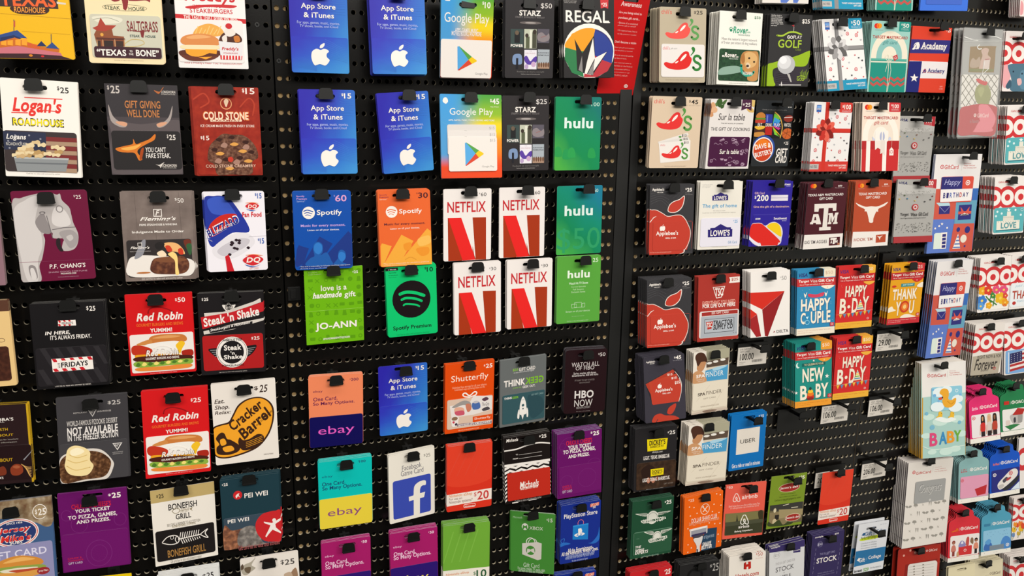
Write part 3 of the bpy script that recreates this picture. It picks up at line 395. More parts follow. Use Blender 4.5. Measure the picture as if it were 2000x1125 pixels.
 'cracker':('E9E1D8',2.5,'r',None,[('t','$',660,73,723,127,'3A2A24',1,0),('t','25',739,64,875,155,'3A2A24',1,0.2),('t','Eat.',37,190,192,242,'3A2A24',1,0.25),('t','Shop.',35,263,262,330,'3A2A24',1,0.25),('t','Relax:',33,334,285,375,'3A2A24',1,0.25),('s','3A2216',[-18,542,103,497,233,477,305,396,401,281,561,215,762,212,904,285,957,396,929,555,838,708,670,835,419,902,154,927,-3,881,-46,747]),('s','EFA22A',[-5,557,112,515,249,496,326,406,418,297,570,231,756,228,880,294,929,398,904,549,816,695,653,815,407,883,156,910,9,867,-28,740]),('T','Cracker',300,602,802,334,207,493,'3A2216',2,0.1),('T','Barrel',466,723,926,447,356,608,'3A2216',2,0.1),('T','OLD COUNTRY STORE',672,572,933,405,653,553,'3A2216',1,0),('s','3A2216',[25,667,94,604,158,613,195,683,259,706,384,789,356,857,201,885,41,860,26,780,72,741]),('s','EFA22A',[87,690,153,679,180,743,103,761]),('s','EFA22A',[122,789,253,776,292,833,161,846]),('s','3A2216',[365,752,392,684,444,724,544,716,682,667,770,702,741,788,579,844,423,846]),('M','EFA22A',7,[[486,755,610,731,752,697],[484,776,609,752,751,718],[482,797,607,774,749,739],[481,818,605,795,748,760]]),('t','LIVES IN TEXAS',757,927,907,944,'5A4A40',0,0)]),
 'jersey':('3E5C86',1,'r',None,[('s','N:8A7458,B8A890,6A4A34,25',[0,0,1000,0,1000,279,905,334,746,270,485,204,242,188,-2,226]),('o','F1EAE3',820,159,107,83,10),('s','A08A6A',[743,110,828,90,911,135,909,206,813,226,730,189]),('t','$',751,129,780,188,'F1EAE3',1,0),('t','25',795,124,910,198,'F1EAE3',1,0),('e','E8E0DC',448,358,340,159),('e','D83A30',448,358,324,147),('e','E8E0DC',448,358,312,141),('e','2A3A6E',448,358,299,131),('t','SINCE 1956',328,237,557,259,'F1EAE3',1,0),('t','Jersey',190,283,677,368,'F1EAE3',2,0.2),('t',"Mike's",211,370,673,455,'F1EAE3',2,0.2),('t','Jersey',201,292,665,359,'D8322C',2,0.2),('t',"Mike's",223,377,664,448,'D8322C',2,0.2),('t','SUBS',353,446,534,478,'F1EAE3',1,0),('K','8E8CB4',-30,488,971,1034,4),('t','GIFT CARD',-1,543,880,623,'D8D4E8',1,0),('s','D08A3A',[70,699,237,632,483,608,744,657,820,720,672,751,305,748]),('s','E8B060',[233,670,480,628,702,668,475,674]),('s','8AA048',[87,724,389,719,797,741,833,785,584,803,220,793]),('s','E0D8C0',[185,750,428,742,733,761,586,788,301,787]),('s','B84A30',[304,764,547,765,772,778,583,816]),('s','D89A4A',[63,767,422,793,812,790,828,831,537,860,76,838]),('e','9A2A30',809,813,93,41),('t',"Jersey Mike's",738,799,881,828,'F1EAE3',0,0),('E',)]),
 'chuckA':('691364',1,'r','9A4A96',[('t','$',730,58,771,91,'F1EAE3',2,0),('t','25',782,49,917,117,'F1EAE3',2,0),('t',"CHUCK E. CHEESE'S",190,144,764,207,'D8283A',1,0),('t','YOUR TICKET',234,213,744,260,'F1EAE3',2,0),('t','TO PIZZA, GAMES,',130,286,845,345,'F1EAE3',2,0),('t','AND PRIZES.',244,352,738,398,'F1EAE3',2,0),('o','7C2A78',110,277,78,69,7),('o','7C2A78',884,395,93,82,7),('o','7C2A78',285,404,123,109,7),('K','6E1668',12,516,988,989,4),('t','CHUCK E.',81,813,290,835,'C8283A',1,0),('t',"CHEESE'S",82,845,305,864,'C8283A',1,0),('t','GIFT CARD',86,874,291,901,'D8C8D8',0,0),('o','7C2A78',544,798,195,172,9),('o','7C2A78',544,798,123,109,7),('E',)]),
 'bonefish':('EDE6DC',1,'r',None,[('p','BDA56C',[0,0,1000,0,1000,162,0,165]),('t','$',89,63,116,101,'1B181A',1,0),('t','25',125,58,202,113,'1B181A',1,0),('t','BONEFISH',261,209,710,290,'1B181A',1,0),('m','8A7C60',9,[314,306,366,276,431,294,422,327,361,344,314,306]),('l','8A7C60',7,[422,316,585,312]),('p','8A7C60',[585,312,643,290,618,321,639,346]),('L','8A7C60',5,[[464,290,447,345],[487,289,469,345],[509,288,491,344],[531,288,513,344],[554,287,536,343],[576,286,558,342]]),('t','GRILL',365,352,606,425,'1B181A',1,0),('t','BECOME A MEMBER TO ACCESS FUN',225,462,744,500,'7A7468',0,0),('t','BONEFISHGRILL.COM/BFG',302,491,666,522,'7A6A40',0,0),('K','1E1A1A',33,538,961,942,3.5),('m','F1EAE3',14,[130,688,206,635,294,621,370,643,391,703,351,734,252,737,146,704,130,688]),('o','F1EAE3',285,648,29,25,7),('m','F1EAE3',11,[359,632,333,684,362,736]),('l','F1EAE3',16,[377,686,740,671]),('L','F1EAE3',11,[[426,599,402,682],[421,693,450,755],[462,599,438,682],[457,693,484,751],[498,600,473,682],[493,693,518,747],[534,601,509,682],[529,693,552,743],[570,601,545,682],[565,693,586,739],[606,602,581,682],[601,693,621,735],[642,603,618,683],[637,693,655,731],[679,603,654,683],[674,693,690,727],[715,604,691,683],[711,694,725,723]]),('m','F1EAE3',14,[729,669,801,634,853,614,810,665,852,730,784,705,729,669]),('t','BONEFISH GRILL',200,805,805,906,'A87A40',1,0),('E',),('t','Gift cards have no value until activated at register',238,948,730,1003,'8A8478',0,0)]),
 'peiwei':('1E3A44',1,'r',None,[('t','$',36,52,51,76,'F1EAE3',1,0),('t','25',60,46,131,85,'F1EAE3',1,0),('e','D0282C',285,237,76,61),('s','F1EAE3',[249,247,279,220,315,215,302,237,323,272,289,252,263,279]),('t','PEI WEI',397,226,796,294,'F1EAE3',1,0),('K','3A4A58',22,545,998,993,3.5),('s','N:8A5A40,C08060,5A3A34,40',[32,646,147,723,293,721,439,709,535,732,519,990,10,993]),('s','N:7A7470,A09890,5A5450,40',[291,742,536,711,668,957,765,990,275,979]),('s','C8282C',[801,535,911,533,1006,561,997,962,863,982,694,943,579,820,563,673,667,563]),('p','F1EAE3',[704,667,841,705,1002,651,1000,684,901,727,910,780,997,857,991,877,848,803,771,866,733,903,717,884,788,785,815,736,708,688]),('e','F1EAE3',884,669,33,29),('t','PEI WEI',92,566,453,620,'F1EAE3',1,0),('t','Gift card has no value until activated',250,961,960,1031,'B06060',0,0),('E',)]),
 'yellowbit':('F2CE0E',1,'r',None,[]),
 'white25':('E4E4E2',1,'r',None,[('t','$',734,58,787,113,'1B181A',1,0),('t','25',801,47,914,110,'1B181A',1,0)]),
 'animals':('EBE3DA',2.5,'r',None,[('t','$',688,69,746,126,'4A4644',1,0),('t','25',760,70,930,134,'4A4644',1,0),('s','B0A898',[5,90,92,52,178,37,267,-2,190,72,253,111,164,150,93,177,29,160]),('s','6A5A48',[70,96,171,93,146,159,81,142]),('s','9A7A60',[865,224,944,182,975,258,951,304,839,294]),('s','C0A890',[734,236,847,222,878,285,765,299]),('s','5A4A3C',[8,68,43,48,54,94,10,113])]),
 'apple':('G:60:2A24A8,2E34B4,2C6CC8,3C93D4',3.2,'r',None,[('m','4A86D8',2,[587,592,715,634,842,688,990,700]),('m','3A6ACB',2,[24,860,153,828,295,861,435,926]),('m','4A8AD8',2,[720,40,815,59,978,46]),('m','4A86D8',2,[586,619,713,660,841,707,989,722]),('m','3A6ACB',2,[23,875,152,843,294,876,434,937]),('m','4A8AD8',2,[718,71,813,89,976,77]),('m','4A86D8',2,[584,647,711,686,840,727,988,744]),('m','3A6ACB',2,[21,890,151,858,293,891,434,948]),('m','4A8AD8',2,[716,103,812,118,974,109]),('m','4A86D8',2,[582,675,710,712,839,746,986,766]),('m','3A6ACB',2,[20,905,150,873,291,906,433,959]),('m','4A8AD8',2,[714,134,810,147,972,141]),('m','4A86D8',2,[580,703,708,738,838,766,985,788]),('m','3A6ACB',2,[19,920,149,889,290,921,432,970]),('m','4A8AD8',2,[712,166,808,177,971,172]),('m','4A86D8',2,[578,731,706,764,836,785,984,809]),('m','3A6ACB',2,[18,935,148,904,289,937,431,981]),('m','4A8AD8',2,[710,197,806,207,969,204]),('m','4A86D8',2,[576,760,705,790,835,805,983,831]),('m','3A6ACB',2,[17,951,146,919,288,952,431,991]),('m','4A8AD8',2,[708,229,804,236,967,236]),('m','4A86D8',2,[574,788,703,816,834,825,981,853]),('m','3A6ACB',2,[15,966,145,934,287,967,430,1002]),('m','4A8AD8',2,[706,261,803,266,965,268]),('m','4A86D8',2,[573,816,702,842,833,844,980,875]),('m','3A6ACB',2,[14,981,144,949,286,982,429,1013]),('m','4A8AD8',2,[704,293,801,295,963,300]),('t','$',755,39,790,73,'F1EAE3',1,0),('t','15',800,38,931,100,'F1EAE3',1,0),('t','App Store',200,184,792,264,'F1EAE3',1,0),('t','& iTunes',240,288,760,350,'F1EAE3',1,0),('t','For apps, games, music, movies,',123,392,857,433,'B9C4F0',0,0),('t','TV shows, books, and iCloud',168,434,825,467,'B9C4F0',0,0),('K','G:40:2E35B6,2C50C2,2E74CC,3C90D4',-21,573,990,999,3.2),('m','4A86D8',2,[587,597,715,634,843,682,987,693]),('m','3A6ACB',2,[26,839,154,818,296,850,436,915]),('m','4A86D8',2,[586,621,713,658,841,702,986,714]),('m','3A6ACB',2,[24,854,153,833,295,863,435,923]),('m','4A86D8',2,[584,644,712,681,840,721,985,736]),('m','3A6ACB',2,[23,869,152,848,294,876,435,931]),('m','4A86D8',2,[582,668,710,705,839,741,984,758]),('m','3A6ACB',2,[22,884,151,863,293,889,434,938]),('m','4A86D8',2,[581,692,709,729,838,760,982,780]),('m','3A6ACB',2,[21,899,150,878,292,902,434,946]),('m','4A86D8',2,[579,715,707,753,837,780,981,802]),('m','3A6ACB',2,[20,914,148,893,291,915,433,953]),('m','4A86D8',2,[578,739,706,777,836,800,980,824]),('m','3A6ACB',2,[18,929,147,908,290,928,433,961]),('m','4A86D8',2,[576,763,704,801,834,819,979,846]),('m','3A6ACB',2,[17,944,146,923,289,941,432,969]),('m','4A86D8',2,[575,787,703,825,833,839,977,868]),('m','3A6ACB',2,[16,959,145,938,288,954,432,976]),('s','F1EAE3',[494,701,504,672,543,651,579,645,572,675,535,701]),('s','F1EAE3',[342,807,359,748,418,716,466,715,507,725,563,710,620,718,649,742,611,769,611,807,656,842,620,885,575,908,526,899,486,892,437,902,396,908,359,866]),('E',)]),
 'google10':('X:google',3,'r',None,[('s','F1EAE3',[75,80,88,68,148,68,163,79,160,97,80,96]),('t','$',778,84,814,124,'F1EAE3',1,0),('t','10',826,88,938,161,'F1EAE3',1,0),('t','Google Play',66,227,921,377,'F1EAE3',0,0),('t','APPS, GAMES, MUSIC,',269,406,722,461,'E8E0E0',1,0),('t','MOVIES, BOOKS, AND MORE',206,441,778,505,'E8E0E0',1,0),('K','EDE6E0',-9,540,986,999,3),('p','56A8E2',[317,625,347,620,537,778,329,908]),('p','58A048',[347,620,363,624,601,742,537,778]),('p','F0C81E',[601,742,698,783,699,796,605,827,537,778]),('p','D84830',[329,908,537,778,605,827,359,910]),('t','Google Play',674,931,921,964,'8A8484',0,0),('E',)]),
 'google45':('X:google',2,'r',None,[('s','F1EAE3',[42,79,56,50,86,40,112,49,127,78,117,100,90,114,55,100]),('t','$',810,49,838,91,'F1EAE3',1,0),('t','45',844,43,960,111,'F1EAE3',1,0),('t','MULTIPACK',814,135,953,151,'E8E8C0',0,0),('t','Google Play',149,163,856,268,'F1EAE3',0,0),('t','APPS, GAMES, MUSIC, MOVIES, BOOKS, AND MORE',128,296,878,318,'E8E8E0',1,0),('l','6AB0DC',3,[7,321,105,361]),('K','DAD4D0',103,357,900,510,3),('t','$15',788,381,876,417,'A8A29E',0,0),('l','4A6A50',3,[380,427,420,432]),('E',),('K','E2DCD8',104,434,904,719,3),('t','$15',793,460,881,496,'A8A29E',0,0),('l','4A6A50',3,[382,498,418,503]),('E',),('K','EAE4DE',117,504,911,917,3),('t','$15',795,529,883,566,'A8A29E',0,0),('p','56A8E2',[381,579,398,572,555,704,387,849]),('p','58A048',[398,572,410,574,610,667,555,704]),('p','F0C81E',[610,667,687,701,686,714,608,754,555,704]),('p','D84830',[387,849,555,704,608,754,403,852]),('t','Google Play',659,851,860,878,'9A9490',0,0),('E',)]),
 'starz25':('2B2729',2.5,'r','6E7074',[('t','$25',719,41,952,116,'D8D2CE',0,0),('t','STARZ',272,145,714,217,'F1EAE3',2,0),('t','STREAM IT  DOWNLOAD IT  WATCH IT',188,223,790,247,'8A8484',0,0),('e','6A6260',502,304,221,19),('e','A8A09C',502,304,110,10),('q','3A4A48',96,383,355,619,0),('q','1E1E20',173,424,283,561,0),('e','6A5A4A',223,431,40,30),('t','POWER',95,575,346,613,'F1EAE3',2,0),('q','C0C4B0',368,383,625,633,0),('q','5A6048',404,479,492,630,0),('q','4A4A3C',536,424,621,631,0),('e','3A3028',426,465,35,27),('e','3A3028',584,418,40,30),('q','E0E0D0',481,397,525,631,0),('q','5A5560',642,381,892,618,0),('s','8A8084',[647,452,735,425,824,466,886,439,888,521,758,549,647,521]),('q','2A2628',643,562,893,621,0),('l','A04A40',5,[713,491,824,466]),('s','7A92B8',[139,726,227,699,311,720,320,824,227,837,134,823]),('q','1E1E26',200,754,244,893,0),('q','E8E4EC',368,650,627,903,0),('t','THE',470,661,524,672,'B09AA0',0,0),('t','GIRLFRIEND',390,686,599,705,'C0A0A8',0,0),('s','5A3EA0',[373,741,426,730,493,797,560,756,622,735,618,812,515,839,437,838,377,796]),('e','C9A8C8',560,839,49,36),('e','B8A0C8',415,866,40,33),('q','A8B0B8',644,645,895,900,0),('q','B0907A',645,827,896,900,0),('t',"SURVIVOR'S",653,682,885,701,'4A4A50',1,0),('t','REMORSE',657,712,885,731,'4A4A50',1,0),('d','6A4A38',18,36,[676,847,726,847,775,848,824,848,874,848]),('t','Redeem at starz.com/gift',214,924,784,953,'7A7674',0,0),('t','Card has no value until activated by cashier',297,960,699,977,'C9C4C0',0,0)]),
 'starz50':('2F2C2E',2.5,'r','8E9094',[('t','$50',718,45,949,117,'D8D2CE',0,0),('t','STARZ',281,139,723,209,'F1EAE3',2,0),('t','STREAM IT  DOWNLOAD IT  WATCH IT',198,217,800,238,'8A8484',0,0),('e','6A6260',514,296,221,19),('e','A8A09C',514,296,111,9),('q','3A4A48',110,377,372,611,0),('q','1E1E20',188,418,299,553,0),('e','6A5A4A',237,424,40,30),('t','POWER',113,568,366,604,'F1EAE3',2,0),('q','C0C4B0',386,374,642,620,0),('q','5A6048',422,469,511,618,0),('q','4A4A3C',554,413,638,617,0),('e','3A3028',442,456,35,27),('e','3A3028',600,407,40,30),('q','E0E0D0',499,387,543,618,0),('q','5A5560',660,368,906,600,0),('s','8A8084',[662,440,750,411,839,451,899,423,903,504,776,533,665,507]),('q','2A2628',663,546,910,603,0),('l','A04A40',5,[730,477,839,451]),('s','7A92B8',[160,718,248,690,334,709,345,812,252,827,158,815]),('q','1E1E26',225,745,269,882,0),('q','E8E4EC',393,637,651,886,0),('t','THE',492,648,545,658,'B09AA0',0,0),('t','GIRLFRIEND',413,673,622,691,'C0A0A8',0,0),('s','5A3EA0',[397,729,450,717,518,782,584,740,645,718,643,794,542,823,464,824,403,783]),('e','C9A8C8',586,822,49,35),('e','B8A0C8',442,852,40,33),('q','A8B0B8',669,628,917,876,0),('q','B0907A',672,805,920,876,0),('t',"SURVIVOR'S",675,664,905,681,'4A4A50',1,0),('t','REMORSE',681,694,906,711,'4A4A50',1,0),('d','6A4A38',18,35,[702,827,751,826,800,826,849,825,897,824]),('t','Redeem at starz.com/gift',244,908,812,934,'7A7674',0,0),('t','Card has no value until activated by cashier',327,943,729,958,'C9C4C0',0,0)]),
 'regal':('211E1F',1,'r','8A8684',[('t','THIS IS NOT A GIFT CARD',8,23,261,38,'C0BAB6',0,0),('t','UNTIL ACTIVATED',24,44,250,56,'C0BAB6',0,0),('p','C82E34',[722,-1,888,-3,881,116,813,98,734,115]),('t','$',747,46,773,67,'F1EAE3',1,0),('t','25',778,40,858,87,'F1EAE3',1,0),('t','REGAL',45,142,899,295,'F1EAE3',1,0),('L','F1EAE3',14,[[40,274,143,279],[786,292,915,291]]),('e','EFEAE2',501,656,504,350),('e','2D2B6E',500,659,483,294),('s','E89A18',[17,599,140,465,307,390,473,364,623,388,575,542,503,663,240,651]),('p','E89A18',[619,381,503,663,219,651,29,599,161,438,411,369]),('p','2A7A48',[25,610,261,654,494,665,362,866,385,994,152,934,13,760]),('p','B8303A',[494,665,760,769,953,815,864,917,653,992,385,994]),('p','253A8E',[618,388,805,446,950,566,975,700,949,815,760,771,511,676]),('p','211E1F',[211,504,360,684,597,455,614,751,866,658,559,973,257,909,240,638]),('p','EDE8E0',[576,488,610,745,849,667,528,966,402,946,446,811]),('p','211E1F',[610,751,568,797,444,954,570,918]),('p','8A8684',[354,717,365,933,282,900]),('p','8A8684',[597,783,574,967,461,954])]),
 'notice':('C4181A',4,'r',None,[('t','Awareness',254,102,803,146,'F0D8D4',1,0.1),('t','Are you being asked to',235,192,847,220,'F0C8C4',1,0),('t','purchase gift cards...',247,241,817,270,'F0C8C4',1,0),('t','• Because of an unsolicited',253,291,786,310,'E8B0AC',0,0),('t','phone call or email?',266,320,745,335,'E8B0AC',0,0),('t','• For supposed taxes, fines or',277,364,809,383,'E8B0AC',0,0),('t','to help someone in trouble?',292,399,798,413,'E8B0AC',0,0),('t',"Don't become a victim",262,468,833,491,'F0C8C4',1,0),('t','Never give gift card numbers',273,527,807,541,'E8B0AC',0,0),('t','over the phone or via email.',289,556,780,570,'E8B0AC',0,0),('t','Gift cards cannot be used to',283,600,816,614,'E8B0AC',0,0),('t','pay fines or taxes.',300,630,652,646,'E8B0AC',0,0),('t','Report suspected scams to',279,674,798,688,'E8B0AC',0,0),('t','authorities or the Federal',280,703,840,716,'E8B0AC',0,0),('t','Trade Commission (FTC) at',284,737,788,751,'E8B0AC',0,0),('t','ftc.gov/complaint or call',285,767,789,780,'E8B0AC',0,0),('t','1-877-FTC-HELP.',300,796,763,810,'E8B0AC',0,0),('o','F1EAE3',761,904,52,18,11),('e','F1EAE3',761,904,19,7)]),
 'hulu100':('G:-40:14766E,0E8A5A,128A50,4CAE44',3,'r','9AB0AE',[('t','100',779,70,959,121,'D0E8D8',0,0),('t','hulu',198,277,829,424,'DDEFE8',2,0),('s','2A9A4E',[-1,801,7,702,73,667,137,703,156,802]),('s','249852',[180,837,187,738,254,703,318,739,338,839]),('s','2A9E50',[292,817,299,718,366,683,430,718,450,818]),('s','249A50',[736,827,743,727,810,692,876,728,897,828])]),
 'hulu50':('G:-35:187A96,0E8A72,0E8454,46AC48',3,'r','A0C0B0',[('t','50',811,52,904,101,'D0E8D8',0,0),('t','hulu',170,283,795,435,'DDEFE8',2,0),('t','$50',12,612,970,975,'2C9A64',0,0)]),
 'hulu25':('57A23C',3,'r','A8C8A0',[('t','25',810,42,936,101,'E0F0D8',0,0),('t','hulu',241,212,748,327,'EAF4E4',2,0),('t','Watch Hit TV Shows',274,387,713,422,'D8ECD0',1,0),('t','Current Episodes',329,445,663,475,'C0DEB0',0,0),('t','Full Seasons',371,484,618,509,'C0DEB0',0,0),('t','Exclusive Series',336,521,652,549,'C0DEB0',0,0),('L','D8ECD0',6,[[412,695,573,696,576,770,414,768,412,695],[346,719,455,717,457,774,348,775,346,719],[583,714,650,711,652,770,585,773,583,714]]),('t','Stream on all your devices',214,810,772,847,'C8E4BC',0,0),('t','No credit card required',356,895,637,910,'A8D098',0,0),('t','Card has no value until activated by cashier',244,960,745,986,'B8DCA8',0,0)]),
 'spot60':('0A4CA8',4,'r','7FA8E0',[('p','1B3684',[70,691,78,678,236,731,144,921,121,931]),('p','1B3684',[39,725,71,678,244,725,121,925,24,961,0,916]),('p','1B3684',[121,931,435,576,656,674,541,797,524,831,938,518,996,562,994,962,961,984,51,983]),('s','1E5AA8',[189,945,254,856,332,825,313,733,339,665,409,644,477,681,480,772,440,817,549,786,622,891,622,949]),('s','2E78C8',[328,733,346,677,409,654,468,692,465,760,409,804,349,780]),('s','1E5AA8',[666,950,748,861,751,792,800,759,869,785,881,866,823,921,885,946]),('s','2E78C8',[748,861,759,804,807,785,868,813,865,877,808,915]),('t','Spotify',65,51,202,75,'D0A0D8',1,0),('t','Premium',67,82,240,104,'D0A0D8',1,0),('t','Service*',68,111,211,135,'9AB0E0',0,0),('t','$',701,52,724,73,'B0A0DC',0,0),('t','60',725,52,923,135,'DCA0CC',1,0),('e','F1EAE3',261,271,108,78),('m','0A4CA8',15,[181,249,242,236,334,257]),('m','0A4CA8',12,[192,277,241,266,317,284]),('m','0A4CA8',10,[203,305,240,296,301,311]),('t','Spotify',400,237,834,320,'F1EAE3',1,0),('t','Music for every moment.',119,416,888,459,'C8A8E4',1,0),('t','Listen on all your devices.',230,480,783,508,'E4E4F0',1,0),('t','*This card is redeemable for full-price standalone subscriptions',75,947,955,968,'D8E0F0',0,0),('t','directly from spotify.com',83,976,539,990,'D8E0F0',0,0)]),
 'spot30':('E4642C',4,'r','F0B090',[('p','EDA63A',[19,721,46,685,229,729,83,938,101,927,423,585,652,676,524,799,450,884,924,518,997,556,1000,998,914,1003,14,994]),('s','E8922A',[459,714,599,695,594,778,489,797]),('s','E8922A',[698,782,928,767,941,851,798,881]),('m','D8902E',12,[483,915,588,890,690,924]),('s','F0B858',[740,653,954,612,985,709,770,749]),('t','Spotify',30,51,181,69,'8A2A4A',1,0),('t','Premium',32,77,203,97,'8A2A4A',1,0),('t','Service*',34,105,181,125,'F0C0A8',0,0),('t','$',739,40,759,62,'6A2030',0,0),('t','30',770,42,958,115,'4A1A24',1,0),('e','F1EAE3',252,281,110,76),('m','E4642C',15,[174,262,237,249,326,268]),('m','E4642C',12,[186,288,236,277,308,293]),('m','E4642C',9,[198,314,234,305,289,318]),('t','Spotify',394,248,831,324,'F1EAE3',1,0),('t','Music for every moment.',103,426,887,464,'5A1E30',1,0),('t','Listen on all your devices.',213,488,780,520,'F4D8C8',1,0),('t','*This card is redeemable for standalone premium',50,950,938,975,'F4DCC0',0,0),('t','directly from spotify.com',56,979,580,990,'F4DCC0',0,0)]),
 'netflix':('EDE6E2',3,'r','E8E2DC',[('t','$',736,58,761,80,'1B181A',0,0),('t','60',775,56,892,106,'1B181A',0,0),('t','NETFLIX',78,176,881,324,'C4262E',1,0),('p','A53412',[86,398,155,398,397,990,380,1004,97,998]),('p','A53412',[603,398,888,400,897,999,674,997]),('p','E62422',[94,398,367,399,674,994,397,999]),('p','A53412',[607,796,607,855,676,991,663,997])]),
 'netflix30':('EDE6E2',3,'r','E8E2DC',[('t','$',749,83,775,105,'1B181A',0,0),('t','30',784,78,898,124,'1B181A',0,0),('t','NETFLIX',91,188,884,343,'C4262E',1,0),('p','A53412',[100,413,164,413,371,1002,91,1000]),('p','A53412',[609,405,890,411,886,998,672,1003]),('p','E62422',[108,412,375,411,678,1000,382,1003])]),
 'joann':('6DB30E',0.8,'r','B8D890',[('e','5A9A0C',93,45,40,29),('L','5A9A0C',10,[[183,27,254,81],[184,78,253,28]]),('p','5A9A0C',[332,46,414,45,414,83,334,83]),('d','5A9A0C',40,29,[491,52,636,56]),('p','5A9A0C',[755,29,839,28,839,66,757,66]),('e','5A9A0C',930,58,40,29),('p','5A9A0C',[60,140,141,139,141,177,61,177]),('L','5A9A0C',10,[[182,141,252,196],[183,192,251,142]]),('o','5A9A0C',368,162,34,26,10),('p','5A9A0C',[459,151,542,150,542,188,461,188]),('p','5A9A0C',[589,145,673,145,673,182,591,183]),('e','5A9A0C',781,164,40,29),('p','5A9A0C',[905,135,951,135,965,198,893,198]),('L','5A9A0C',10,[[70,239,140,294],[70,290,139,240]]),('e','5A9A0C',926,276,40,29),('L','5A9A0C',10,[[48,344,118,400],[49,396,118,346]]),('d','5A9A0C',40,29,[932,382,114,484]),('o','5A9A0C',217,489,34,26,10),('L','5A9A0C',10,[[355,467,426,524],[356,519,425,469],[483,469,555,526],[484,522,553,471]]),('p','5A9A0C',[589,468,672,469,673,507,590,506]),('p','5A9A0C',[751,472,836,472,836,510,753,510]),('p','5A9A0C',[898,465,983,465,984,504,900,503]),('p','5A9A0C',[69,569,115,570,127,632,57,633]),('o','5A9A0C',218,592,34,26,10),('p','5A9A0C',[341,554,387,555,400,617,329,618]),('p','5A9A0C',[502,561,548,561,561,624,490,624]),('p','5A9A0C',[646,572,692,573,706,636,634,636]),('p','5A9A0C',[766,574,851,575,851,614,768,613]),('e','5A9A0C',919,606,40,29),('L','5A9A0C',10,[[60,675,131,732],[61,727,130,677]]),('o','5A9A0C',932,723,34,26,10),('d','5A9A0C',40,29,[91,808,953,830]),('p','5A9A0C',[67,905,150,906,150,945,68,944]),('o','5A9A0C',238,935,34,26,10),('p','5A9A0C',[344,884,391,885,404,949,332,949]),('p','5A9A0C',[508,897,555,898,568,962,496,962]),('L','5A9A0C',10,[[610,894,683,953],[611,947,682,897]]),('p','5A9A0C',[761,915,846,916,847,955,763,954]),('o','5A9A0C',938,931,34,26,10),('t','Reinvented with',72,50,223,60,'C8E098',0,0),('t','a bigger imagination',71,76,294,87,'C8E098',0,0),('t','$',824,64,841,87,'F1EAE3',1,0),('t','25',846,60,918,94,'F1EAE3',1,0),('t','love is a',275,228,715,302,'F1EAE3',1,0),('t','handmade',129,318,628,395,'F1EAE3',2,0.3),('t','gift',671,327,868,421,'F1EAE3',1,0),('l','A8D860',4,[0,556,1001,558]),('t','JO-ANN',157,717,875,832,'F1EAE3',2,0),('t','#HANDMADEWITHJOANN',284,922,747,957,'F1EAE3',1,0)]),
 'spotg':('06C36E',4.5,'r',None,[('q','1B181A',4,25,246,66,0),('t','1 Month',57,42,210,57,'F1EAE3',1,0),('t','Spotify',63,84,214,105,'0A5A38',1,0),('t','Premium',60,120,241,135,'0A5A38',1,0),('t','Service',62,146,211,164,'0A8A50',0,0),('t','$',769,47,804,83,'0A2A1C',0,0),('t','10',813,51,938,114,'0A2A1C',1,0),('e','170C10',492,482,379,264),('m','06C36E',52,[268,399,390,377,567,396,740,444]),('m','06C36E',41,[299,479,386,460,563,479,690,518]),('m','06C36E',30,[330,560,381,544,559,563,641,591]),('t','Spotify Premium',107,848,873,919,'0F2018',1,0),('t','Card has no value until activated at checkout',168,957,827,985,'08A05C',0,0)]),
 'ebay200':('EB855C',3.5,'r','F4C8B0',[('t','$',760,63,776,81,'6A2048',1,0),('t','200',783,58,923,97,'6A2048',1,0),('t','ebay',78,194,256,235,'6A2048',0,0),('t','One Card.',82,292,527,346,'6A1E4C',1,0),('t','So Many Options.',77,360,846,419,'6A1E4C',1,0),('K','0D0852',2,568,1002,1000,3.5),('t','ebay',161,708,836,857,'E45CC0',0,0),('E',)]),
 'shutter':('DE4A08',0.8,'r',None,[('t','$',781,53,810,82,'F1EAE3',1,0),('t','25',822,45,959,105,'F1EAE3',1,0),('t','Shutterfly',121,169,879,285,'F8E4D4',0,0),('t','Unlimited free storage for all your photos.',144,324,854,365,'F4B898',0,0),('t','Unlimited ways to bring them to life.',191,359,817,397,'F4B898',0,0),('m','F1EAE3',23,[499,500,394,483,361,450,413,434,498,478,592,434,645,446,615,482,509,497]),('K','D8BCA8',43,508,979,938,3),('p','E4DCD8',[95,596,511,569,572,484,958,520,969,719,591,765,130,764]),('s','9A9490',[147,609,364,540,512,576,535,661,386,602,199,629]),('s','E0A890',[189,642,303,627,388,662,369,735,222,728]),('s','C8566A',[200,688,367,682,390,745,243,745]),('s','C87A60',[418,605,502,598,536,676,463,714]),('s','4A6AA8',[550,603,617,564,703,594,716,679,578,688]),('s','C0BCC0',[565,581,638,563,698,586,618,601]),('s','5A3A4A',[755,554,840,527,894,560,809,585]),('s','4A444A',[760,698,877,672,921,714,793,729]),('t','The Girls',758,603,907,656,'6A6468',0,0.2),('p','DE4A08',[571,793,978,788,976,875,573,876]),('t','Shutterfly',603,811,941,855,'F8E4D4',0,0),('p','E8E0DC',[120,800,274,801,264,890,237,905,160,906,136,888]),('e','E8E0DC',197,793,88,39),('e','8A6A50',197,787,63,27),('s','C83A50',[152,826,193,825,194,852,163,852]),('s','3A3040',[204,861,250,858,243,888,209,887]),('p','8A7480',[246,870,970,890,971,927,247,906]),('t','PHOTO BOOKS, GIFTS, HOME DECOR & MORE',276,879,942,923,'F1EAE3',1,0),('E',),('t','Gift card has no value until activated at the register',279,961,713,988,'F4C8A8',0,0)]),
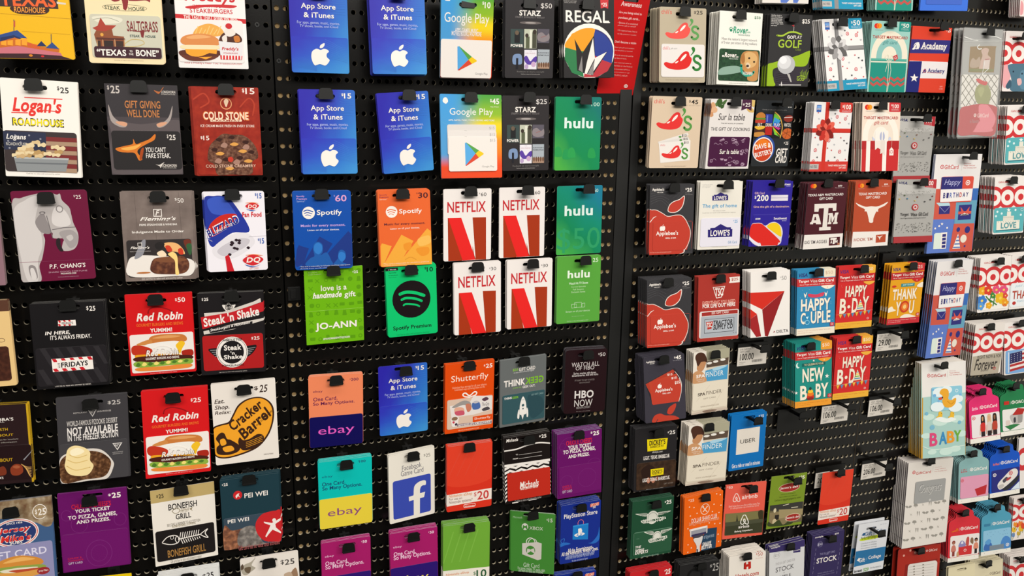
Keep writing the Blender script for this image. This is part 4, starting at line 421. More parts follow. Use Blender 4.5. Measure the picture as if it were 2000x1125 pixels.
 'geek':('666A6A',0.6,'r','9A9E9E',[('t','$25',271,144,384,184,'8CC63A',1,0),('t','GIFT CARD',405,141,757,194,'F1EAE3',1,0),('t','no value until activated at register',291,193,736,222,'D8D8D8',0,0),('t','THINK',82,305,541,402,'F1EAE3',2,0),('t','GEEK',948,302,539,404,'7CB82A',2,0),('t','JOIN IN.',271,423,469,449,'8CC63A',0,0),('t','GEEK OUT.',485,419,764,454,'F1EAE3',1,0),('K','33555C',51,521,976,960,3),('s','2B4A52',[614,572,917,640,950,837,717,937,620,795]),('t','THINK',85,554,259,586,'F1EAE3',2,0),('t','GEEK',260,556,401,591,'7CB82A',2,0),('t','$25 GIFT CARD',682,559,946,588,'8AA8A8',0,0),('s','ECE8E2',[496,577,560,676,575,821,553,853,439,851,424,801,435,677]),('s','ECE8E2',[419,769,388,797,376,891,417,899]),('s','ECE8E2',[578,761,609,794,614,887,582,894]),('e','33555C',497,711,29,20),('e','33555C',498,763,15,11),('p','ECE8E2',[462,857,519,859,493,931]),('l','33555C',6,[463,627,529,628]),('E',)]),
 'hbo':('20090F',5.5,'r','8A8E94',[('t','$',783,72,811,104,'E0DAD6',1,0),('t','50',824,67,952,123,'E0DAD6',0,0),('t','WATCH ALL',154,199,816,269,'D8D0CE',0,0),('t','OF HBO',252,261,697,323,'D8D0CE',0,0),('t','Series, movies, talk shows,',207,354,752,393,'C8C0BE',1,0),('t','documentaries, kids and more',170,387,799,425,'C8C0BE',1,0),('t',"IT'S EASY TO GET STARTED",244,470,718,495,'8A807E',0,0),('t','HBONOW.COM/GIFT',352,513,610,533,'8A807E',0,0),('t','HBO',252,646,712,770,'D8D2CE',2,0),('o','20090F',623,712,42,28,8),('t','NOW',254,791,692,898,'D8D2CE',0,0),('t','HBONOW.COM/GIFT',305,901,645,935,'A8A09E',0,0),('t','No value until activated',309,969,640,984,'8A807E',0,0)]),
 'ebay100':('06BDB6',3.2,'r','A8DCD8',[('t','$',744,37,756,58,'1E4A6A',1,0),('t','100',767,38,887,76,'1E4A6A',1,0),('t','ebay',66,203,266,248,'16607A',0,0),('t','One Card.',65,302,500,359,'164A6E',1,0),('t','So Many Options.',67,367,812,440,'164A6E',1,0),('K','E6CE3E',-12,553,998,998,3.2),('t','ebay',154,712,797,855,'8A4A7A',0,0),('E',)]),
 'facebook':('ECE6DA',3,'r','E0DACE',[('t','$',762,71,799,107,'6A6660',0,0),('t','25',809,72,906,122,'6A6660',0,0),('t','Facebook',290,175,713,248,'6A6874',0,0),('t','Game Card',263,250,751,328,'6A6874',0,0),('q','3A4CB0',82,375,913,948,4),('s','EDE7DB',[796,468,708,456,608,477,545,523,531,629,531,656,666,659,666,610,687,553,731,529,798,530]),('p','EDE7DB',[532,575,671,577,663,946,526,955]),('p','EDE7DB',[423,654,786,633,761,711,430,721]),('p','EDE7DB',[707,458,798,465,798,531,707,529])]),
 'mario':('D8331F',3,'r','C8C0BC',[('s','E04028',[0,0,1000,0,1004,554,-1,584]),('L','DE4630',15,[[40,461,309,79],[221,461,489,80],[403,461,669,80],[584,461,849,80]]),('p','EEE2D8',[-5,734,1003,719,1002,891,-5,911]),('t','Nintendo eShop',45,734,561,795,'D89060',1,0),('t','For use on',48,788,338,825,'6A3A30',0,0),('t','Nintendo systems*',50,830,572,889,'6A3A30',0,0),('t','$',601,751,657,821,'C83A38',0,0),('t','20',677,741,935,875,'C83A38',1,0),('q','F0D8D0',371,915,637,971,2.5),('q','D8331F',383,923,626,963,2),('t','Nintendo',399,938,614,963,'F0D8D0',1,0)]),
 'michaels':('17100F',0.8,'r','9A9894',[('t','$',765,36,797,65,'F1EAE3',2,0),('t','25',812,29,922,84,'F1EAE3',2,0),('t','Michaels',52,23,307,71,'F1EAE3',1,0.2),('m','ECE6E0',26,[1,193,263,191,509,156,755,146,996,178]),('t','TO',250,264,296,283,'F1EAE3',1,0),('l','B8B2AE',8,[316,283,818,285]),('t','FROM',188,321,294,340,'F1EAE3',1,0),('l','B8B2AE',8,[314,338,817,341]),('p','ECE6E0',[-6,399,995,410,999,448,-3,433]),('p','ECE6E0',[-8,449,115,417,237,452,236,483,114,457,-10,490]),('p','ECE6E0',[-11,514,113,482,234,517,233,545,112,519,-12,551]),('p','ECE6E0',[237,452,360,419,482,454,481,485,359,459,235,492]),('p','ECE6E0',[234,517,358,484,480,519,479,547,357,521,233,554]),('p','ECE6E0',[482,454,606,422,729,457,728,488,605,462,481,495]),('p','ECE6E0',[480,519,605,487,727,522,726,550,604,524,479,557]),('p','ECE6E0',[729,457,853,424,976,459,975,490,852,464,728,497]),('p','ECE6E0',[727,522,852,489,975,524,974,552,851,526,726,559]),('p','ECE6E0',[-9,584,50,560,53,585,-6,616]),('p','ECE6E0',[987,571,1010,564,1009,592,986,599]),('p','ECE6E0',[-11,643,48,619,51,644,-8,675]),('p','ECE6E0',[986,630,1008,623,1008,652,985,658]),('p','ECE6E0',[-13,702,46,678,49,703,-10,734]),('p','ECE6E0',[984,690,1007,683,1006,711,984,718]),('p','ECE6E0',[-16,761,43,737,47,762,-12,793]),('p','ECE6E0',[983,749,1006,742,1005,770,982,777]),('p','ECE6E0',[-18,821,41,796,45,821,-15,852]),('p','ECE6E0',[982,809,1004,802,1004,830,981,837]),('p','ECE6E0',[-20,880,39,855,43,881,-17,912]),('p','ECE6E0',[980,868,1003,861,1002,890,980,897]),('p','ECE6E0',[-22,939,37,915,40,940,-19,971]),('p','ECE6E0',[979,928,1002,921,1001,950,978,956]),('K','BE2B1C',50,532,991,953,2.5),('t','Michaels',317,690,733,795,'F1EAE3',1,0.2),('t','MAKE CREATIVITY HAPPEN',332,783,715,815,'F1EAE3',1,0),('E',),('p','ECE6E0',[146,985,281,987,276,1002,146,1000]),('p','ECE6E0',[507,991,687,993,682,1008,506,1003]),('t','Card has no value until activated by cashier',202,957,791,1003,'B8B2AE',0,0)]),
 'chuckB':('660E62',0.8,'r','B8C4DC',[('t','$',746,25,788,61,'F1EAE3',2,0),('t','25',802,25,940,91,'F1EAE3',2,0),('t',"CHUCK E. CHEESE'S",199,118,779,190,'D8283A',1,0),('t','YOUR TICKET',238,197,761,256,'F1EAE3',2,0),('t','TO PIZZA, GAMES,',130,257,858,326,'F1EAE3',2,0),('t','AND PRIZES.',245,337,724,392,'F1EAE3',2,0),('o','7A2876',113,195,73,51,6),('o','7A2876',250,206,194,136,6),('o','7A2876',828,552,160,112,6),('K','6C1466',37,509,989,950,3),('t','CHUCK E.',110,801,318,835,'C8283A',1,0),('t',"CHEESE'S",109,840,322,871,'C8283A',1,0),('t','GIFT CARD',109,879,327,919,'D8C8D8',0,0),('o','7A2876',202,743,137,96,6),('o','7A2876',666,728,206,144,6),('E',)]),
 'ebay50':('A51C66',3,'r','E8B8D8',[('t','$',810,53,824,74,'E8C8DC',1,0),('t','50',836,50,926,90,'F0D8E8',1,0),('t','ebay',67,190,250,230,'E8B8D8',0,0),('t','One Card.',74,281,532,342,'F0C8E0',1,0),('t','So Many Options.',72,336,856,417,'F0C8E0',1,0),('K','2C1670',-1,515,998,989,3),('t','ebay',154,656,794,793,'F0E060',0,0),('E',)]),
 'luigi':('6FA838',3,'r','C8D8C0',[('L','7CB444',20,[[8,549,220,100],[178,551,393,100],[351,554,568,99],[526,557,745,98]]),('p','EDE6DA',[0,661,1001,682,1001,886,0,856]),('t','Nintendo eShop',65,708,556,752,'D88A60',1,0),('t','$',650,729,706,788,'2A6A3A',0,0),('t','10',717,711,937,830,'2A5A3A',1,0)]),
 'xbox':('4B933B',2,'r','D0DCCC',[('t','Microsoft',47,80,257,115,'B8D8B0',0,0),('t','$',806,84,829,117,'F1EAE3',0,0),('t','15',844,76,936,136,'F1EAE3',1,0),('e','ECEAE0',321,242,74,56),('p','4B933B',[274,214,321,234,367,212,379,290,361,284,321,256,281,288,262,300]),('t','XBOX',421,228,728,282,'ECEAE0',0,0),('o','ECEAE0',455,491,107,78,17),('p','4B933B',[333,512,590,512,590,581,333,604]),('M','ECEAE0',13,[[392,514,426,459,473,431],[538,432,578,454,590,488]]),('p','E0DAD0',[263,519,613,479,706,495,703,758,626,782,268,705]),('e','4B933B',457,627,104,78),('p','E0DAD0',[380,600,457,613,532,586,556,678,532,671,462,640,392,676,369,695]),('t','Gift Card',299,842,662,914,'D8E8D0',0,0),('t','For games, movies, TV, music, apps,',170,917,798,973,'C8DEC0',1,0),('t','and more on Xbox and Windows.*',189,947,775,1002,'C8DEC0',1,0)]),
 'ps':('182E8C',2.5,'r','A8B4DC',[('p','D8583A',[726,53,955,34,952,83,728,101]),('t','GIFT CARD',743,41,942,94,'F0D0C0',1,0),('t','$',770,96,785,113,'F1EAE3',0,0),('t','50',797,89,868,128,'F1EAE3',1,0),('t','PlayStation Store',78,155,917,255,'F1EAE3',1,0),('o','D87080',501,344,77,60,11),('p','1E7CC8',[308,369,696,368,696,648,305,607]),('p','3090D8',[308,369,696,368,697,389,309,392]),('p','F1EAE3',[440,437,517,433,545,481,529,514,502,507,505,555,445,554]),('s','F1EAE3',[349,532,430,511,431,531,393,547,445,557,433,570,368,557]),('s','F1EAE3',[513,512,586,521,608,544,536,561,520,548,561,535,519,530]),('s','2A6AC0',[-11,644,127,634,256,672,103,684,-4,697]),('s','2A6AC0',[975,460,942,598,803,705,698,711,856,738,990,674]),('m','3A7AD0',9,[22,577,98,565,76,636,11,611,22,577]),('t','All the Entertainment.',189,753,820,831,'F1EAE3',1,0),('t','All the Adventure. Always Open.',35,797,968,885,'F1EAE3',1,0),('t','Download the latest games and add-ons, watch',151,852,876,925,'B0BCE4',0,0),('t','movies, and more from your PlayStation system.',136,883,867,952,'B0BCE4',0,0),('t','No value until activated at register',305,957,709,1001,'B0BCE4',0,0)]),
 'chili25':('B9AC94',3,'r',None,[('t',"chili's",38,32,253,92,'D8403A',0,0),('t','$',730,38,773,79,'3A342E',1,0),('t','25',783,33,918,84,'3A342E',1,0),('s','E8524A',[124,347,167,330,287,341,373,295,459,226,535,197,594,206,617,249,658,289,616,364,528,404,375,417,222,406,146,376]),('s','F4EAE2',[434,307,471,266,529,231,555,236,525,272,456,311]),('s','F4EAE2',[330,336,384,312,399,317,363,340]),('s','5A9A52',[647,159,680,141,715,160,710,198,645,245,634,240,673,198]),('m','5A9A52',42,[830,275,789,249,727,251,697,284,729,318,792,336,829,368,794,404,732,410,687,384]),('K','E4DEDA',40,486,973,928,4),('t',"chili's",70,520,214,562,'D8303A',0,0),('t','gift card',234,534,377,562,'8A8480',0,0.3),('s','D8221E',[97,747,145,728,279,742,376,690,472,613,557,579,623,591,649,640,695,686,648,771,550,816,378,830,207,815,121,781]),('s','F4EAE2',[444,705,485,658,550,619,580,625,547,665,469,709]),('s','F4EAE2',[328,737,388,710,406,716,364,741]),('s','2E7A34',[683,538,720,518,760,540,754,582,681,635,669,629,712,583]),('m','2E7A34',46,[888,672,843,642,773,643,740,681,776,720,846,741,888,778,849,819,779,826,728,795]),('E',),('t','Card has no value until activated by cashier',135,958,857,976,'8A7E6A',0,0)]),
 'rover':('EEEBE2',0.6,'r',None,[('t','$50',806,44,951,86,'2E7A54',1,0),('t','Rover',322,199,674,292,'2A9A74',2,0.2),('t','.com',643,259,728,282,'2A9A74',1,0),('e','2A8A68',277,254,31,20),('d','2A8A68',12,8,[238,239,255,221,288,217,313,230]),('t','THE DOG PEOPLE',440,301,718,321,'5A8A78',1,0),('t',"Meet the nation's largest network",73,354,900,401,'8A8884',0,0),('t','of 5-star pet sitters & dog walkers',63,404,900,451,'8A8884',0,0),('K','N:22442C,2C5434,1A3824,80',30,509,977,946,4),('s','8AA898',[45,800,183,754,469,739,595,799,430,839,51,870]),('s','C08A50',[523,674,550,574,642,529,788,525,923,534,960,661,961,803,936,926,729,931,696,839,594,785]),('s','D8AC70',[604,587,692,542,839,551,919,620,880,720,737,760,635,713]),('s','A8703A',[530,617,602,559,631,671,573,694]),('d','2A1A14',24,14,[729,623,850,671]),('s','E0C8A8',[659,705,705,683,770,723,737,764,683,757]),('e','3A2A22',700,732,34,17),('m','28A088',47,[552,729,572,814,673,861,794,851,852,813]),('t','THE DOG PEOPLE',588,812,827,858,'F1EAE3',1,0),('t','Rover',147,560,428,625,'F1EAE3',2,0.2),('t','.com',411,606,471,628,'F1EAE3',1,0),('e','F1EAE3',113,609,22,14),('t','THE DOG PEOPLE',250,635,464,652,'C8D8C8',1,0),('E',),('t','Card has no value until activated by cashier',288,968,707,986,'9A9690',0,0)]),
 'golf':('2F2E2F',0.8,'r',None,[('t','GoPlay Golf at',19,17,262,36,'D8D4D0',1,0),('t','more than 5,000 golf',20,40,284,58,'D8D4D0',1,0),('t','courses nationwide.',20,63,282,80,'D8D4D0',1,0),('t','Also can be used for',23,85,275,103,'D8D4D0',1,0),('t','merchandise, lessons',23,107,297,125,'D8D4D0',1,0),('t','and range balls',23,130,310,148,'D8D4D0',1,0),('t','and more!',24,153,163,172,'D8D4D0',1,0),('t','$25',758,59,941,127,'F1EAE3',1,0),('l','D8D4D0',8,[568,142,570,232]),('p','C8323A',[512,153,570,139,573,171]),('m','A8C43A',29,[181,296,310,297,453,251,601,243,758,271]),('t','GO',421,291,562,336,'F1EAE3',2,0),('t','PLAY',571,288,775,335,'F1EAE3',0,0),('t','GOLF',215,348,776,463,'A8C43A',1,0),('t','CARD',639,473,774,498,'8A9A3A',0,0),('s','93B520',[-31,726,157,666,493,604,734,557,999,493,989,595,897,710,506,716,168,750,129,834,176,917,198,993,0,1000]),('s','352F38',[149,834,220,777,509,744,874,724,955,793,920,932,536,980,219,972]),('M','201C22',10,[[202,833,395,809,567,820],[206,864,398,840,570,851],[210,894,402,870,574,881],[214,925,405,901,577,912],[217,955,409,931,580,942]]),('e','B8B8BA',440,696,212,130),('e','D8D8DA',397,665,153,93),('e','ECECEE',362,635,84,51),('p','B8B4B0',[469,822,538,828,599,938,568,938]),('p','E8E4E0',[339,956,355,928,373,997,354,997]),('M','8AAA2A',8,[[818,892,809,844,789,795],[838,892,830,843,816,778],[857,892,852,843,844,761],[877,891,874,843,877,794],[896,891,896,842,904,777],[916,891,918,842,932,759],[935,890,940,842,965,792],[955,890,962,841,992,775]]),('t','GOLF',714,874,909,919,'A8C43A',1,0),('m','A8C43A',12,[718,866,814,848,918,860]),('l','E8E4E0',12,[293,981,828,978])]),
 'amex50':('E9E6E4',2.6,'r',None,[('q','2E5AA8',68,44,185,148,1),('q','7AA8E0',78,54,175,89,0),('t','AMEX',78,91,175,116,'F1EAE3',1,0),('q','1E8FB4',653,-2,1002,148,3),('t','$',729,39,769,77,'F1EAE3',1,0),('t','50',780,30,959,99,'F1EAE3',1,0),('t','No Expiration',729,107,964,118,'E0E8EC',0,0),('t','Plus Activation Fee',729,123,964,136,'E0E8EC',0,0),('q','8C8A8A',293,0,392,1000,0),('q','8C8A8A',0,381,1000,446,0),('q','5E5C5C',311,0,323,1000,0),('q','5E5C5C',0,432,1000,440,0),('p','B4B4BA',[155,230,156,242,177,246,157,251,156,263,142,254,121,259,133,248,120,238,142,240]),('p','C8303A',[124,144,125,154,142,157,125,161,125,171,114,164,97,167,106,159,96,151,113,153]),('p','3A3A3E',[561,151,563,163,584,166,563,172,563,184,548,175,527,180,539,169,526,159,548,161]),('p','B4B4BA',[471,220,473,232,494,236,473,241,473,254,458,245,437,249,449,238,436,228,458,230]),('q','C8303A',574,187,651,238,3),('q','F0ECEA',588,196,637,229,2),('q','C8303A',600,204,624,221,1),('p','C8303A',[884,184,885,194,903,196,886,201,885,211,873,204,856,207,866,198,855,190,873,192]),('q','C8303A',797,212,875,263,3),('q','F0ECEA',811,220,860,254,2),('q','C8303A',823,228,848,246,1),('p','C8303A',[95,503,96,512,112,515,96,519,96,529,84,522,68,525,77,517,67,509,84,511]),('q','C8303A',80,671,154,723,3),('q','F0ECEA',93,680,140,714,2),('q','C8303A',105,688,128,706,1),('p','3A3A3E',[184,781,186,793,207,797,186,802,186,814,172,805,150,809,162,798,150,788,171,791]),('q','C8303A',404,530,480,582,3),('q','F0ECEA',418,539,466,573,2),('q','C8303A',430,547,454,565,1),('p','B4B4BA',[601,599,603,612,625,615,603,621,603,633,588,624,567,628,579,617,566,607,588,610]),('p','C8303A',[539,683,541,693,558,696,541,700,541,710,529,703,512,706,521,697,511,689,528,691]),('q','C8303A',716,691,793,743,3),('q','F0ECEA',730,700,779,734,2),('q','C8303A',742,708,766,726,1),('p','3A3A3E',[855,539,857,552,879,555,857,560,857,573,842,564,820,568,832,557,819,547,841,549]),('p','B4B4BA',[906,680,908,692,930,696,908,701,908,714,893,704,871,708,883,697,870,687,892,690]),('p','3A3A3E',[642,780,643,793,665,797,644,802,643,814,629,805,607,809,619,798,606,788,628,791]),('q','C8303A',675,832,752,885,3),('q','F0ECEA',689,841,738,875,2),('q','C8303A',701,849,726,867,1),('q','C8303A',50,832,124,884,3),('q','F0ECEA',64,841,111,875,2),('q','C8303A',76,849,99,867,1),('p','C8303A',[202,850,203,860,220,863,204,866,203,876,192,869,175,872,184,864,174,856,191,858]),('p','3A3A3E',[481,831,483,843,504,847,483,852,483,865,468,855,447,859,459,848,446,838,468,841]),('p','B4B4BA',[561,499,563,512,584,515,563,520,563,533,548,524,527,528,539,517,526,507,548,509]),('p','C8303A',[761,502,763,512,780,515,763,520,763,530,751,522,733,526,743,517,733,509,750,511]),('p','C8303A',[935,814,937,824,954,827,937,831,937,841,925,834,907,837,917,828,906,820,924,822]),('p','B4B4BA',[947,289,949,302,971,305,950,311,949,323,934,314,912,319,924,308,911,298,934,300]),('p','C8303A',[701,283,702,293,719,296,702,300,702,310,690,303,673,306,682,297,672,290,690,291]),('p','B4B4BA',[184,599,186,612,207,615,186,620,186,633,172,624,150,628,162,617,150,607,171,610]),('p','3A3A3E',[937,579,939,592,961,595,939,601,939,613,924,604,902,608,914,597,901,587,923,589]),('p','C8303A',[429,653,431,663,448,666,431,670,431,680,419,672,402,676,412,667,401,659,419,661]),('q','1E8FB4',0,858,1000,1002,0),('q','5E5C5C',311,858,323,1000,0),('q','8C8A8A',293,860,392,1002,0),('q','B8B4B0',-2,894,229,970,0),('t','NO FEES',19,914,185,949,'5A5A60',1,0),('t','TARGET AMERICAN EXPRESS',472,904,959,927,'F1EAE3',1,0),('t','GIFT CARD',764,939,954,961,'F1EAE3',1,0),('s','9A9898',[607,406,506,358,343,406,506,454]),('s','5E5C5C',[545,519,515,439,343,406,421,513]),('s','D2D0D0',[387,579,442,504,343,406,299,521]),('s','9A9898',[211,557,323,524,343,406,199,475]),('s','5E5C5C',[97,465,214,488,343,406,166,397]),('s','D2D0D0',[99,345,166,414,343,406,216,324]),('s','9A9898',[215,255,200,336,343,406,326,289]),('s','5E5C5C',[392,235,302,292,343,406,445,310]),('s','D2D0D0',[548,296,423,302,343,406,516,376]),('p','5E5C5C',[504,439,450,392,343,406,419,458]),('p','D2D0D0',[380,516,415,460,343,406,313,476]),('p','9A9898',[219,482,308,474,343,406,237,424]),('p','5E5C5C',[183,373,236,420,343,406,268,355]),('p','D2D0D0',[307,297,272,352,343,406,374,338]),('p','9A9898',[468,332,379,339,343,406,449,390])]),
 'amex100':('E9E6E4',2.2,'r',None,[('q','2E5AA8',70,43,190,144,1),('q','7AA8E0',80,53,180,86,0),('t','AMEX',80,88,180,113,'F1EAE3',1,0),('q','CE3830',660,-2,1002,144,3),('t','$',735,38,775,75,'F1EAE3',1,0),('t','100',785,29,960,96,'F1EAE3',1,0),('t','No Expiration',735,104,965,115,'E0E8EC',0,0),('t','Plus Activation Fee',735,120,965,132,'E0E8EC',0,0),('q','CC3226',300,0,400,1000,0),('q','CC3226',0,374,1000,438,0),('q','A8281E',318,0,330,1000,0),('q','A8281E',0,424,1000,432,0),('p','B4B4BA',[154,224,159,236,182,239,162,245,166,257,149,248,128,253,137,242,121,233,144,235]),('p','C8303A',[123,140,128,150,145,152,130,157,133,166,119,160,103,163,110,155,97,147,115,149]),('p','3A3A3E',[564,146,570,158,592,161,573,167,576,179,559,171,539,175,547,164,531,155,554,157]),('p','B4B4BA',[474,214,480,227,502,229,483,235,486,247,469,239,449,243,457,232,441,223,464,225]),('q','C8303A',582,182,658,232,3),('q','F0ECEA',596,191,644,224,2),('q','C8303A',608,198,632,216,1),('p','C8303A',[883,179,887,189,905,191,890,195,893,205,879,198,863,202,870,193,857,186,875,187]),('q','C8303A',802,206,878,257,3),('q','F0ECEA',816,215,864,248,2),('q','C8303A',828,223,852,240,1),('p','C8303A',[93,494,98,504,115,506,100,511,103,521,89,514,73,518,80,509,67,501,85,503]),('q','C8303A',82,664,158,717,3),('q','F0ECEA',96,673,144,707,2),('q','C8303A',108,681,132,699,1),('p','3A3A3E',[184,775,190,787,212,790,192,796,196,809,179,800,158,805,167,793,151,784,174,786]),('q','C8303A',412,522,488,575,3),('q','F0ECEA',426,531,474,565,2),('q','C8303A',438,539,462,557,1),('p','B4B4BA',[604,591,610,604,632,607,613,612,616,625,599,616,579,621,587,610,571,600,594,602]),('p','C8303A',[543,676,548,686,566,688,550,693,553,703,539,696,523,700,530,691,517,683,535,685]),('q','C8303A',722,684,798,737,3),('q','F0ECEA',736,693,784,728,2),('q','C8303A',748,701,772,720,1),('p','3A3A3E',[854,531,859,543,882,546,863,552,866,564,849,556,829,560,837,549,821,540,844,542]),('p','B4B4BA',[904,673,909,685,932,688,912,694,916,706,899,697,879,702,887,691,871,681,893,683]),('p','3A3A3E',[644,775,650,787,672,790,653,796,656,809,639,800,619,805,627,793,611,784,634,786]),('q','C8303A',682,827,758,881,3),('q','F0ECEA',696,837,744,872,2),('q','C8303A',708,845,732,864,1),('q','C8303A',52,827,128,881,3),('q','F0ECEA',66,837,114,872,2),('q','C8303A',78,845,102,864,1),('p','C8303A',[204,845,208,855,226,858,210,862,213,872,199,865,183,869,190,860,177,853,195,854]),('p','3A3A3E',[484,826,490,839,512,842,493,848,496,860,479,851,459,856,467,845,451,835,474,837]),('p','B4B4BA',[564,491,570,503,592,506,573,512,576,524,559,516,539,520,547,509,531,500,554,502]),('p','C8303A',[763,494,768,504,785,506,770,511,773,521,759,514,743,518,750,509,737,501,755,503]),('p','C8303A',[933,809,937,819,955,821,940,826,943,836,929,829,913,833,920,824,907,816,925,818]),('p','B4B4BA',[943,283,949,295,971,298,952,304,956,316,939,307,919,312,927,301,911,292,933,293]),('p','C8303A',[703,276,708,286,726,288,710,293,713,303,699,296,683,300,690,291,677,283,695,285]),('p','B4B4BA',[184,591,190,604,212,607,192,612,196,625,179,616,158,621,167,610,151,600,174,602]),('p','3A3A3E',[934,571,939,584,961,586,942,592,946,605,929,596,909,601,917,590,901,580,923,582]),('p','C8303A',[434,646,438,655,456,658,440,662,443,672,429,665,413,669,420,660,407,653,425,654]),('q','CE3830',0,854,1000,1002,0),('q','A8281E',318,854,330,1000,0),('q','CC3226',300,856,400,1002,0),('q','B8B4B0',-2,891,235,969,0),('t','NO FEES',20,911,190,948,'5A5A60',1,0),('t','TARGET AMERICAN EXPRESS',480,901,960,925,'F1EAE3',1,0),('t','GIFT CARD',770,937,955,960,'F1EAE3',1,0),('s','C23026',[615,399,515,351,350,399,515,446]),('s','7E1C16',[553,511,523,431,350,399,429,504]),('s','E0604E',[396,571,451,496,350,399,306,513]),('s','C23026',[217,549,331,516,350,399,204,467]),('s','7E1C16',[100,457,220,480,350,399,171,390]),('s','E0604E',[102,338,171,406,350,399,222,317]),('s','C23026',[220,249,206,329,350,399,334,283]),('s','7E1C16',[400,230,309,285,350,399,453,303]),('s','E0604E',[556,290,432,295,350,399,524,368]),('p','7E1C16',[513,432,458,385,350,399,427,450]),('p','E0604E',[388,508,423,452,350,399,320,467]),('p','C23026',[225,474,315,466,350,399,244,416]),('p','7E1C16',[188,365,242,412,350,399,274,347]),('p','E0604E',[315,291,278,345,350,399,382,330]),('p','C23026',[477,325,387,332,350,399,458,382])]),
 'mc50':('98C8BE',2.2,'r',None,[('p','E8E0CC',[30,896,30,489,41,409,76,334,132,267,206,211,294,169,393,143,498,135,602,143,702,169,792,211,866,267,923,334,958,409,970,489,970,896]),('p','8ABEB8',[169,896,169,489,177,433,201,381,240,334,292,295,355,266,424,248,498,242,571,248,641,266,704,295,756,334,796,381,820,433,829,489,829,896]),('p','E8E0CC',[308,896,308,489,313,458,327,428,349,402,379,380,415,363,456,353,498,350,540,353,580,363,616,380,647,402,669,428,683,458,688,489,688,896]),('e','D82A20',129,72,65,37),('e','EE9A22',189,71,65,37),('s','E8621E',[155,42,182,64,184,78,162,100,136,79,134,65]),('t','mastercard',89,123,288,133,'7A706A',0,0),('q','1E8E82',698,0,1002,135,2),('t','$',748,24,783,53,'F1EAE3',1,0),('t','50',794,24,950,82,'F1EAE3',1,0),('t','No Expiration',758,91,950,102,'E8F0EC',0,0),('t','Plus Activation Fee',758,108,950,117,'E8F0EC',0,0),('t','TARGET MASTERCARD',45,203,939,244,'B8403C',1,0),('t','gift card',308,266,688,335,'4A8E8C',0,0.3),('q','1E8E7E',40,549,960,1000,0),('q','5AAE9E',40,524,960,549,0),('q','E0DCC8',30,561,970,581,0),('p','C0504A',[60,778,147,815,234,778,322,815,410,778,498,815,586,778,674,815,762,778,851,815,940,778,940,815,851,852,762,815,674,852,586,815,498,852,410,815,322,852,234,815,147,852,60,815]),('p','C0504A',[60,848,147,886,234,848,322,886,410,848,498,886,586,848,674,886,762,848,851,886,940,848,940,886,851,923,762,886,674,923,586,886,498,923,410,886,322,923,234,886,147,923,60,886]),('l','E0DCC8',12,[498,559,503,1000]),('L','E0DCC8',10,[[468,589,428,711],[538,589,568,690,518,990]]),('m','E0DCC8',12,[488,569,398,509,468,469,498,559,558,479,598,519,508,569]),('p','C03A40',[598,489,698,459,728,519,638,559]),('o','F1EAE3',663,509,32,17,7)]),
 'mc100':('EBD9C8',2.2,'r',None,[('p','F0E8DC',[29,895,29,486,41,407,75,332,130,265,204,209,292,168,391,142,495,134,600,142,700,168,790,209,865,265,922,332,957,407,969,487,969,895]),('p','E8DACA',[168,895,167,486,176,431,200,379,239,332,290,293,353,264,422,246,495,240,569,246,639,264,702,293,755,332,794,379,819,431,827,486,828,895]),('p','F0E8DC',[306,895,306,486,311,455,325,426,347,400,377,378,413,361,453,351,495,348,538,351,578,361,614,378,644,400,667,426,681,455,686,486,686,895]),('e','D82A20',128,71,65,38),('e','EE9A22',188,71,65,38),('s','E8621E',[156,42,181,64,182,78,159,100,134,78,134,64]),('t','mastercard',89,122,286,132,'7A706A',0,0),('q','C63238',696,0,1002,134,2),('t','$',747,24,782,52,'F1EAE3',1,0),('t','100',792,24,949,81,'F1EAE3',1,0),('t','No Expiration',757,90,949,101,'E8F0EC',0,0),('t','Plus Activation Fee',757,107,949,116,'E8F0EC',0,0),('t','TARGET MASTERCARD',44,201,939,242,'B8403C',1,0),('t','gift card',306,264,686,333,'C24A4A',0,0.3),('q','C42A2C',20,559,980,1000,0),('q','B02426',10,556,990,678,0),('q','F0E8E0',128,557,232,1000,0),('q','F0E8E0',556,557,661,1000,0),('q','F0E8E0',346,407,696,567,3),('s','AAB0CC',[515,427,476,466,476,526,516,547]),('s','AAB0CC',[556,427,596,466,596,526,556,547]),('s','C8CCE0',[276,496,336,526,356,547,296,546]),('s','C8CCE0',[726,496,777,527,716,547,696,537]),('p','E8DED4',[346,557,496,557,496,678,426,658,356,688]),('p','E0D6CC',[496,547,616,547,616,771,556,729,496,750]),('p','F0E4DC',[737,688,787,648,848,689,848,771,737,771]),('o','C03A40',792,719,42,23,10),('l','E8D0C0',5,[792,547,792,658])]),
 'academy':('D8402A',0.6,'r',None,[('t','$',859,25,881,54,'F1EAE3',1,0),('t','25',896,23,973,68,'F1EAE3',1,0),('p','32307A',[-14,200,1011,188,1005,391,-22,408]),('p','F1EAE3',[46,349,160,237,206,243,208,344,151,339,151,279,110,347,75,356]),('o','F1EAE3',154,295,75,51,15),('t','Academy',271,233,921,363,'F1EAE3',2,0),('t','SPORTS+OUTDOORS',256,318,846,344,'F1EAE3',1,0),('K','E8E2E2',-34,522,1050,1001,2.5),('p','1E2472',[-83,531,322,525,325,1004,-5,1004]),('p','D8402A',[319,785,1020,779,1000,1000,320,1004]),('p','F1EAE3',[168,716,199,760,277,763,219,791,244,837,177,810,115,835,132,790,69,760,145,759]),('p','32307A',[356,705,412,634,442,641,449,703,413,701,414,673,386,708]),('o','C03A34',420,672,43,26,10),('t','Academy',496,627,932,714,'32307A',2,0),('t','SPORTS+OUTDOORS',488,689,845,703,'C03A34',1,0),('t','GIFT',852,896,932,914,'F0C0B8',0,0),('t','CARD',841,932,940,950,'F0C0B8',0,0),('E',)]),
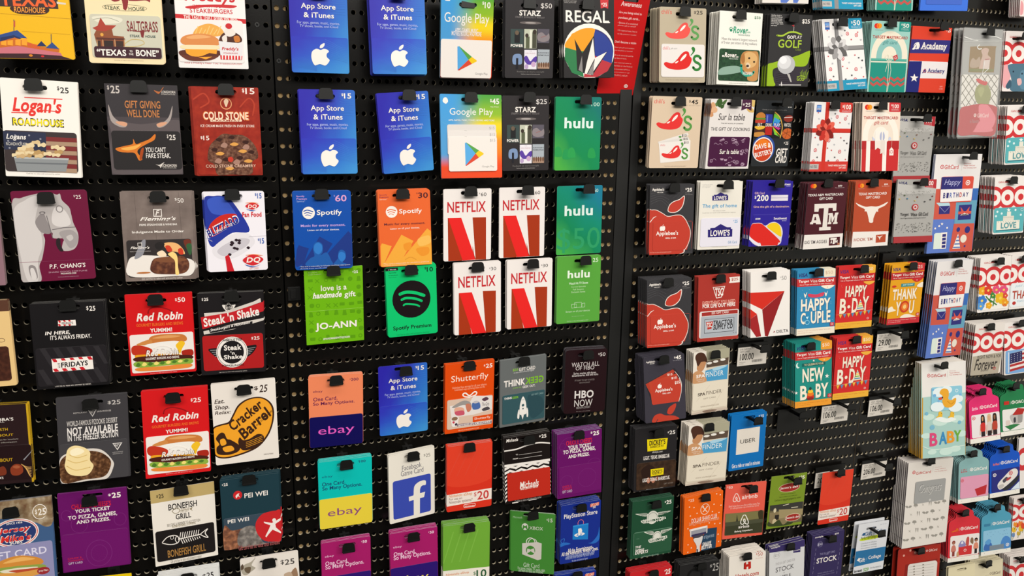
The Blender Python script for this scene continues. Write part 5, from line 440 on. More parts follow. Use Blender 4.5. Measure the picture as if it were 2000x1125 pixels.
 'topwhite':('E4DDD6',0.6,'r',None,[('p','5A78C8',[338,746,786,803,522,996,398,993]),('p','5A78C8',[649,737,896,799,756,995,667,991])]),
 'topblue':('3E72DC',1.5,'r',None,[('K','4468C8',112,498,869,904,2),('E',)]),
 'toppink':('E8DCD8',3,'r',None,[('s','E09AA0',[26,791,87,834,86,955,17,972])]),
 'chili45':('D8C2A8',3,'r',None,[('t',"chili's",35,41,244,101,'D83A3A',0,0),('t','$',731,40,765,80,'241E1A',1,0),('t','45',778,37,917,98,'241E1A',1,0),('t','3 - $15 GIFT CARDS',694,111,974,127,'A89A88',0,0),('s','E03230',[104,379,146,361,266,374,348,324,427,248,500,216,559,227,586,276,629,321,593,404,510,447,360,460,207,445,129,412]),('s','F4EAE2',[409,338,442,293,497,255,524,261,497,300,431,342]),('s','F4EAE2',[308,369,360,343,376,349,341,373]),('s','549444',[609,176,639,156,676,178,673,220,613,271,602,266,637,220]),('m','549444',45,[797,308,755,279,694,279,667,316,701,354,764,375,802,410,771,450,711,456,665,427]),('p','E4DED8',[150,633,738,498,773,533,205,668]),('p','DCD6D0',[161,640,753,551,800,605,198,712]),('p','EAE4DE',[172,647,811,605,821,888,226,929]),('t',"chili's",206,662,301,691,'D8303A',0,0),('t','$15',630,517,723,563,'2A2A24',1,0),('t','$15',665,569,749,606,'2A2A24',1,0),('t','$15',682,621,775,658,'2A2A24',1,0),('d','549444',29,14,[594,558,613,604]),('s','E03230',[241,802,272,789,362,799,423,761,483,705,537,680,582,689,601,726,634,760,607,822,545,855,432,864,318,853,259,827]),('s','F4EAE2',[469,772,494,738,535,710,555,714,535,744,486,776]),('s','F4EAE2',[394,796,432,776,444,781,418,799]),('s','549444',[619,650,642,636,669,652,667,684,622,723,614,718,640,684]),('m','549444',33,[760,751,728,729,683,729,663,756,688,785,735,801,764,828,741,858,695,863,661,840]),('t','Card has no value until activated by cashier',314,965,751,982,'9A8A78',0,0)]),
 'surla':('E4DEDA',0.6,'r',None,[('s','3A5A2C',[134,76,137,17,216,-5,259,45,212,120]),('s','4A6A38',[250,60,301,16,359,8,311,75]),('s','3A5A2C',[219,90,299,75,294,119,238,134]),('s','5A7A44',[89,84,130,46,151,105]),('s','D8A478',[10,62,59,47,107,84,94,121,25,128]),('s','E0B088',[4,143,92,106,157,142,140,187,36,195]),('s','CE9468',[-7,195,58,187,78,239,10,254]),('s','6A4030',[-4,62,24,121,8,225,-14,180]),('s','D8B060',[826,130,942,115,1003,173,892,174]),('s','D8B870',[907,11,996,4,992,99,938,85]),('p','4A2240',[707,-2,924,-2,937,156,825,123,700,155]),('t','$',725,54,767,83,'F1EAE3',1,0),('t','25',784,44,898,100,'F1EAE3',1,0),('t','Sur la table',197,200,804,297,'2A2426',0,0.15),('t','THE ART & SOUL OF COOKING',271,333,778,349,'6A6462',1,0),('t','THE GIFT OF COOKING',52,400,939,447,'4A4446',0,0),('K','46163C',49,534,965,965,3.5),('l','B89AB0',8,[546,595,618,574]),('e','B89AB0',627,571,19,7),('q','B89AB0',93,862,145,903,1),('q','46163C',102,868,135,897,1),('m','B89AB0',6,[250,650,275,632,309,638,335,655]),('o','B89AB0',929,737,35,18,6),('p','B89AB0',[751,732,836,731,821,758,774,758]),('l','46163C',4,[771,740,818,740]),('l','B89AB0',8,[563,627,635,606]),('e','B89AB0',644,603,19,7),('q','B89AB0',620,871,671,913,1),('q','46163C',629,877,662,907,1),('m','B89AB0',6,[504,844,529,826,563,832,589,849]),('o','B89AB0',630,582,35,18,6),('l','B89AB0',8,[270,583,342,562]),('e','B89AB0',351,559,19,7),('q','B89AB0',791,718,843,759,1),('q','46163C',800,724,833,753,1),('m','B89AB0',6,[677,896,703,878,737,884,763,901]),('o','B89AB0',718,912,35,18,6),('p','B89AB0',[397,858,482,858,467,885,420,885]),('l','46163C',4,[418,867,465,867]),('l','B89AB0',8,[446,931,518,910]),('e','B89AB0',527,907,19,7),('q','B89AB0',780,573,831,614,1),('q','46163C',789,579,822,608,1),('m','B89AB0',6,[145,644,170,626,204,631,230,649]),('o','B89AB0',902,724,35,18,6),('m','B89AB0',6,[565,906,590,888,624,894,651,912]),('o','B89AB0',691,915,35,18,6),('p','B89AB0',[799,930,884,929,869,956,822,956]),('l','46163C',4,[819,939,866,938]),('l','B89AB0',8,[591,632,663,611]),('e','B89AB0',672,608,19,7),('q','B89AB0',817,908,868,949,1),('q','46163C',826,914,859,943,1),('m','B89AB0',6,[816,776,841,758,875,764,902,781]),('o','B89AB0',675,638,35,18,6),('p','B89AB0',[753,769,838,769,823,795,776,795]),('l','46163C',4,[773,778,820,778]),('l','B89AB0',8,[258,595,330,574]),('e','B89AB0',339,571,19,7),('q','B89AB0',812,917,864,959,1),('q','46163C',822,923,855,953,1),('m','B89AB0',6,[140,868,166,851,199,856,226,874]),('o','B89AB0',415,617,35,18,6),('p','B89AB0',[310,846,395,846,380,873,333,873]),('l','46163C',4,[330,855,377,855]),('l','B89AB0',8,[754,585,826,564]),('e','B89AB0',835,561,19,7),('q','B89AB0',553,554,604,595,1),('q','46163C',562,560,595,589,1),('o','B89AB0',863,934,35,18,6),('p','B89AB0',[503,934,587,934,573,960,526,960]),('l','46163C',4,[523,943,570,943]),('l','B89AB0',8,[280,601,352,580]),('e','B89AB0',361,577,19,7),('q','B89AB0',539,549,591,590,1),('q','46163C',549,555,582,584,1),('t','Sur la table',284,712,733,784,'F1EAE3',1,0.15),('E',),('t','Card has no value until activated by cashier',250,968,703,980,'9A9490',0,0)]),
 'dave':('26292C',2.5,'r','7E8084',[('t','$25',842,49,954,104,'F1EAE3',1,0),('t','Card has no value until activated by cashier',165,132,830,153,'9A9896',0,0),('q','1A1A1E',-23,183,1027,571,0),('s','C07A34',[10,257,50,200,157,183,246,216,249,263,118,272]),('s','5A8A2A',[7,273,255,266,250,297,6,299]),('s','B83A28',[6,299,255,294,252,340,8,339]),('s','4A2A1C',[6,420,259,410,261,480,11,482]),('s','E8B83A',[-4,397,255,387,245,426,93,443]),('s','C88A40',[-4,490,255,480,255,542,6,548]),('p','2A3A9A',[266,204,445,211,463,338,280,340]),('p','B8241E',[283,386,472,388,475,525,295,519]),('p','6A7AC8',[289,224,331,223,335,324,299,324]),('p','6AB83A',[471,385,491,191,668,243,624,306]),('p','3A9AD8',[471,385,503,256,678,299,632,352]),('p','2A6AC8',[471,385,515,321,688,355,641,399]),('p','C83A8A',[471,385,527,386,699,411,650,445]),('p','E8B020',[471,385,539,451,723,538,658,492]),('p','7AC83A',[471,385,551,516,723,538,667,539]),('m','E0B050',19,[502,175,640,243,732,367,739,476,713,562]),('s','8A2E22',[759,258,831,223,941,217,1018,255,985,302,877,322,778,296]),('l','F1EAE3',13,[767,255,988,243]),('e','C8602A',897,498,145,84),('M','3A1E14',6,[[764,460,912,506,1036,567],[881,415,883,498,840,569],[762,522,906,474,1032,473]]),('t','EAT.',73,342,200,395,'F1EAE3',1,0),('t','DRINK.',284,343,464,395,'F1EAE3',1,0),('t','PLAY.',514,340,691,392,'F1EAE3',1,0),('t','WATCH.',779,338,970,390,'F1EAE3',1,0),('e','2A4A9A',283,730,312,205),('e','F1EAE3',272,745,279,189),('e','C8401E',273,748,251,174),('s','E87A1E',[61,731,125,621,243,581,403,619,479,728,261,683]),('T','DAVE &',64,750,492,709,30,673,'F1EAE3',2,0.1),('T',"BUSTER'S",91,869,526,806,47,796,'F1EAE3',2,0.1),('t','$',827,625,856,650,'F1EAE3',1,0),('t','25',870,618,950,668,'F1EAE3',1,0),('t','GIFT',645,723,953,845,'F1EAE3',2,0.1),('t','CARD',636,839,947,949,'F1EAE3',2,0.1)]),
 'visa':('A9A7A3',0.8,'r',None,[('t','VISA',32,38,248,85,'2A2C5E',2,0.2),('p','B8323A',[695,2,994,0,1004,144,703,145]),('t','$',724,31,750,59,'F1EAE3',1,0),('t','100',756,24,917,96,'F1EAE3',1,0),('t','Plus $6.00',741,107,913,117,'F0D0D0',0,0),('t','Activation Fee',731,124,922,134,'F0D0D0',0,0),('p','BDBBB7',[0,66,1011,147,1009,225,14,229]),('d','8A8884',8,4,[456,207,157,242,34,217,859,185,541,223,65,209,679,211,698,191,247,189,498,244,575,234,383,233,121,202,653,230,417,187,274,196,289,237,214,243,842,183,378,215,49,212,867,187,579,189,565,242,214,183,105,220,43,189,489,244,416,209,618,187,564,192,593,246,78,221,588,191,278,250,952,187,682,246,247,224,67,208,652,221,744,186,350,241,568,212,401,249,558,182,768,202,428,196,438,203,110,226,124,236,52,236,776,214,684,197,711,209,243,248,398,207,824,205,645,192,809,197,76,250,189,247,943,221,37,187,220,209,595,247,355,191,547,190,108,221,671,185,446,229]),('e','5A5A5A',730,743,10,5),('e','8A8884',634,728,10,5),('d','5A5A5A',10,5,[840,759,874,728,194,779,188,802]),('e','8A8884',217,757,10,5),('e','5A5A5A',541,744,10,5),('e','6A6864',537,774,10,5),('e','5A5A5A',535,824,10,5),('e','6A6864',567,772,10,5),('d','8A8884',10,5,[531,764,628,803]),('d','5A5A5A',10,5,[570,826,703,792,123,760,485,780,642,692]),('e','8A8884',831,721,10,5),('e','5A5A5A',557,760,10,5),('d','8A8884',10,5,[68,775,72,748,86,716]),('e','5A5A5A',711,700,10,5),('e','8A8884',356,756,10,5),('d','5A5A5A',10,5,[472,789,345,801,455,753,941,830,125,739,435,707,119,697]),('e','6A6864',906,828,10,5),('d','8A8884',10,5,[113,692,507,741,92,690]),('e','6A6864',645,690,10,5),('e','5A5A5A',886,691,10,5),('e','6A6864',506,748,10,5),('d','5A5A5A',10,5,[463,734,623,786]),('e','6A6864',315,804,10,5),('d','5A5A5A',10,5,[764,818,848,820]),('d','6A6864',10,5,[57,752,586,759,851,816,217,729,471,821,426,715,74,702]),('d','8A8884',10,5,[522,715,377,817,124,829,593,823,697,718,728,699,537,756,337,808]),('d','5A5A5A',10,5,[491,755,293,765]),('e','6A6864',250,830,10,5),('e','5A5A5A',61,710,10,5),('e','6A6864',668,761,10,5),('d','8A8884',10,5,[624,745,486,708]),('d','5A5A5A',10,5,[371,825,322,744,773,800]),('d','8A8884',10,5,[542,690,841,728]),('e','5A5A5A',831,785,10,5),('e','6A6864',272,709,10,5),('e','5A5A5A',484,831,10,5),('d','6A6864',10,5,[342,796,702,695]),('d','5A5A5A',10,5,[872,692,537,825]),('e','8A8884',443,737,10,5),('e','5A5A5A',541,818,10,5),('e','8A8884',513,809,10,5),('e','5A5A5A',429,810,10,5),('d','6A6864',10,5,[897,791,369,742]),('e','8A8884',844,751,10,5),('e','5A5A5A',919,768,10,5),('d','6A6864',10,5,[906,700,263,724]),('e','8A8884',914,715,10,5),('e','6A6864',48,784,10,5),('p','C8A848',[69,291,78,301,97,301,83,308,90,319,73,313,58,319,61,308,45,302,64,301]),('p','3A7AA0',[265,287,274,297,293,297,279,304,287,314,269,309,254,315,257,304,241,297,260,297]),('p','7A4A3A',[520,263,529,273,548,274,534,281,541,291,524,285,509,291,512,281,495,274,515,274]),('p','7A3A3A',[908,253,917,263,937,264,923,271,930,281,912,275,897,281,900,271,884,264,903,263]),('p','4A4A4A',[862,305,871,315,890,316,876,322,883,333,866,327,851,333,854,323,837,316,857,315]),('p','4A4A4A',[719,336,728,347,747,347,733,354,740,364,723,358,708,364,711,354,694,347,714,347]),('p','C8B060',[463,320,471,330,491,331,477,338,484,348,467,342,452,348,455,338,438,331,458,330]),('p','5A6A4A',[191,235,199,246,219,246,205,253,212,263,195,257,180,263,183,253,166,246,186,246]),('e','B8363A',485,438,80,51),('e','D0C8C4',485,438,54,35),('e','B8363A',485,438,29,18),('t','Target',128,524,341,582,'5A5856',0,0),('t','Visa',394,524,556,578,'5A5856',0,0),('t','Gift Card',597,520,833,577,'5A5856',0,0),('t','Use at Target and millions of other locations in the U.S.',144,599,791,619,'6A6866',0,0),('p','A8363A',[-2,900,1000,896,1000,1000,0,1000])]),
 'bday':('5E7CC0',0.5,'r',None,[('p','E8E4E2',[0,0,1000,0,998,348,2,343]),('e','C8363A',158,125,39,21),('e','E8E4E2',158,125,27,14),('e','C8363A',158,125,14,7),('t','GiftCard',211,105,506,149,'C8504C',1,0),('l','C0BCBA',6,[578,101,581,165]),('t','All-Inclusive',614,86,772,101,'C88A88',0,0),('t','Target GiftCard',615,109,860,124,'C8706C',1,0),('t','Free Greeting Card',615,132,895,146,'C8706C',1,0),('p','CC5848',[2,343,529,345,582,657,30,651]),('p','66A2BC',[529,345,998,348,987,712,543,706]),('p','3A6CB8',[770,348,998,348,992,469,798,468]),('p','5E7CC8',[30,651,510,656,495,999,0,1000]),('p','CC5848',[535,705,986,709,995,1000,493,992]),('p','30307A',[177,519,415,517,414,601,184,601]),('l','C8C8E0',6,[185,523,307,582,412,522]),('p','B8D8E0',[105,484,383,482,411,517,177,518]),('p','30307A',[606,515,884,513,895,666,609,669]),('p','D85848',[601,581,887,579,888,607,603,609]),('p','D85848',[640,533,748,595,839,534,831,606,681,605]),('p','F1EAE3',[649,626,741,595,847,620,806,605,682,609]),('e','30307A',643,767,39,24),('e','30307A',845,773,59,36),('e','E8E0D0',778,865,69,42),('e','30307A',822,943,20,12),('p','F1EAE3',[648,808,728,965,557,964]),('p','5E7CB8',[639,837,667,837,675,851,630,853]),('p','5E7CB8',[617,873,685,873,693,888,608,888]),('p','5E7CB8',[595,908,703,909,711,924,586,923]),('p','5E7CB8',[573,943,721,946,730,960,564,959]),('q','DCE8DC',147,792,300,956,0),('p','DCE8DC',[127,800,273,794,286,954,134,956]),('p','F1EAE3',[272,791,405,787,411,957,287,957]),('p','30307A',[305,806,384,804,385,834,306,836]),('p','30307A',[308,844,387,842,388,872,309,874]),('p','30307A',[311,882,390,880,391,910,312,912]),('p','30307A',[314,920,393,918,394,948,315,950]),('d','F1EAE3',20,10,[133,744,214,722]),('p','F1EAE3',[267,684,278,695,302,696,285,702,294,714,272,707,253,713,257,702,237,694,261,694]),('e','F1EAE3',390,743,20,10),('K','D85040',166,223,858,483,4.5),('p','2E2C72',[165,226,614,224,623,349,167,350]),('p','F0ECEA',[162,350,857,349,849,472,176,477]),('e','F1EAE3',736,288,49,26),('e','D85040',736,288,33,18),('e','F1EAE3',736,288,18,9),('t','Happy',228,251,581,322,'B8B8E0',0,0.3),('t','B',229,385,275,439,'2E2C72',2,0),('t','I',299,385,345,438,'2E2C72',2,0),('t','R',369,385,416,437,'4A6AB0',2,0),('t','T',439,384,486,435,'3A3A9A',2,0),('t','H',510,384,557,434,'2E2C72',2,0),('t','D',580,384,628,433,'C84A44',2,0),('t','A',651,384,700,432,'2E2C72',2,0),('t','Y',723,384,771,430,'2E2C72',2,0),('E',)]),
 'love':('EBE5E0',3,'r',None,[('e','CE3236',10,366,300,199),('e','CE3236',428,366,300,198),('e','CE3236',859,366,300,197),('q','CE3236',0,321,1000,411,0),('e','F0EAE4',10,366,205,136),('e','CE3236',10,366,88,58),('e','F0EAE4',428,366,205,135),('e','CE3236',428,366,88,58),('e','F0EAE4',859,366,205,135),('e','CE3236',859,366,88,58),('t','GiftCard',119,80,428,112,'D06A68',1,0),('K','5AB0B6',20,541,985,975,5),('d','D8ECEC',33,20,[119,606,258,641,698,591,879,681,79,681]),('p','E8F0EC',[474,546,494,573,546,575,507,592,523,619,479,602,438,616,449,590,407,572,458,572]),('q','E6E2D4',428,616,558,701,0),('q','DEDACC',308,691,658,770,0),('q','E8E4D6',109,770,849,925,0),('L','8A9A94',9,[[328,705,328,723],[370,705,370,723],[412,705,412,723],[454,705,454,723],[496,705,496,723],[538,705,538,723],[580,705,580,723],[622,705,622,723]]),('L','9AA8A0',9,[[149,780,174,792],[228,780,253,792],[308,780,333,792],[388,780,413,792],[468,780,493,792],[548,780,573,792],[628,780,653,792],[708,780,733,792],[788,780,814,792]]),('t','LOVE',248,800,738,905,'5A9AA0',2,0),('l','2A6A78',15,[89,940,879,930]),('o','B8D8D8',904,591,51,28,12),('E',)]),
 'elephant':('EFE6E2',3,'r',None,[('d','CE3236',299,197,[10,369,432,369]),('e','CE3236',861,369,299,198),('q','CE3236',0,324,1000,414,0),('e','F0EAE4',10,369,204,134),('e','CE3236',10,369,88,58),('e','F0EAE4',432,369,204,135),('e','CE3236',432,369,88,58),('e','F0EAE4',861,369,204,135),('e','CE3236',861,369,88,58),('t','GiftCard',121,81,432,114,'D06A68',1,0),('s','E8A8AC',[-14,692,4,579,124,558,230,688,199,837,110,941,16,896]),('s','4F7488',[129,596,192,548,505,535,855,549,973,789,911,974,362,1001,230,930,263,799]),('s','3A5A6E',[106,913,229,800,279,910,182,958]),('s','5F88A0',[526,684,694,644,882,753,837,938,561,943]),('d','203040',24,17,[307,668,580,702]),('s','E0B0B0',[437,797,557,786,586,869,486,898])]),
 'pouch':('9A9A98',0.6,'r',None,[('p','A6A6A2',[9,121,1004,100,979,419,45,420]),('s','8A6A2C',[193,185,230,166,812,153,841,181,837,379,783,396,228,398,192,375]),('s','C8A898',[475,198,565,173,665,185,648,233,724,261,705,301,607,371,455,377,469,304,512,245]),('s','B09880',[225,298,286,268,356,286,446,256,462,343,234,355]),('p','D8C8C0',[548,288,714,281,707,375,539,380]),('l','A83A44',17,[587,278,698,273]),('p','7A7A34',[209,365,834,367,811,389,214,394]),('p','E4E0D8',[32,420,970,419,963,717,46,720]),('L','7A7468',17,[[66,665,157,713],[54,580,318,715],[43,496,482,717],[51,421,17,441],[46,421,650,719],[204,420,28,523],[199,420,822,721],[361,419,39,607],[356,419,994,722],[521,418,51,693],[516,418,972,630],[685,417,179,713],[679,417,950,540],[852,416,340,715],[846,416,928,452],[965,448,505,717],[987,536,674,719]]),('s','93955A',[403,543,521,502,694,513,792,586,782,650,734,697,501,695,389,625]),('s','A5A76C',[448,564,527,533,616,554,545,627]),('s','C8302A',[388,464,456,457,572,477,683,487,638,518,464,497]),('s','B8262E',[48,736,250,707,586,690,947,716,988,783,956,987,438,983,39,976,29,862]),('s','E07A86',[504,711,646,696,767,714,956,816,929,895,844,926,685,889,560,852]),('s','E07A86',[442,927,560,852,743,879,911,951,433,955]),('o','F1EAE3',422,797,33,16,14),('e','F1EAE3',422,797,11,5),('t','GiftCard',483,781,769,819,'F0D0CC',1,0),('t','6 Flavors',303,834,527,870,'A88080',0,0),('m','E8E8E4',17,[24,81,232,102,364,107]),('m','F0F0EC',20,[412,148,362,168,405,186,472,181]),('m','E8E8E4',17,[541,56,819,67,966,86]),('m','E8E8E4',14,[689,360,637,381,519,422]),('m','F0F0EC',14,[567,288,559,342,528,427]),('l','D0D0CC',14,[17,121,1013,102]),('l','B8B8B4',11,[15,108,1009,88])]),
 'bee25':('353437',0.6,'r','7E7E80',[('L','4E4D50',4,[[32,12,396,-1],[101,38,442,11],[170,64,489,23],[239,90,535,35],[309,117,581,47],[378,143,628,58],[448,170,675,70],[518,197,721,82],[588,223,768,94],[659,250,815,106],[729,277,862,118],[800,304,909,130]]),('M','5A595C',4,[[12,98,239,70,421,43],[13,133,240,102,423,100],[14,169,241,134,425,158],[15,205,242,165,427,216],[16,242,243,197,429,274],[17,278,244,229,431,332]]),('t',"Applebee's",48,50,311,101,'F1EAE3',2,0),('t','GRILL & BAR',158,105,295,119,'F1EAE3',1,0),('t','$',791,54,822,83,'F1EAE3',2,0),('t','25',829,52,942,106,'F1EAE3',2,0),('t','No fees',793,118,889,129,'A8A4A2',0,0),('t','No expiration',794,142,955,154,'A8A4A2',0,0),('s','E8DCD4',[405,383,430,296,520,243,657,211,766,161,778,219,736,321,641,386,526,406]),('s','BC3A2A',[419,376,444,300,529,252,662,221,757,175,759,222,722,315,631,375,526,398]),('s','E8DCD4',[-3,369,42,355,156,359,295,407,412,449,597,433,736,447,857,542,933,662,920,795,838,913,713,1004,14,1000,-5,649]),('s','BC3A2A',[-3,377,47,363,152,367,291,415,412,458,602,442,727,455,843,545,919,664,906,795,826,910,689,1000,14,1000,-5,649]),('p','E8DCD4',[-4,532,91,460,159,446,80,482,24,532]),('K','BC3A2A',80,526,972,944,3.5),('p','353437',[833,530,962,532,969,945,852,952,916,810,924,676]),('m','E8DCD4',12,[833,533,923,661,915,795,845,910,781,951]),('s','F1EAE3',[229,620,255,591,283,597,336,592,349,631,322,662,285,656,246,661]),('l','F1EAE3',8,[290,594,312,568]),('t',"Applebee's",149,662,647,741,'F1EAE3',1,0),('t','GRILL & BAR',359,754,604,776,'F1EAE3',1,0),('E',),('t','Card has no value until activated by cashier',24,959,511,976,'E8B8A8',0,0)]),
 'lowes':('E6E1D6',0.8,'r',None,[('t','Card has no value',48,41,289,55,'A8A4A0',0,0),('t','until activated',49,61,244,75,'A8A4A0',0,0),('t','at register',50,82,231,96,'A8A4A0',0,0),('p','2A2070',[298,281,293,211,330,211,329,197,396,195,483,162,583,193,643,193,644,209,667,209,669,278]),('t',"LOWE'S",334,213,629,270,'F1EAE3',2,0),('t','The gift of home',75,331,887,400,'4A9AC8',1,0),('t','For a house or a home',336,423,613,437,'9A9690',0,0),('t','Card has no value until activated at register',79,452,872,468,'9A9690',0,0),('K','E2DFEA',51,537,998,957,4),('t','$',814,572,837,593,'4A9AC8',0,0),('t','25',846,570,920,615,'4A9AC8',1,0),('p','2A2070',[231,819,223,704,280,705,279,681,383,679,517,626,673,678,767,679,769,705,805,706,809,820]),('t',"LOWE'S",287,711,746,803,'F1EAE3',2,0),('t','Gift Card',715,881,926,920,'4A8AB8',0,0),('E',),('t','Card has no value until activated by cashier',339,962,699,972,'9A9690',0,0)]),
 'swa':('2B1F92',0.8,'r','6A62B8',[('t','Southwest',725,31,942,65,'F1EAE3',1,0),('t','Airlines',841,71,943,84,'C8C4E8',0,0),('t','Gift Card',62,163,305,199,'D0A8B8',1,0),('t','$',66,221,110,273,'F1EAE3',1,0),('t','200',124,209,412,305,'F1EAE3',2,0),('p','E4DEE6',[474,213,900,212,901,253,474,256]),('p','E4DEE6',[474,260,902,257,903,303,475,303]),('t','Give the gift of a destination.',58,374,956,414,'E0B8A8',1,0),('K','2B1F92',68,511,1024,986,4),('l','5A52B0',4,[58,512,973,506]),('t','$200',122,561,241,592,'F1EAE3',1,0),('t','Southwest',578,553,911,592,'F1EAE3',1,0),('t','Airlines',784,601,902,618,'C8C4E8',0,0),('s','D8D4E0',[34,661,143,636,271,641,378,682,501,636,630,630,768,688,827,777,819,874,742,990,235,995,6,891,-12,843]),('s','D8261E',[34,666,144,645,267,650,369,693,773,922,672,952,307,945,203,935,1,827]),('s','ECC61A',[454,667,528,644,652,643,748,695,797,793,791,861,626,798,433,707]),('p','D8261E',[281,941,749,944,724,994,313,994]),('p','E8E4EC',[-7,843,313,997,236,999,-4,891]),('E',)]),
 'aggie':('4A1822',3,'r','9A7A80',[('e','D82A20',111,47,52,32),('e','EE9A22',159,48,52,32),('s','E8621E',[131,22,153,42,155,54,138,73,116,53,115,41]),('t','mastercard',67,88,207,95,'C0A8A8',0,0),('t','$50',757,39,856,69,'F1EAE3',1,0),('t','Plus activation fee',685,77,920,87,'D8C8C8',0,0),('t','TEXAS A&M MASTERCARD',16,164,909,200,'F1EAE3',1,0),('t','GIFT CARD',305,221,649,258,'F1EAE3',1,0),('p','E6DED6',[196,314,757,317,765,430,678,432,670,385,560,384,565,670,664,673,667,722,372,723,370,674,450,673,446,385,320,385,311,436,208,433]),('p','E6DED6',[190,470,316,470,392,592,409,627,276,623,273,603,210,601,202,621,127,619,123,591,156,586,187,487]),('p','4A1822',[231,511,259,510,279,563,221,563]),('p','E6DED6',[573,463,677,462,717,532,746,461,828,459,826,487,809,490,805,604,829,608,827,633,710,633,712,608,741,606,744,516,705,601,676,600,644,506,641,599,671,607,669,631,577,632,578,605,595,602,595,491,571,487]),('p','EAE4DE',[8,779,1005,785,1000,1000,0,1000]),('t',"GIG 'EM AGGIES",21,868,602,921,'4A4446',1,0),('p','4A1822',[650,840,931,835,940,962,659,966]),('p','F1EAE3',[687,848,848,846,844,876,803,877,802,945,755,945,756,878,686,880]),('t','A',689,885,739,933,'F1EAE3',2,0),('t','M',811,882,874,930,'F1EAE3',2,0),('p','B07050',[876,930,935,929,937,959,881,960])]),
 'horn':('B44A2C',3,'r','C89A80',[('e','D82A20',127,70,56,32),('e','EE9A22',179,71,56,32),('s','E8621E',[150,46,173,65,174,77,156,96,133,76,132,65]),('t','mastercard',90,111,240,118,'E0C0B0',0,0),('t','$50',784,47,884,74,'F1EAE3',1,0),('t','Plus activation fee',725,83,933,93,'F0D8D0',0,0),('t','TEXAS MASTERCARD',99,176,872,215,'F1EAE3',1,0),('t','GIFT CARD',307,231,689,270,'F1EAE3',1,0),('s','ECE2D8',[40,324,159,356,316,389,469,386,625,393,777,366,927,327,842,384,677,428,667,474,617,473,555,566,547,626,501,637,443,624,414,562,356,467,299,457,289,423,131,377]),('p','EAE4DE',[17,760,1002,781,1000,1000,0,1000]),('t',"HOOK 'EM",56,860,567,909,'A8503A',1,0),('p','B44A2C',[659,828,932,822,937,947,662,949]),('s','ECE2D8',[686,841,758,856,845,841,786,874,771,906,741,873])]),
 'tsc':('A8332A',0.6,'r',None,[('p','EAE2DA',[740,33,1002,31,1002,121,739,122,766,77]),('t','$25',797,49,958,95,'A8332A',1,0),('p','EAE2DA',[347,168,647,164,567,336,436,346]),('p','A8332A',[367,178,622,174,552,326,448,334]),('t','TSC',401,186,603,312,'F1EAE3',2,0),('t','EVERYTHING YOU NEED',107,377,903,441,'E8A898',1,0),('t','FOR LIFE OUT HERE',113,425,905,485,'F1EAE3',2,0),('K','E0D8D4',40,533,1006,947,4),('p','A02E28',[92,548,964,545,967,600,93,605]),('t','$25 GIFT CARD',329,552,742,590,'F0D8D0',1,0),('p','A8AEB6',[81,614,967,606,969,939,69,942]),('q','2A2A2E',160,658,884,874,0),('q','B0B6BE',170,664,874,867,0),('p','B8342A',[193,699,372,696,333,810,241,818]),('t','TSC',215,709,348,786,'F1EAE3',2,0.1),('t','TRACTOR',373,685,844,757,'1B181A',2,0.15),('t','SUPPLY CO',375,753,852,831,'1B181A',2,0.15),('d','4A4A4A',10,6,[874,897,936,897]),('E',)]),
 'delta':('EAE5E0',0.6,'r',None,[('t','$',747,99,773,123,'9A9694',0,0),('t','50',783,91,912,154,'8A8684',0,0),('p','CE2A1C',[0,313,861,324,297,579,0,476]),('p','8E1A1E',[861,324,442,1001,369,989,297,582]),('p','CE2A1C',[0,560,172,645,0,712]),('p','9E2024',[0,712,167,649,271,988,151,993,0,850]),('p','8E1A24',[571,953,603,919,634,949,603,941]),('t','DELTA',665,912,964,959,'3A3638',1,0)]),
 'couple':('2E86B4',2.2,'r',None,[('q','E8DCC4',696,0,1002,127,2),('t','$50',732,34,929,92,'C8A890',0,0),('t','VISA',39,53,267,112,'2A2C6E',2,0.2),('q','C43032',0,136,1000,256,0),('t','Target',39,156,306,203,'F1EAE3',2,0),('t','Visa',341,156,526,200,'F1EAE3',0,0),('t','Gift Card',551,154,954,201,'F1EAE3',2,0),('t','Use at Target and millions of other locations.*',69,217,919,240,'F4D8D0',1,0),('t','HAPPY',120,455,890,641,'1E4A7A',2,0),('t','HAPPY',108,447,878,633,'F0E6D2',2,0),('t','C',115,661,244,839,'1E4A7A',2,0),('t','C',103,653,232,831,'F0E6D2',2,0),('t','UPLE',378,651,895,839,'1E4A7A',2,0),('t','UPLE',366,643,883,831,'F0E6D2',2,0),('q','E8DECA',0,897,1000,1002,0),('t','Card has no value until activated at register. Terms apply.',39,923,898,943,'C88A78',0,0),('t','See package for details',39,954,416,971,'C88A78',0,0),('s','F0E6D2',[636,256,959,256,898,294,797,311,696,294]),('o','D8403A',787,284,16,10,4),('s','D0405A',[296,368,496,385,696,358,676,413,496,432,316,417]),('s','F0E6D2',[177,353,217,378,257,338,237,393,217,422,197,412]),('s','F0E6D2',[716,353,757,378,797,338,777,393,757,422,737,413]),('d','D8E4E8',5,3,[176,786,729,440,492,553,629,752,140,310,793,543,727,295,448,712,258,844,851,311,81,607,885,513,247,537,84,421,441,580,262,426,249,559,311,306,794,616,621,400,932,794,164,485,691,706,882,537,788,682,323,634]),('o','8AD0E8',267,805,61,36,14),('p','C8ECF4',[227,719,306,716,267,759]),('q','C8303A',868,831,975,887,1),('o','F1EAE3',919,858,28,17,8)]),
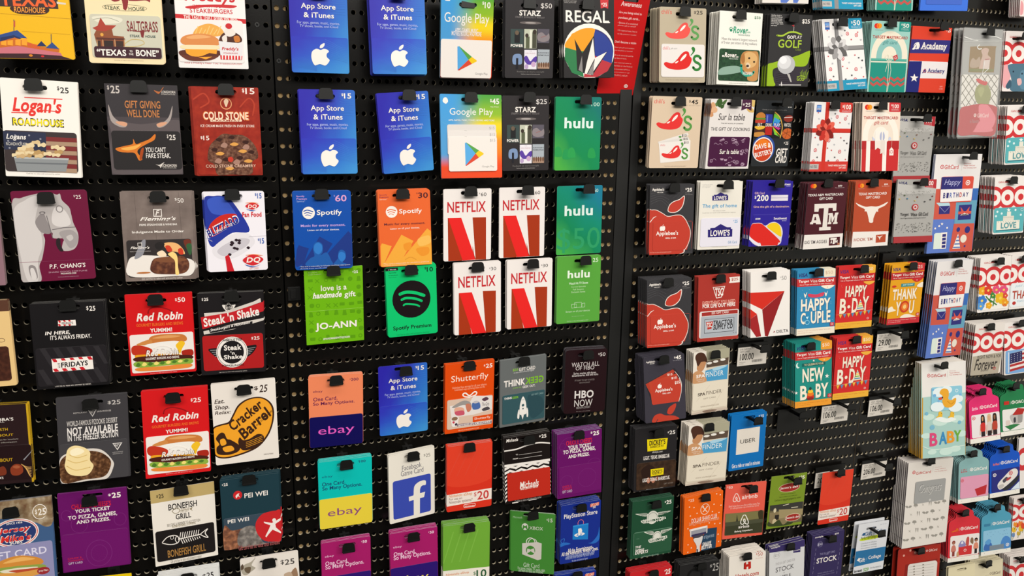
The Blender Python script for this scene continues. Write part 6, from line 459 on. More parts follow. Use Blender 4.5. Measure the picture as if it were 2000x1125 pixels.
 'hbd':('CE2A2A',2.2,'r',None,[('q','EAAE3A',698,0,1002,127,2),('t','$50',733,34,929,93,'F0E0D0',0,0),('t','VISA',40,54,268,112,'5A2A6E',2,0.2),('q','C4262A',0,137,1000,257,0),('t','Target',40,156,308,203,'F1EAE3',2,0),('t','Visa',343,156,528,200,'F1EAE3',0,0),('t','Gift Card',553,154,955,201,'F1EAE3',2,0),('t','Use at Target and millions of other locations.*',69,217,919,241,'F4D8D0',1,0),('t','HAPPY',226,322,811,501,'8A1A24',2,0),('t','HAPPY',214,314,799,493,'F0E6D2',2,0),('t','B',101,521,275,763,'8A1A24',2,0),('t','B',89,513,263,755,'F0E6D2',2,0),('t','D',430,521,590,763,'8A1A24',2,0),('t','D',418,513,578,755,'F0E6D2',2,0),('t','Y',710,506,891,738,'8A1A24',2,0),('t','Y',698,498,879,730,'F0E6D2',2,0),('q','EAB03A',0,897,1000,1002,0),('t','Card has no value until activated at register. Terms apply.',40,923,899,944,'C8702A',0,0),('t','See package for details',40,954,418,971,'C8702A',0,0),('s','EAB040',[698,257,990,257,940,294,849,312,758,294]),('e','F0E6D2',333,649,39,27),('p','F0E0C0',[558,714,638,538,758,709]),('p','4A9AB8',[630,573,666,571,674,587,622,589]),('p','E8C83A',[610,607,686,605,694,621,602,623]),('p','7AB848',[590,642,706,640,714,656,582,658]),('p','3A8AB0',[570,676,726,674,734,690,562,692]),('l','E8A080',4,[0,767,1000,724]),('p','EAB040',[79,767,169,763,124,831]),('p','5A8AB0',[189,762,278,758,234,826]),('p','EAB040',[298,757,388,753,343,821]),('p','5A8AB0',[408,752,498,748,453,816]),('p','EAB040',[518,747,608,743,563,811]),('p','5A8AB0',[628,742,718,738,673,806]),('p','EAB040',[738,737,829,733,784,801]),('p','5A8AB0',[849,732,940,727,894,795]),('o','F1EAE3',879,857,29,17,8),('d','F0C0B0',5,3,[901,692,109,329,794,602,647,423,591,548,569,360,437,458,694,712,895,522,449,406,91,306,467,427,392,668,521,528,266,304,344,351,507,714,652,370,845,628,705,675,730,625,369,706])]),
 'thank':('E2A01C',2.2,'r',None,[('q','C43034',698,0,1002,126,2),('t','$25',734,34,929,92,'F0E0D0',0,0),('t','VISA',40,53,268,111,'2A2C6E',2,0.2),('q','B8262C',0,136,1000,255,0),('t','Target',40,155,308,202,'F1EAE3',2,0),('t','Visa',343,155,528,199,'F1EAE3',0,0),('t','Gift Card',553,153,955,200,'F1EAE3',2,0),('t','Use at Target and millions of other locations.*',70,216,919,239,'F4D8D0',1,0),('t','THANK',111,419,861,599,'B87A10',2,0),('t','THANK',99,411,849,591,'F0E6D2',2,0),('t','Y',241,629,395,864,'B87A10',2,0),('t','Y',229,621,383,855,'F0E6D2',2,0),('t','U',650,624,801,843,'B87A10',2,0),('t','U',638,616,789,835,'F0E6D2',2,0),('q','C42A34',0,897,1000,1002,0),('t','Card has no value until activated at register. Terms apply.',40,922,899,943,'F0C8C0',0,0),('t','See package for details',40,953,418,971,'F0C8C0',0,0),('s','C4262A',[658,255,960,255,899,292,809,310,718,292]),('o','F1EAE3',799,277,19,10,4),('q','3A8A8A',328,322,739,376,0),('t','JUST TO SAY',378,334,698,366,'D8ECEC',1,0),('s','F0E6D2',[819,371,899,332,1000,322,1000,401,839,391]),('s','F0E6D2',[0,723,109,692,159,733,239,763,79,784,0,784]),('s','F0E6D2',[398,897,498,845,648,845,759,866,859,897]),('e','C8401E',498,712,143,98),('e','E87A2A',498,712,99,68),('e','F0C87A',498,712,49,36),('e','C83028',119,361,66,18),('q','C8303A',879,830,980,886,1),('o','F1EAE3',930,858,30,16,9)]),
 'nbaby':('1E8A80',2.2,'r',None,[('q','E89A30',700,0,1002,132,2),('t','$50',735,35,930,96,'F0E0D0',0,0),('t','VISA',40,56,270,116,'2A2C6E',2,0.2),('q','C43032',0,142,1000,265,0),('t','Target',40,162,310,210,'F1EAE3',2,0),('t','Visa',345,162,530,207,'F1EAE3',0,0),('t','Gift Card',555,160,955,208,'F1EAE3',2,0),('t','Use at Target and millions of other locations.*',70,224,920,249,'F4D8D0',1,0),('t','NEW',212,411,802,621,'14605A',2,0),('t','NEW',200,403,790,613,'F0E6D2',2,0),('t','B',152,671,342,894,'14605A',2,0),('t','B',140,663,330,886,'F0E6D2',2,0),('t','BY',572,661,922,879,'14605A',2,0),('t','BY',560,653,910,872,'F0E6D2',2,0),('q','E89A30',0,901,1000,1002,0),('t','Card has no value until activated at register. Terms apply.',40,926,900,946,'B86A20',0,0),('t','See package for details',40,956,420,972,'B86A20',0,0),('s','E89A30',[640,265,960,265,900,303,800,321,700,303]),('o','F1EAE3',790,291,17,10,4),('e','D8ECE4',75,343,54,42),('e','1E8A80',105,333,44,36),('q','14605A',190,318,820,368,0),('t','TO CELEBRATE YOUR',240,328,770,358,'D8C8A0',1,0),('p','F1EAE3',[870,512,886,537,931,541,895,555,908,580,870,564,833,576,845,552,810,534,854,535]),('p','F1EAE3',[30,735,42,754,76,757,50,767,59,786,30,774,2,783,11,765,-17,751,18,752]),('p','F1EAE3',[500,268,509,282,533,284,514,291,521,305,500,296,480,303,486,290,467,280,492,281]),('e','C83020',420,847,102,42),('e','E87A20',420,802,88,33),('e','F0C030',418,761,73,28),('e','2A3A3A',416,718,34,25),('e','8A241C',420,874,93,22),('q','C8303A',890,827,1000,886,1),('o','F1EAE3',945,857,24,14,6),('d','14605A',5,3,[758,777,487,509,60,701,474,747,389,752,300,767,702,582,534,710,230,649,769,511,767,712,803,545,142,767,768,597,143,478,619,523])]),
 'flowers':('EBE5E0',3,'r',None,[('e','CE3236',10,369,298,196),('e','CE3236',435,369,298,197),('e','CE3236',863,369,298,199),('q','CE3236',0,324,1000,415,0),('e','F0EAE4',10,369,204,134),('e','CE3236',10,369,88,57),('e','F0EAE4',435,369,204,135),('e','CE3236',435,369,88,58),('e','F0EAE4',863,369,204,136),('e','CE3236',863,369,88,58),('t','GiftCard',122,81,435,114,'D06A68',1,0),('K','F0ECE4',20,535,985,961,5),('d','E8A820',58,40,[200,608,152,651,63,630,56,574,141,560]),('e','F0D060',122,604,35,20),('d','D8402A',62,42,[386,608,336,654,242,632,235,572,324,557]),('e','F0D060',305,605,37,21),('d','E0507A',58,40,[642,608,594,651,507,630,500,574,584,560]),('e','F0D060',565,605,35,20),('d','E0507A',62,42,[883,618,833,663,742,641,735,582,823,568]),('e','F0D060',803,615,37,21),('d','3A7AC8',68,47,[213,787,157,838,53,813,44,747,144,731]),('e','F0D060',122,783,41,23),('d','E8B820',75,51,[802,767,741,822,629,796,621,724,728,707]),('e','F0D060',705,763,45,26),('d','E89A20',51,35,[939,855,897,892,822,875,816,826,889,814]),('e','F0D060',872,852,31,17),('d','E8A820',44,30,[414,884,377,917,310,902,305,859,369,848]),('e','F0D060',355,882,26,15),('d','5A9AD8',51,35,[160,884,118,923,40,905,33,855,108,843]),('e','F0D060',92,882,31,17),('d','3A8A3A',38,26,[505,706,474,734,417,720,413,684,467,675]),('e','F0D060',455,704,22,13),('d','D84A3A',38,26,[911,726,881,753,825,740,821,704,874,695]),('e','F0D060',863,724,22,13),('L','3A7A34',26,[[435,624,385,763],[335,763,605,882],[525,724,485,902],[234,704,425,833]]),('o','D83A3A',853,902,41,23,13),('E',)]),
 'thx':('EBE5E0',3,'r',None,[('e','CE3236',10,364,299,196),('e','CE3236',433,363,299,197),('e','CE3236',862,363,299,199),('q','CE3236',0,319,1000,408,0),('e','F0EAE4',10,364,205,134),('e','CE3236',10,364,88,58),('e','F0EAE4',433,363,205,135),('e','CE3236',433,363,88,58),('e','F0EAE4',862,363,205,136),('e','CE3236',862,363,88,58),('t','GiftCard',121,80,433,111,'D06A68',1,0),('K','E8ECEE',20,518,985,960,5),('t','JUST A LITTLE',152,558,852,608,'7AB0C8',0,0.2),('t','THANKS',81,659,951,819,'B04A3A',2,0),('t','from me to you',253,839,802,889,'7AB0C8',0,0.2),('e','B8302A',152,889,57,33),('E',)]),
 'bee45':('38353F',3,'r','8A8894',[('t',"Applebee's",63,59,279,96,'F1EAE3',2,0),('t','GRILL & BAR',153,96,264,111,'F1EAE3',1,0),('t','$',747,33,781,64,'F1EAE3',2,0),('t','45',788,23,918,79,'F1EAE3',2,0),('t','Three $15 gift cards',713,86,937,105,'A8A4AC',0,0),('p','2A282E',[28,395,745,206,830,281,926,414,755,720,190,731]),('p','B03A26',[35,403,706,227,755,261,252,713]),('p','BC402A',[121,381,791,292,826,360,178,723]),('m','E8DCD4',8,[755,261,877,379,911,508,834,694]),('p','BC3C2A',[194,370,831,364,887,427,909,540,832,726,192,730]),('m','E8DCD4',10,[856,370,902,476,896,587,832,729]),('t','$15',566,281,690,318,'F1EAE3',1,0),('t','$15',664,340,794,377,'F1EAE3',1,0),('t','$15',746,408,867,461,'F1EAE3',2,0),('s','F1EAE3',[322,453,356,427,388,434,422,444,410,482,365,490,328,481]),('l','F1EAE3',8,[373,433,394,411]),('t',"Applebee's",258,495,681,559,'F1EAE3',1,0),('t','GRILL & BAR',434,565,640,586,'F1EAE3',1,0),('s','BC3C2A',[537,885,572,809,663,769,759,752,736,830,643,905]),('s','BC3C2A',[180,941,242,892,367,876,490,913,616,924,743,946,812,1000,384,1006,174,997]),('m','38353F',12,[260,1003,300,959])]),
 'spa':('D8CCB8',0.5,'r',None,[('p','E8E0D4',[0,0,350,0,397,483,-17,488]),('p','5A4A3E',[361,170,983,145,974,262,368,268]),('p','A8A48C',[350,0,1000,0,989,146,361,170]),('p','4A9AC8',[343,315,975,265,964,497,355,488]),('s','A8D0E4',[540,297,711,277,946,277,830,310,600,335]),('d','ECE8E0',73,20,[448,201,618,188,819,172]),('s','4A2C20',[55,102,78,36,185,11,297,40,357,105,375,171,251,179,142,187]),('s','C08A60',[141,179,250,163,348,177,325,249,259,309,177,319,105,265]),('s','C89468',[-24,367,67,310,176,302,290,344,350,414,369,489,-11,489]),('s','4A2C20',[81,87,246,98,170,205,116,218]),('t','CELEBRATION',399,325,757,341,'A8D4E8',0,0),('t','SPA',95,362,335,417,'F1EAE3',2,0),('t','FINDER',364,345,849,421,'E8F0F0',0,0),('t','THE PERFECT GIFT',103,437,340,454,'F0E4D8',0,0),('t','MAKE HAPPY',146,467,326,482,'F0E4D8',0,0),('K','E3D9C6',13,506,987,936,4),('L','D0C4AE',7,[[124,786,473,556],[531,963,858,657]]),('t','SPA',152,660,361,709,'4A4038',2,0),('t','FINDER',384,647,815,704,'7A7064',0,0),('t','GIFT CARD',310,750,653,772,'8A7E70',0,0),('t','WWW.SPAFINDER.COM',238,878,750,901,'A0907C',0,0),('E',),('p','C8B8A8',[12,975,359,952,997,958,1000,1000,0,1000]),('s','8A7464',[303,963,559,957,707,982,419,1001])]),
 'dickey':('232123',2.2,'r','7A7A7C',[('t','$',768,90,801,118,'F1EAE3',1,0),('t','25',813,79,953,139,'F1EAE3',1,0),('p','E8D20E',[285,182,777,193,752,370,302,374]),('t',"DICKEY'S",341,202,723,286,'2A2418',2,0),('t','BARBECUE PIT',367,292,688,326,'2A2418',1,0),('t','dickeys.com',415,379,664,419,'D8D4D0',0,0.2),('t','LEGIT. TEXAS. BARBECUE.',213,447,839,506,'F1EAE3',1,0),('K','N:3A281C,4A3424,2A1C14,30',54,547,1004,978,4),('s','2A1A14',[163,674,330,589,505,668,464,847,269,881]),('s','B87A60',[292,833,339,787,390,841,343,887]),('s','B87A60',[402,842,449,796,501,850,453,888]),('s','8A4A34',[500,833,548,787,587,840]),('p','E8D20E',[387,662,702,663,698,769,392,778]),('t',"DICKEY'S",419,682,669,732,'2A2418',2,0),('t','BARBECUE PIT',435,732,656,756,'2A2418',1,0),('t','LEGIT. TEXAS. BARBECUE.',202,799,857,856,'F1EAE3',1,0),('t','GIFT CARD',715,911,940,932,'8A8078',0,0),('E',),('t','Card has no value until activated',296,964,707,985,'D8D4D0',0,0)]),
 'uber':('0A6EB8',2.5,'r','3E9ADA',[('t','$',769,54,801,82,'F1EAE3',1,0),('t','25',818,48,918,98,'F1EAE3',1,0),('p','E3DBD0',[182,264,831,262,832,718,187,720]),('t','UBER',291,454,723,526,'2A2624',0,0),('t','Get a ride or meal in minutes',95,880,901,956,'F1EAE3',1,0)]),
 'hpink':('DE2C6E',3,'h',None,[('t','Barbie',96,317,292,381,'F4C8DC',1,0.2),('o','F1EAE3',420,342,55,32,15),('e','F1EAE3',420,342,16,9),('t','GiftCard',490,312,927,374,'F1EAE3',1,0),('l','E0E0E0',4,[336,317,336,376]),('q','ECE8DE',0,909,1000,1002,1),('t','Open here',410,944,550,964,'B8B4AC',0,0),('d','8A8680',9,5,[116,949,855,939]),('K','E8E2E2',58,466,990,899,4),('e','C83A3A',135,526,55,32),('e','E8E2E2',135,526,38,22),('e','C83A3A',135,526,20,12),('s','1E1416',[361,556,381,496,450,486,490,536,500,717,450,697,371,677]),('s','C89068',[395,526,445,521,445,586,420,606,398,586]),('s','C8302A',[341,677,391,636,460,631,505,677,490,798,361,798]),('q','2A1E22',361,798,490,894,0),('l','C89068',18,[343,687,321,858]),('s','D8B890',[570,556,590,496,661,486,702,536,712,717,661,697,580,677]),('s','D8A080',[606,526,656,521,656,586,631,606,609,586]),('s','D8C8C0',[550,677,601,636,671,631,717,677,702,798,570,798]),('q','2A1E22',570,798,702,894,0),('l','D8A080',18,[552,687,530,858]),('s','2A1A16',[753,556,773,496,845,486,886,536,896,717,845,697,763,677]),('s','8A5A40',[788,526,840,521,840,586,814,606,792,586]),('s','B84030',[732,677,783,637,855,631,902,677,886,798,753,798]),('q','2A1E22',753,798,886,894,0),('l','8A5A40',18,[734,687,712,858]),('E',)]),
 'hgreen':('1E7A48',3,'h',None,[('o','F1EAE3',424,344,55,34,16),('e','F1EAE3',424,344,16,10),('t','GiftCard',494,314,928,377,'F1EAE3',1,0),('l','E0E0E0',5,[340,319,340,379]),('q','ECE8DE',0,910,1000,1002,1),('t','Open here',414,945,554,965,'B8B4AC',0,0),('d','8A8680',9,6,[118,950,857,940]),('K','E6E4E0',59,469,990,900,4),('q','C42A20',118,304,285,374,1),('s','B8B4B0',[295,619,474,559,695,559,685,760,414,780]),('p','B02A24',[375,599,554,469,796,499,715,609]),('p','9A9894',[554,609,715,604,695,760,554,770]),('s','3A3A3E',[414,679,444,649,484,659,484,740,424,750]),('p','2E7A44',[118,800,414,780,635,800,295,890]),('s','D8C8C0',[167,699,236,689,295,699,295,780,177,790]),('e','C83A3A',878,830,51,32),('e','E6E4E0',878,830,35,22),('e','C83A3A',878,830,18,11),('E',),('t','LEGO',137,321,270,359,'F1EAE3',2,0.1)]),
 'hmint':('86B0B0',3,'h',None,[('t','L.O.L.',79,324,287,395,'B8303A',2,0.2),('o','F1EAE3',427,354,54,32,16),('e','F1EAE3',427,354,16,10),('t','GiftCard',497,324,929,388,'F1EAE3',1,0),('l','E0E0E0',5,[342,329,342,390]),('q','ECE8DE',0,913,1000,1002,1),('t','Open here',417,947,557,966,'B8B4AC',0,0),('d','8A8680',9,6,[119,952,858,942]),('K','DC9AB4',59,480,990,904,4),('e','C83A3A',119,550,48,29),('e','DC9AB4',119,550,33,20),('e','C83A3A',119,550,17,10),('p','B82A30',[537,748,939,689,899,865,617,884]),('E',)]),
 'hblue':('0E52C0',3,'h',None,[('t','Hot Wheels',105,329,308,377,'E8702A',2,0.3),('o','F1EAE3',416,344,54,33,16),('e','F1EAE3',416,344,16,10),('t','GiftCard',486,314,926,377,'F1EAE3',1,0),('l','E0E0E0',5,[332,319,332,379]),('q','ECE8DE',0,910,1000,1002,1),('t','Open here',406,945,546,965,'B8B4AC',0,0),('d','8A8680',9,6,[114,950,853,940]),('K','25287A',57,469,989,900,4),('o','F1EAE3',153,559,56,33,16),('e','F1EAE3',153,559,19,11),('p','D8E4F0',[688,900,979,759,984,900]),('s','2A2A30',[406,860,627,779,958,639,895,759,587,890]),('s','E4DED8',[249,759,318,699,466,619,688,509,853,499,926,559,895,639,750,719,506,819,347,860,269,830]),('s','C0BAB4',[269,789,406,759,466,799,347,850]),('e','C8303A',688,569,63,44),('e','E4DED8',688,569,43,30),('e','C8303A',688,569,23,16),('s','4A4450',[416,689,546,629,587,679,466,739]),('s','B03A40',[546,669,688,639,678,679,566,709]),('E',)]),
 'hred':('D42E3A',3,'h',None,[('o','F1EAE3',429,354,54,34,16),('e','F1EAE3',429,354,16,10),('t','GiftCard',499,324,930,387,'F1EAE3',1,0),('l','E0E0E0',5,[344,329,344,389]),('q','ECE8DE',0,913,1000,1002,1),('t','Open here',419,947,558,966,'B8B4AC',0,0),('d','8A8680',9,6,[119,952,859,942]),('K','ECE4E0',60,480,990,903,4),('q','CC3034',329,708,759,884,2),('o','F1EAE3',543,792,43,27,12),('e','8A3A34',169,609,54,41),('e','A87058',169,624,36,27),('s','C87A6A',[109,689,169,659,229,689,239,787,99,787]),('q','8A3A34',129,787,209,884,0),('e','2A2224',889,609,54,41),('e','A87058',889,624,36,27),('s','D88A70',[829,689,889,659,950,689,960,787,819,787]),('q','2A2224',849,787,930,884,0),('s','8A86B8',[329,708,379,609,449,590,538,649,538,708]),('s','E8E4EC',[399,649,439,600,478,649]),('s','C0504A',[559,609,599,530,659,550,649,698,569,698]),('s','8A6A50',[699,629,739,550,799,590,789,689]),('s','C89A70',[279,826,319,796,349,884,279,894]),('E',),('m','E06A20',28,[99,394,199,381,239,384,254,344,289,359,284,394])]),
 'haqua':('4E9CB8',3,'h',None,[('o','F1EAE3',425,355,54,34,16),('e','F1EAE3',425,355,16,10),('t','GiftCard',495,325,929,389,'F1EAE3',1,0),('l','E0E0E0',5,[341,330,341,391]),('q','ECE8DE',0,914,1000,1002,1),('t','Open here',415,947,555,966,'B8B4AC',0,0),('d','8A8680',9,6,[118,952,858,942]),('K','8CC0DC',59,481,990,904,4),('s','3A6AB0',[98,885,118,768,236,709,345,768,355,899]),('s','4A86C8',[655,894,676,729,797,650,959,709,969,894]),('s','5A9AD0',[118,729,246,660,326,709,246,778]),('q','7A8894',276,807,756,902,0),('o','F1EAE3',878,836,56,35,16),('e','F1EAE3',878,836,19,12),('d','5A8AB0',9,6,[330,523,454,528,199,555,864,599,743,536,564,542,281,523,313,613,793,599,771,532,387,580,717,605,834,521,618,585]),('E',),('q','3A7C9E',88,340,296,396,2)]),
 'duck':('A8CCC4',0.5,'r','D8A828',[('p','E9E5E0',[-20,-1,1019,0,1054,335,26,357]),('e','C8363A',166,133,33,20),('e','E9E5E0',166,133,22,14),('e','C8363A',166,133,12,7),('t','GiftCard',209,121,544,153,'C0504C',1,0),('l','C0BCBA',6,[592,95,583,163]),('t','All-Inclusive',622,93,774,103,'C88A88',0,0),('t','Target GiftCard',627,113,853,127,'C8706C',1,0),('t','Free Greeting Card',633,135,907,148,'C8706C',1,0),('p','C9962A',[21,361,42,360,37,998,0,1000]),('p','D8A830',[988,402,1015,403,1018,1000,995,1000]),('e','C8E2D8',171,567,126,33),('e','C8E2D8',808,610,152,39),('e','C8E2D8',428,623,177,46),('e','C8E2D8',116,762,114,29),('d','C8E2D8',126,33,[913,769,763,925]),('e','C8E2D8',244,939,101,26),('e','C8E2D8',557,946,152,39),('e','78B4CC',247,679,56,26),('d','78B4CC',40,19,[120,530,859,647]),('e','78B4CC',246,765,25,12),('s','E8B838',[339,572,377,561,390,526,441,518,474,540,466,576,454,597,364,602]),('e','2A2018',448,539,8,4),('s','E8B838',[606,580,644,569,656,533,706,525,739,548,732,583,720,605,632,609]),('e','2A2018',714,547,8,4),('s','E8F0EC',[300,598,428,575,555,596,682,588,783,615,556,639]),('t','B',189,736,365,878,'D84A7A',2,0),('t','A',402,733,577,867,'3A8AC0',2,0),('t','B',578,731,750,858,'E89A30',2,0),('t','Y',732,729,902,849,'6AAA3A',2,0),('m','D8E4DC',17,[35,872,297,915,814,902,1005,894]),('K','8CC8DC',221,258,908,507,4),('e','E4F0F2',403,313,152,50),('e','E4F0F2',804,396,126,42),('d','E4F0F2',152,50,[352,465,756,483]),('e','E4F0F2',554,295,126,42),('e','78B0DC',289,344,35,17),('d','78B0DC',25,12,[252,284,378,406,865,352]),('s','E8A830',[459,409,479,386,459,350,403,325,429,290,504,276,591,296,609,343,600,390,667,404,767,384,755,442,656,480,517,470]),('s','D85030',[378,373,449,367,454,391,390,392]),('e','2A2018',466,371,15,10),('m','C88818',14,[580,413,655,445,730,423]),('o','E8F4F6',783,308,35,17,11),('E',)]),
 'forever':('E6DFD8',3,'r',None,[('e','CE3236',10,364,299,196),('d','CE3236',299,197,[431,364,861,364]),('q','CE3236',0,319,1000,409,0),('e','F0EAE4',10,364,204,134),('e','CE3236',10,364,88,58),('e','F0EAE4',431,364,204,134),('e','CE3236',431,364,88,58),('e','F0EAE4',861,364,204,135),('e','CE3236',861,364,88,58),('t','GiftCard',121,80,431,112,'D06A68',1,0),('p','B4AA98',[18,623,1043,581,939,997,-69,1002]),('t','RIGHT NOW & FOR',179,614,974,683,'4A4440',1,0),('t','Forever',103,685,876,905,'3A3430',1,0.3),('t','& ALWAYS',334,890,585,935,'4A4440',1,0),('o','C03A3A',788,895,51,30,14)]),
 'flag':('EBE5E0',3,'r',None,[('e','CE3236',10,341,302,195),('e','CE3236',436,341,302,197),('e','CE3236',863,340,302,200),('q','CE3236',0,297,1000,384,0),('e','F0EAE4',10,341,206,133),('e','CE3236',10,341,89,57),('e','F0EAE4',436,341,206,135),('e','CE3236',436,341,89,58),('e','F0EAE4',863,340,206,137),('e','CE3236',863,340,89,59),('t','GiftCard',123,73,436,102,'D06A68',1,0),('K','7AA8D8',41,534,990,983,4),('l','F1EAE3',20,[133,564,133,956]),('p','E8E0DC',[173,595,990,533,990,868,173,945]),('p','B02E30',[173,636,990,574,990,615,173,679]),('p','B02E30',[173,721,990,658,990,700,173,766]),('p','B02E30',[173,808,990,744,990,786,173,853]),('p','B02E30',[173,897,990,831,990,875,173,943]),('p','2A2A5A',[173,595,566,569,566,761,173,793]),('d','C8C8D8',12,7,[219,625,219,667,219,709,219,751,315,618,315,660,315,701,315,743,411,611,411,652,411,694,411,736,506,604,506,645,506,686,506,728]),('E',)]),
 'congrats':('E4DED6',0.5,'r','C8C0CC',[('e','C8363A',136,117,33,21),('e','E4DED6',136,117,22,14),('e','C8363A',136,117,12,8),('t','GiftCard',182,116,516,148,'C0504C',1,0),('l','C0BCBA',6,[559,75,555,142]),('t','All-Inclusive',600,87,750,95,'C88A88',0,0),('t','Target GiftCard',601,111,841,122,'C8706C',1,0),('t','Free Greeting Card',600,136,875,148,'C8706C',1,0),('s','9A968E',[7,499,53,498,81,516,63,525,31,517]),('s','9A968E',[151,505,104,499,81,516,104,528,134,522]),('s','9A968E',[201,515,202,491,237,486,277,497,283,519]),('l','9A968E',9,[242,516,246,537]),('L','9A968E',6,[[379,498,424,523],[383,520,420,501]]),('p','9A968E',[526,481,553,486,547,515,541,538]),('p','9A968E',[568,487,593,486,592,542,578,517]),('s','9A968E',[649,499,694,498,722,516,704,525,672,517]),('s','9A968E',[791,505,745,499,722,516,744,528,774,522]),('s','9A968E',[841,515,842,492,877,486,916,497,922,519]),('l','9A968E',9,[882,516,885,537]),('L','9A968E',6,[[128,596,173,620],[132,617,170,599]]),('p','9A968E',[276,579,302,584,297,612,291,636]),('p','9A968E',[318,585,343,584,342,639,328,615]),('s','9A968E',[399,597,444,595,473,613,454,623,422,615]),('s','9A968E',[542,603,495,597,473,613,495,626,524,620]),('s','9A968E',[592,613,593,589,628,584,667,595,673,617]),('l','9A968E',9,[633,613,636,635]),('L','9A968E',6,[[769,596,813,620],[772,617,810,599]]),('s','9A968E',[8,695,53,693,81,711,63,720,31,712]),('s','9A968E',[151,700,104,694,81,711,104,723,133,717]),('s','9A968E',[202,710,203,687,237,681,277,692,283,714]),('l','9A968E',9,[242,711,246,732]),('L','9A968E',6,[[379,693,424,718],[383,715,420,696]]),('p','9A968E',[527,677,553,681,547,710,541,733]),('p','9A968E',[568,682,593,682,592,737,578,712]),('s','9A968E',[649,695,694,693,722,711,704,720,672,712]),('s','9A968E',[791,700,745,694,722,711,744,723,774,717]),('s','9A968E',[841,710,843,687,877,682,916,692,922,714]),('l','9A968E',9,[882,711,885,732]),('L','9A968E',6,[[129,790,173,815],[132,812,170,793]]),('p','9A968E',[276,774,302,778,297,807,291,830]),('p','9A968E',[318,779,343,779,342,833,328,809]),('s','9A968E',[399,792,444,790,473,808,454,817,423,809]),('s','9A968E',[541,797,495,791,473,808,495,820,524,814]),('s','9A968E',[592,807,593,784,628,779,667,789,673,811]),('l','9A968E',9,[633,808,636,829]),('L','9A968E',6,[[769,790,813,815],[773,811,810,793]]),('s','9A968E',[8,888,53,886,81,904,63,913,31,906]),('s','9A968E',[150,894,104,888,81,904,104,916,133,911]),('s','9A968E',[202,904,203,880,237,875,277,886,283,907]),('l','9A968E',9,[242,904,246,925]),('L','9A968E',6,[[379,887,424,911],[383,908,420,890]]),('p','9A968E',[527,870,553,875,547,903,541,926]),('p','9A968E',[568,876,593,875,592,930,578,905]),('s','9A968E',[650,888,694,887,722,904,704,913,672,906]),('s','9A968E',[791,894,745,888,722,904,744,916,773,911]),('s','9A968E',[842,904,843,881,877,875,916,886,922,907]),('l','9A968E',9,[882,904,885,925]),('K','A0A09E',189,230,863,486,4),('t','Congrats',280,271,780,398,'D4D2CE',0,0.25),('t','Congrats',269,265,769,392,'8A8A88',0,0.25),('e','C8C6C2',539,462,25,13),('E',)]),
 'ornament':('A82A1E',5,'r',None,[('d','E0A090',24,15,[138,89,281,33,398,69]),('o','F1EAE3',672,66,24,13,9),('t','GiftCard',717,51,914,84,'F0D0C8',1,0),('p','8A1E18',[189,212,937,191,944,966,120,967]),('K','E0DAD4',247,212,938,939,8),('l','B8B2AC',9,[261,249,850,253]),('d','8A8478',21,9,[389,248,602,244]),('l','B8B2AC',9,[265,286,854,290]),('d','8A8478',21,9,[393,285,607,281]),('l','B8B2AC',9,[270,323,858,327]),('d','8A8478',21,9,[398,322,611,318]),('l','B8B2AC',9,[275,360,862,364]),('d','8A8478',21,9,[403,358,615,355]),('l','B8B2AC',9,[280,396,867,401]),('d','8A8478',21,9,[407,395,620,392]),('l','B8B2AC',9,[285,433,871,438]),('d','8A8478',21,9,[412,432,624,429]),('E',)]),
 'creamA':('E2D8B4',3,'r',None,[]),
 'creamB':('DED4B4',2,'r',None,[('o','6A5A50',572,221,35,18,10),('t','GiftCard',620,199,909,250,'6A5A50',1,0),('l','A89A88',6,[374,240,532,239])]),
 'edgeR':('EBE5E0',3,'r',None,[('s','CE3236',[0,300,119,200,298,250,298,600,99,640,0,560]),('e','F0EAE4',149,420,117,122)]),
 'tulips':('EBE2DC',3,'r',None,[('e','CE3236',10,354,299,202),('e','CE3236',418,355,299,198),('e','CE3236',854,355,299,194),('q','CE3236',0,310,1000,399,0),('e','F0EAE4',10,354,204,138),('e','CE3236',10,354,88,59),('e','F0EAE4',418,355,204,136),('e','CE3236',418,355,88,58),('e','F0EAE4',854,355,204,133),('e','CE3236',854,355,88,57),('t','GiftCard',115,77,418,108,'D06A68',1,0),('q','EBE2DC',-1,549,1000,1000,0),('s','E8B830',[17,794,3,716,52,679,95,712,134,688,149,759,122,813]),('l','5A7A3A',16,[79,801,54,890]),('s','D8402A',[128,689,114,617,159,583,199,613,236,591,250,656,225,706]),('l','5A7A3A',16,[186,695,162,777]),('s','E87A2A',[230,672,214,594,264,557,308,589,348,565,364,637,336,690]),('l','5A7A3A',16,[293,679,268,768]),('s','E8B830',[255,798,237,713,291,673,339,708,382,682,400,760,370,818]),('l','5A7A3A',16,[323,805,296,902]),('s','E8902A',[55,665,43,600,84,569,121,596,154,576,167,636,143,680]),('l','5A7A3A',16,[108,671,86,745]),('s','6A8AB8',[12,908,0,847,38,819,71,844,102,826,113,881,92,923]),('l','5A7A3A',16,[60,913,40,982]),('s','C8A840',[195,888,183,826,221,798,255,823,286,805,298,861,277,902]),('l','5A7A3A',16,[244,893,224,962]),('s','D84A2A',[339,740,320,649,377,606,429,644,476,616,495,699,463,762]),('l','5A7A3A',16,[413,748,384,852]),('s','E8B830',[518,741,498,649,556,606,609,643,656,615,677,699,644,762]),('l','5A7A3A',16,[593,749,565,853])]),
 'bullC':('EBE2DC',3,'r',None,[('d','CE3236',297,198,[10,361,428,361]),('e','CE3236',859,361,297,197),('q','CE3236',0,316,1000,406,0),('e','F0EAE4',10,361,203,136),('e','CE3236',10,361,87,58),('e','F0EAE4',428,361,203,135),('e','CE3236',428,361,87,58),('e','F0EAE4',859,361,203,135),('e','CE3236',859,361,87,58),('t','GiftCard',119,79,428,110,'D06A68',1,0)]),
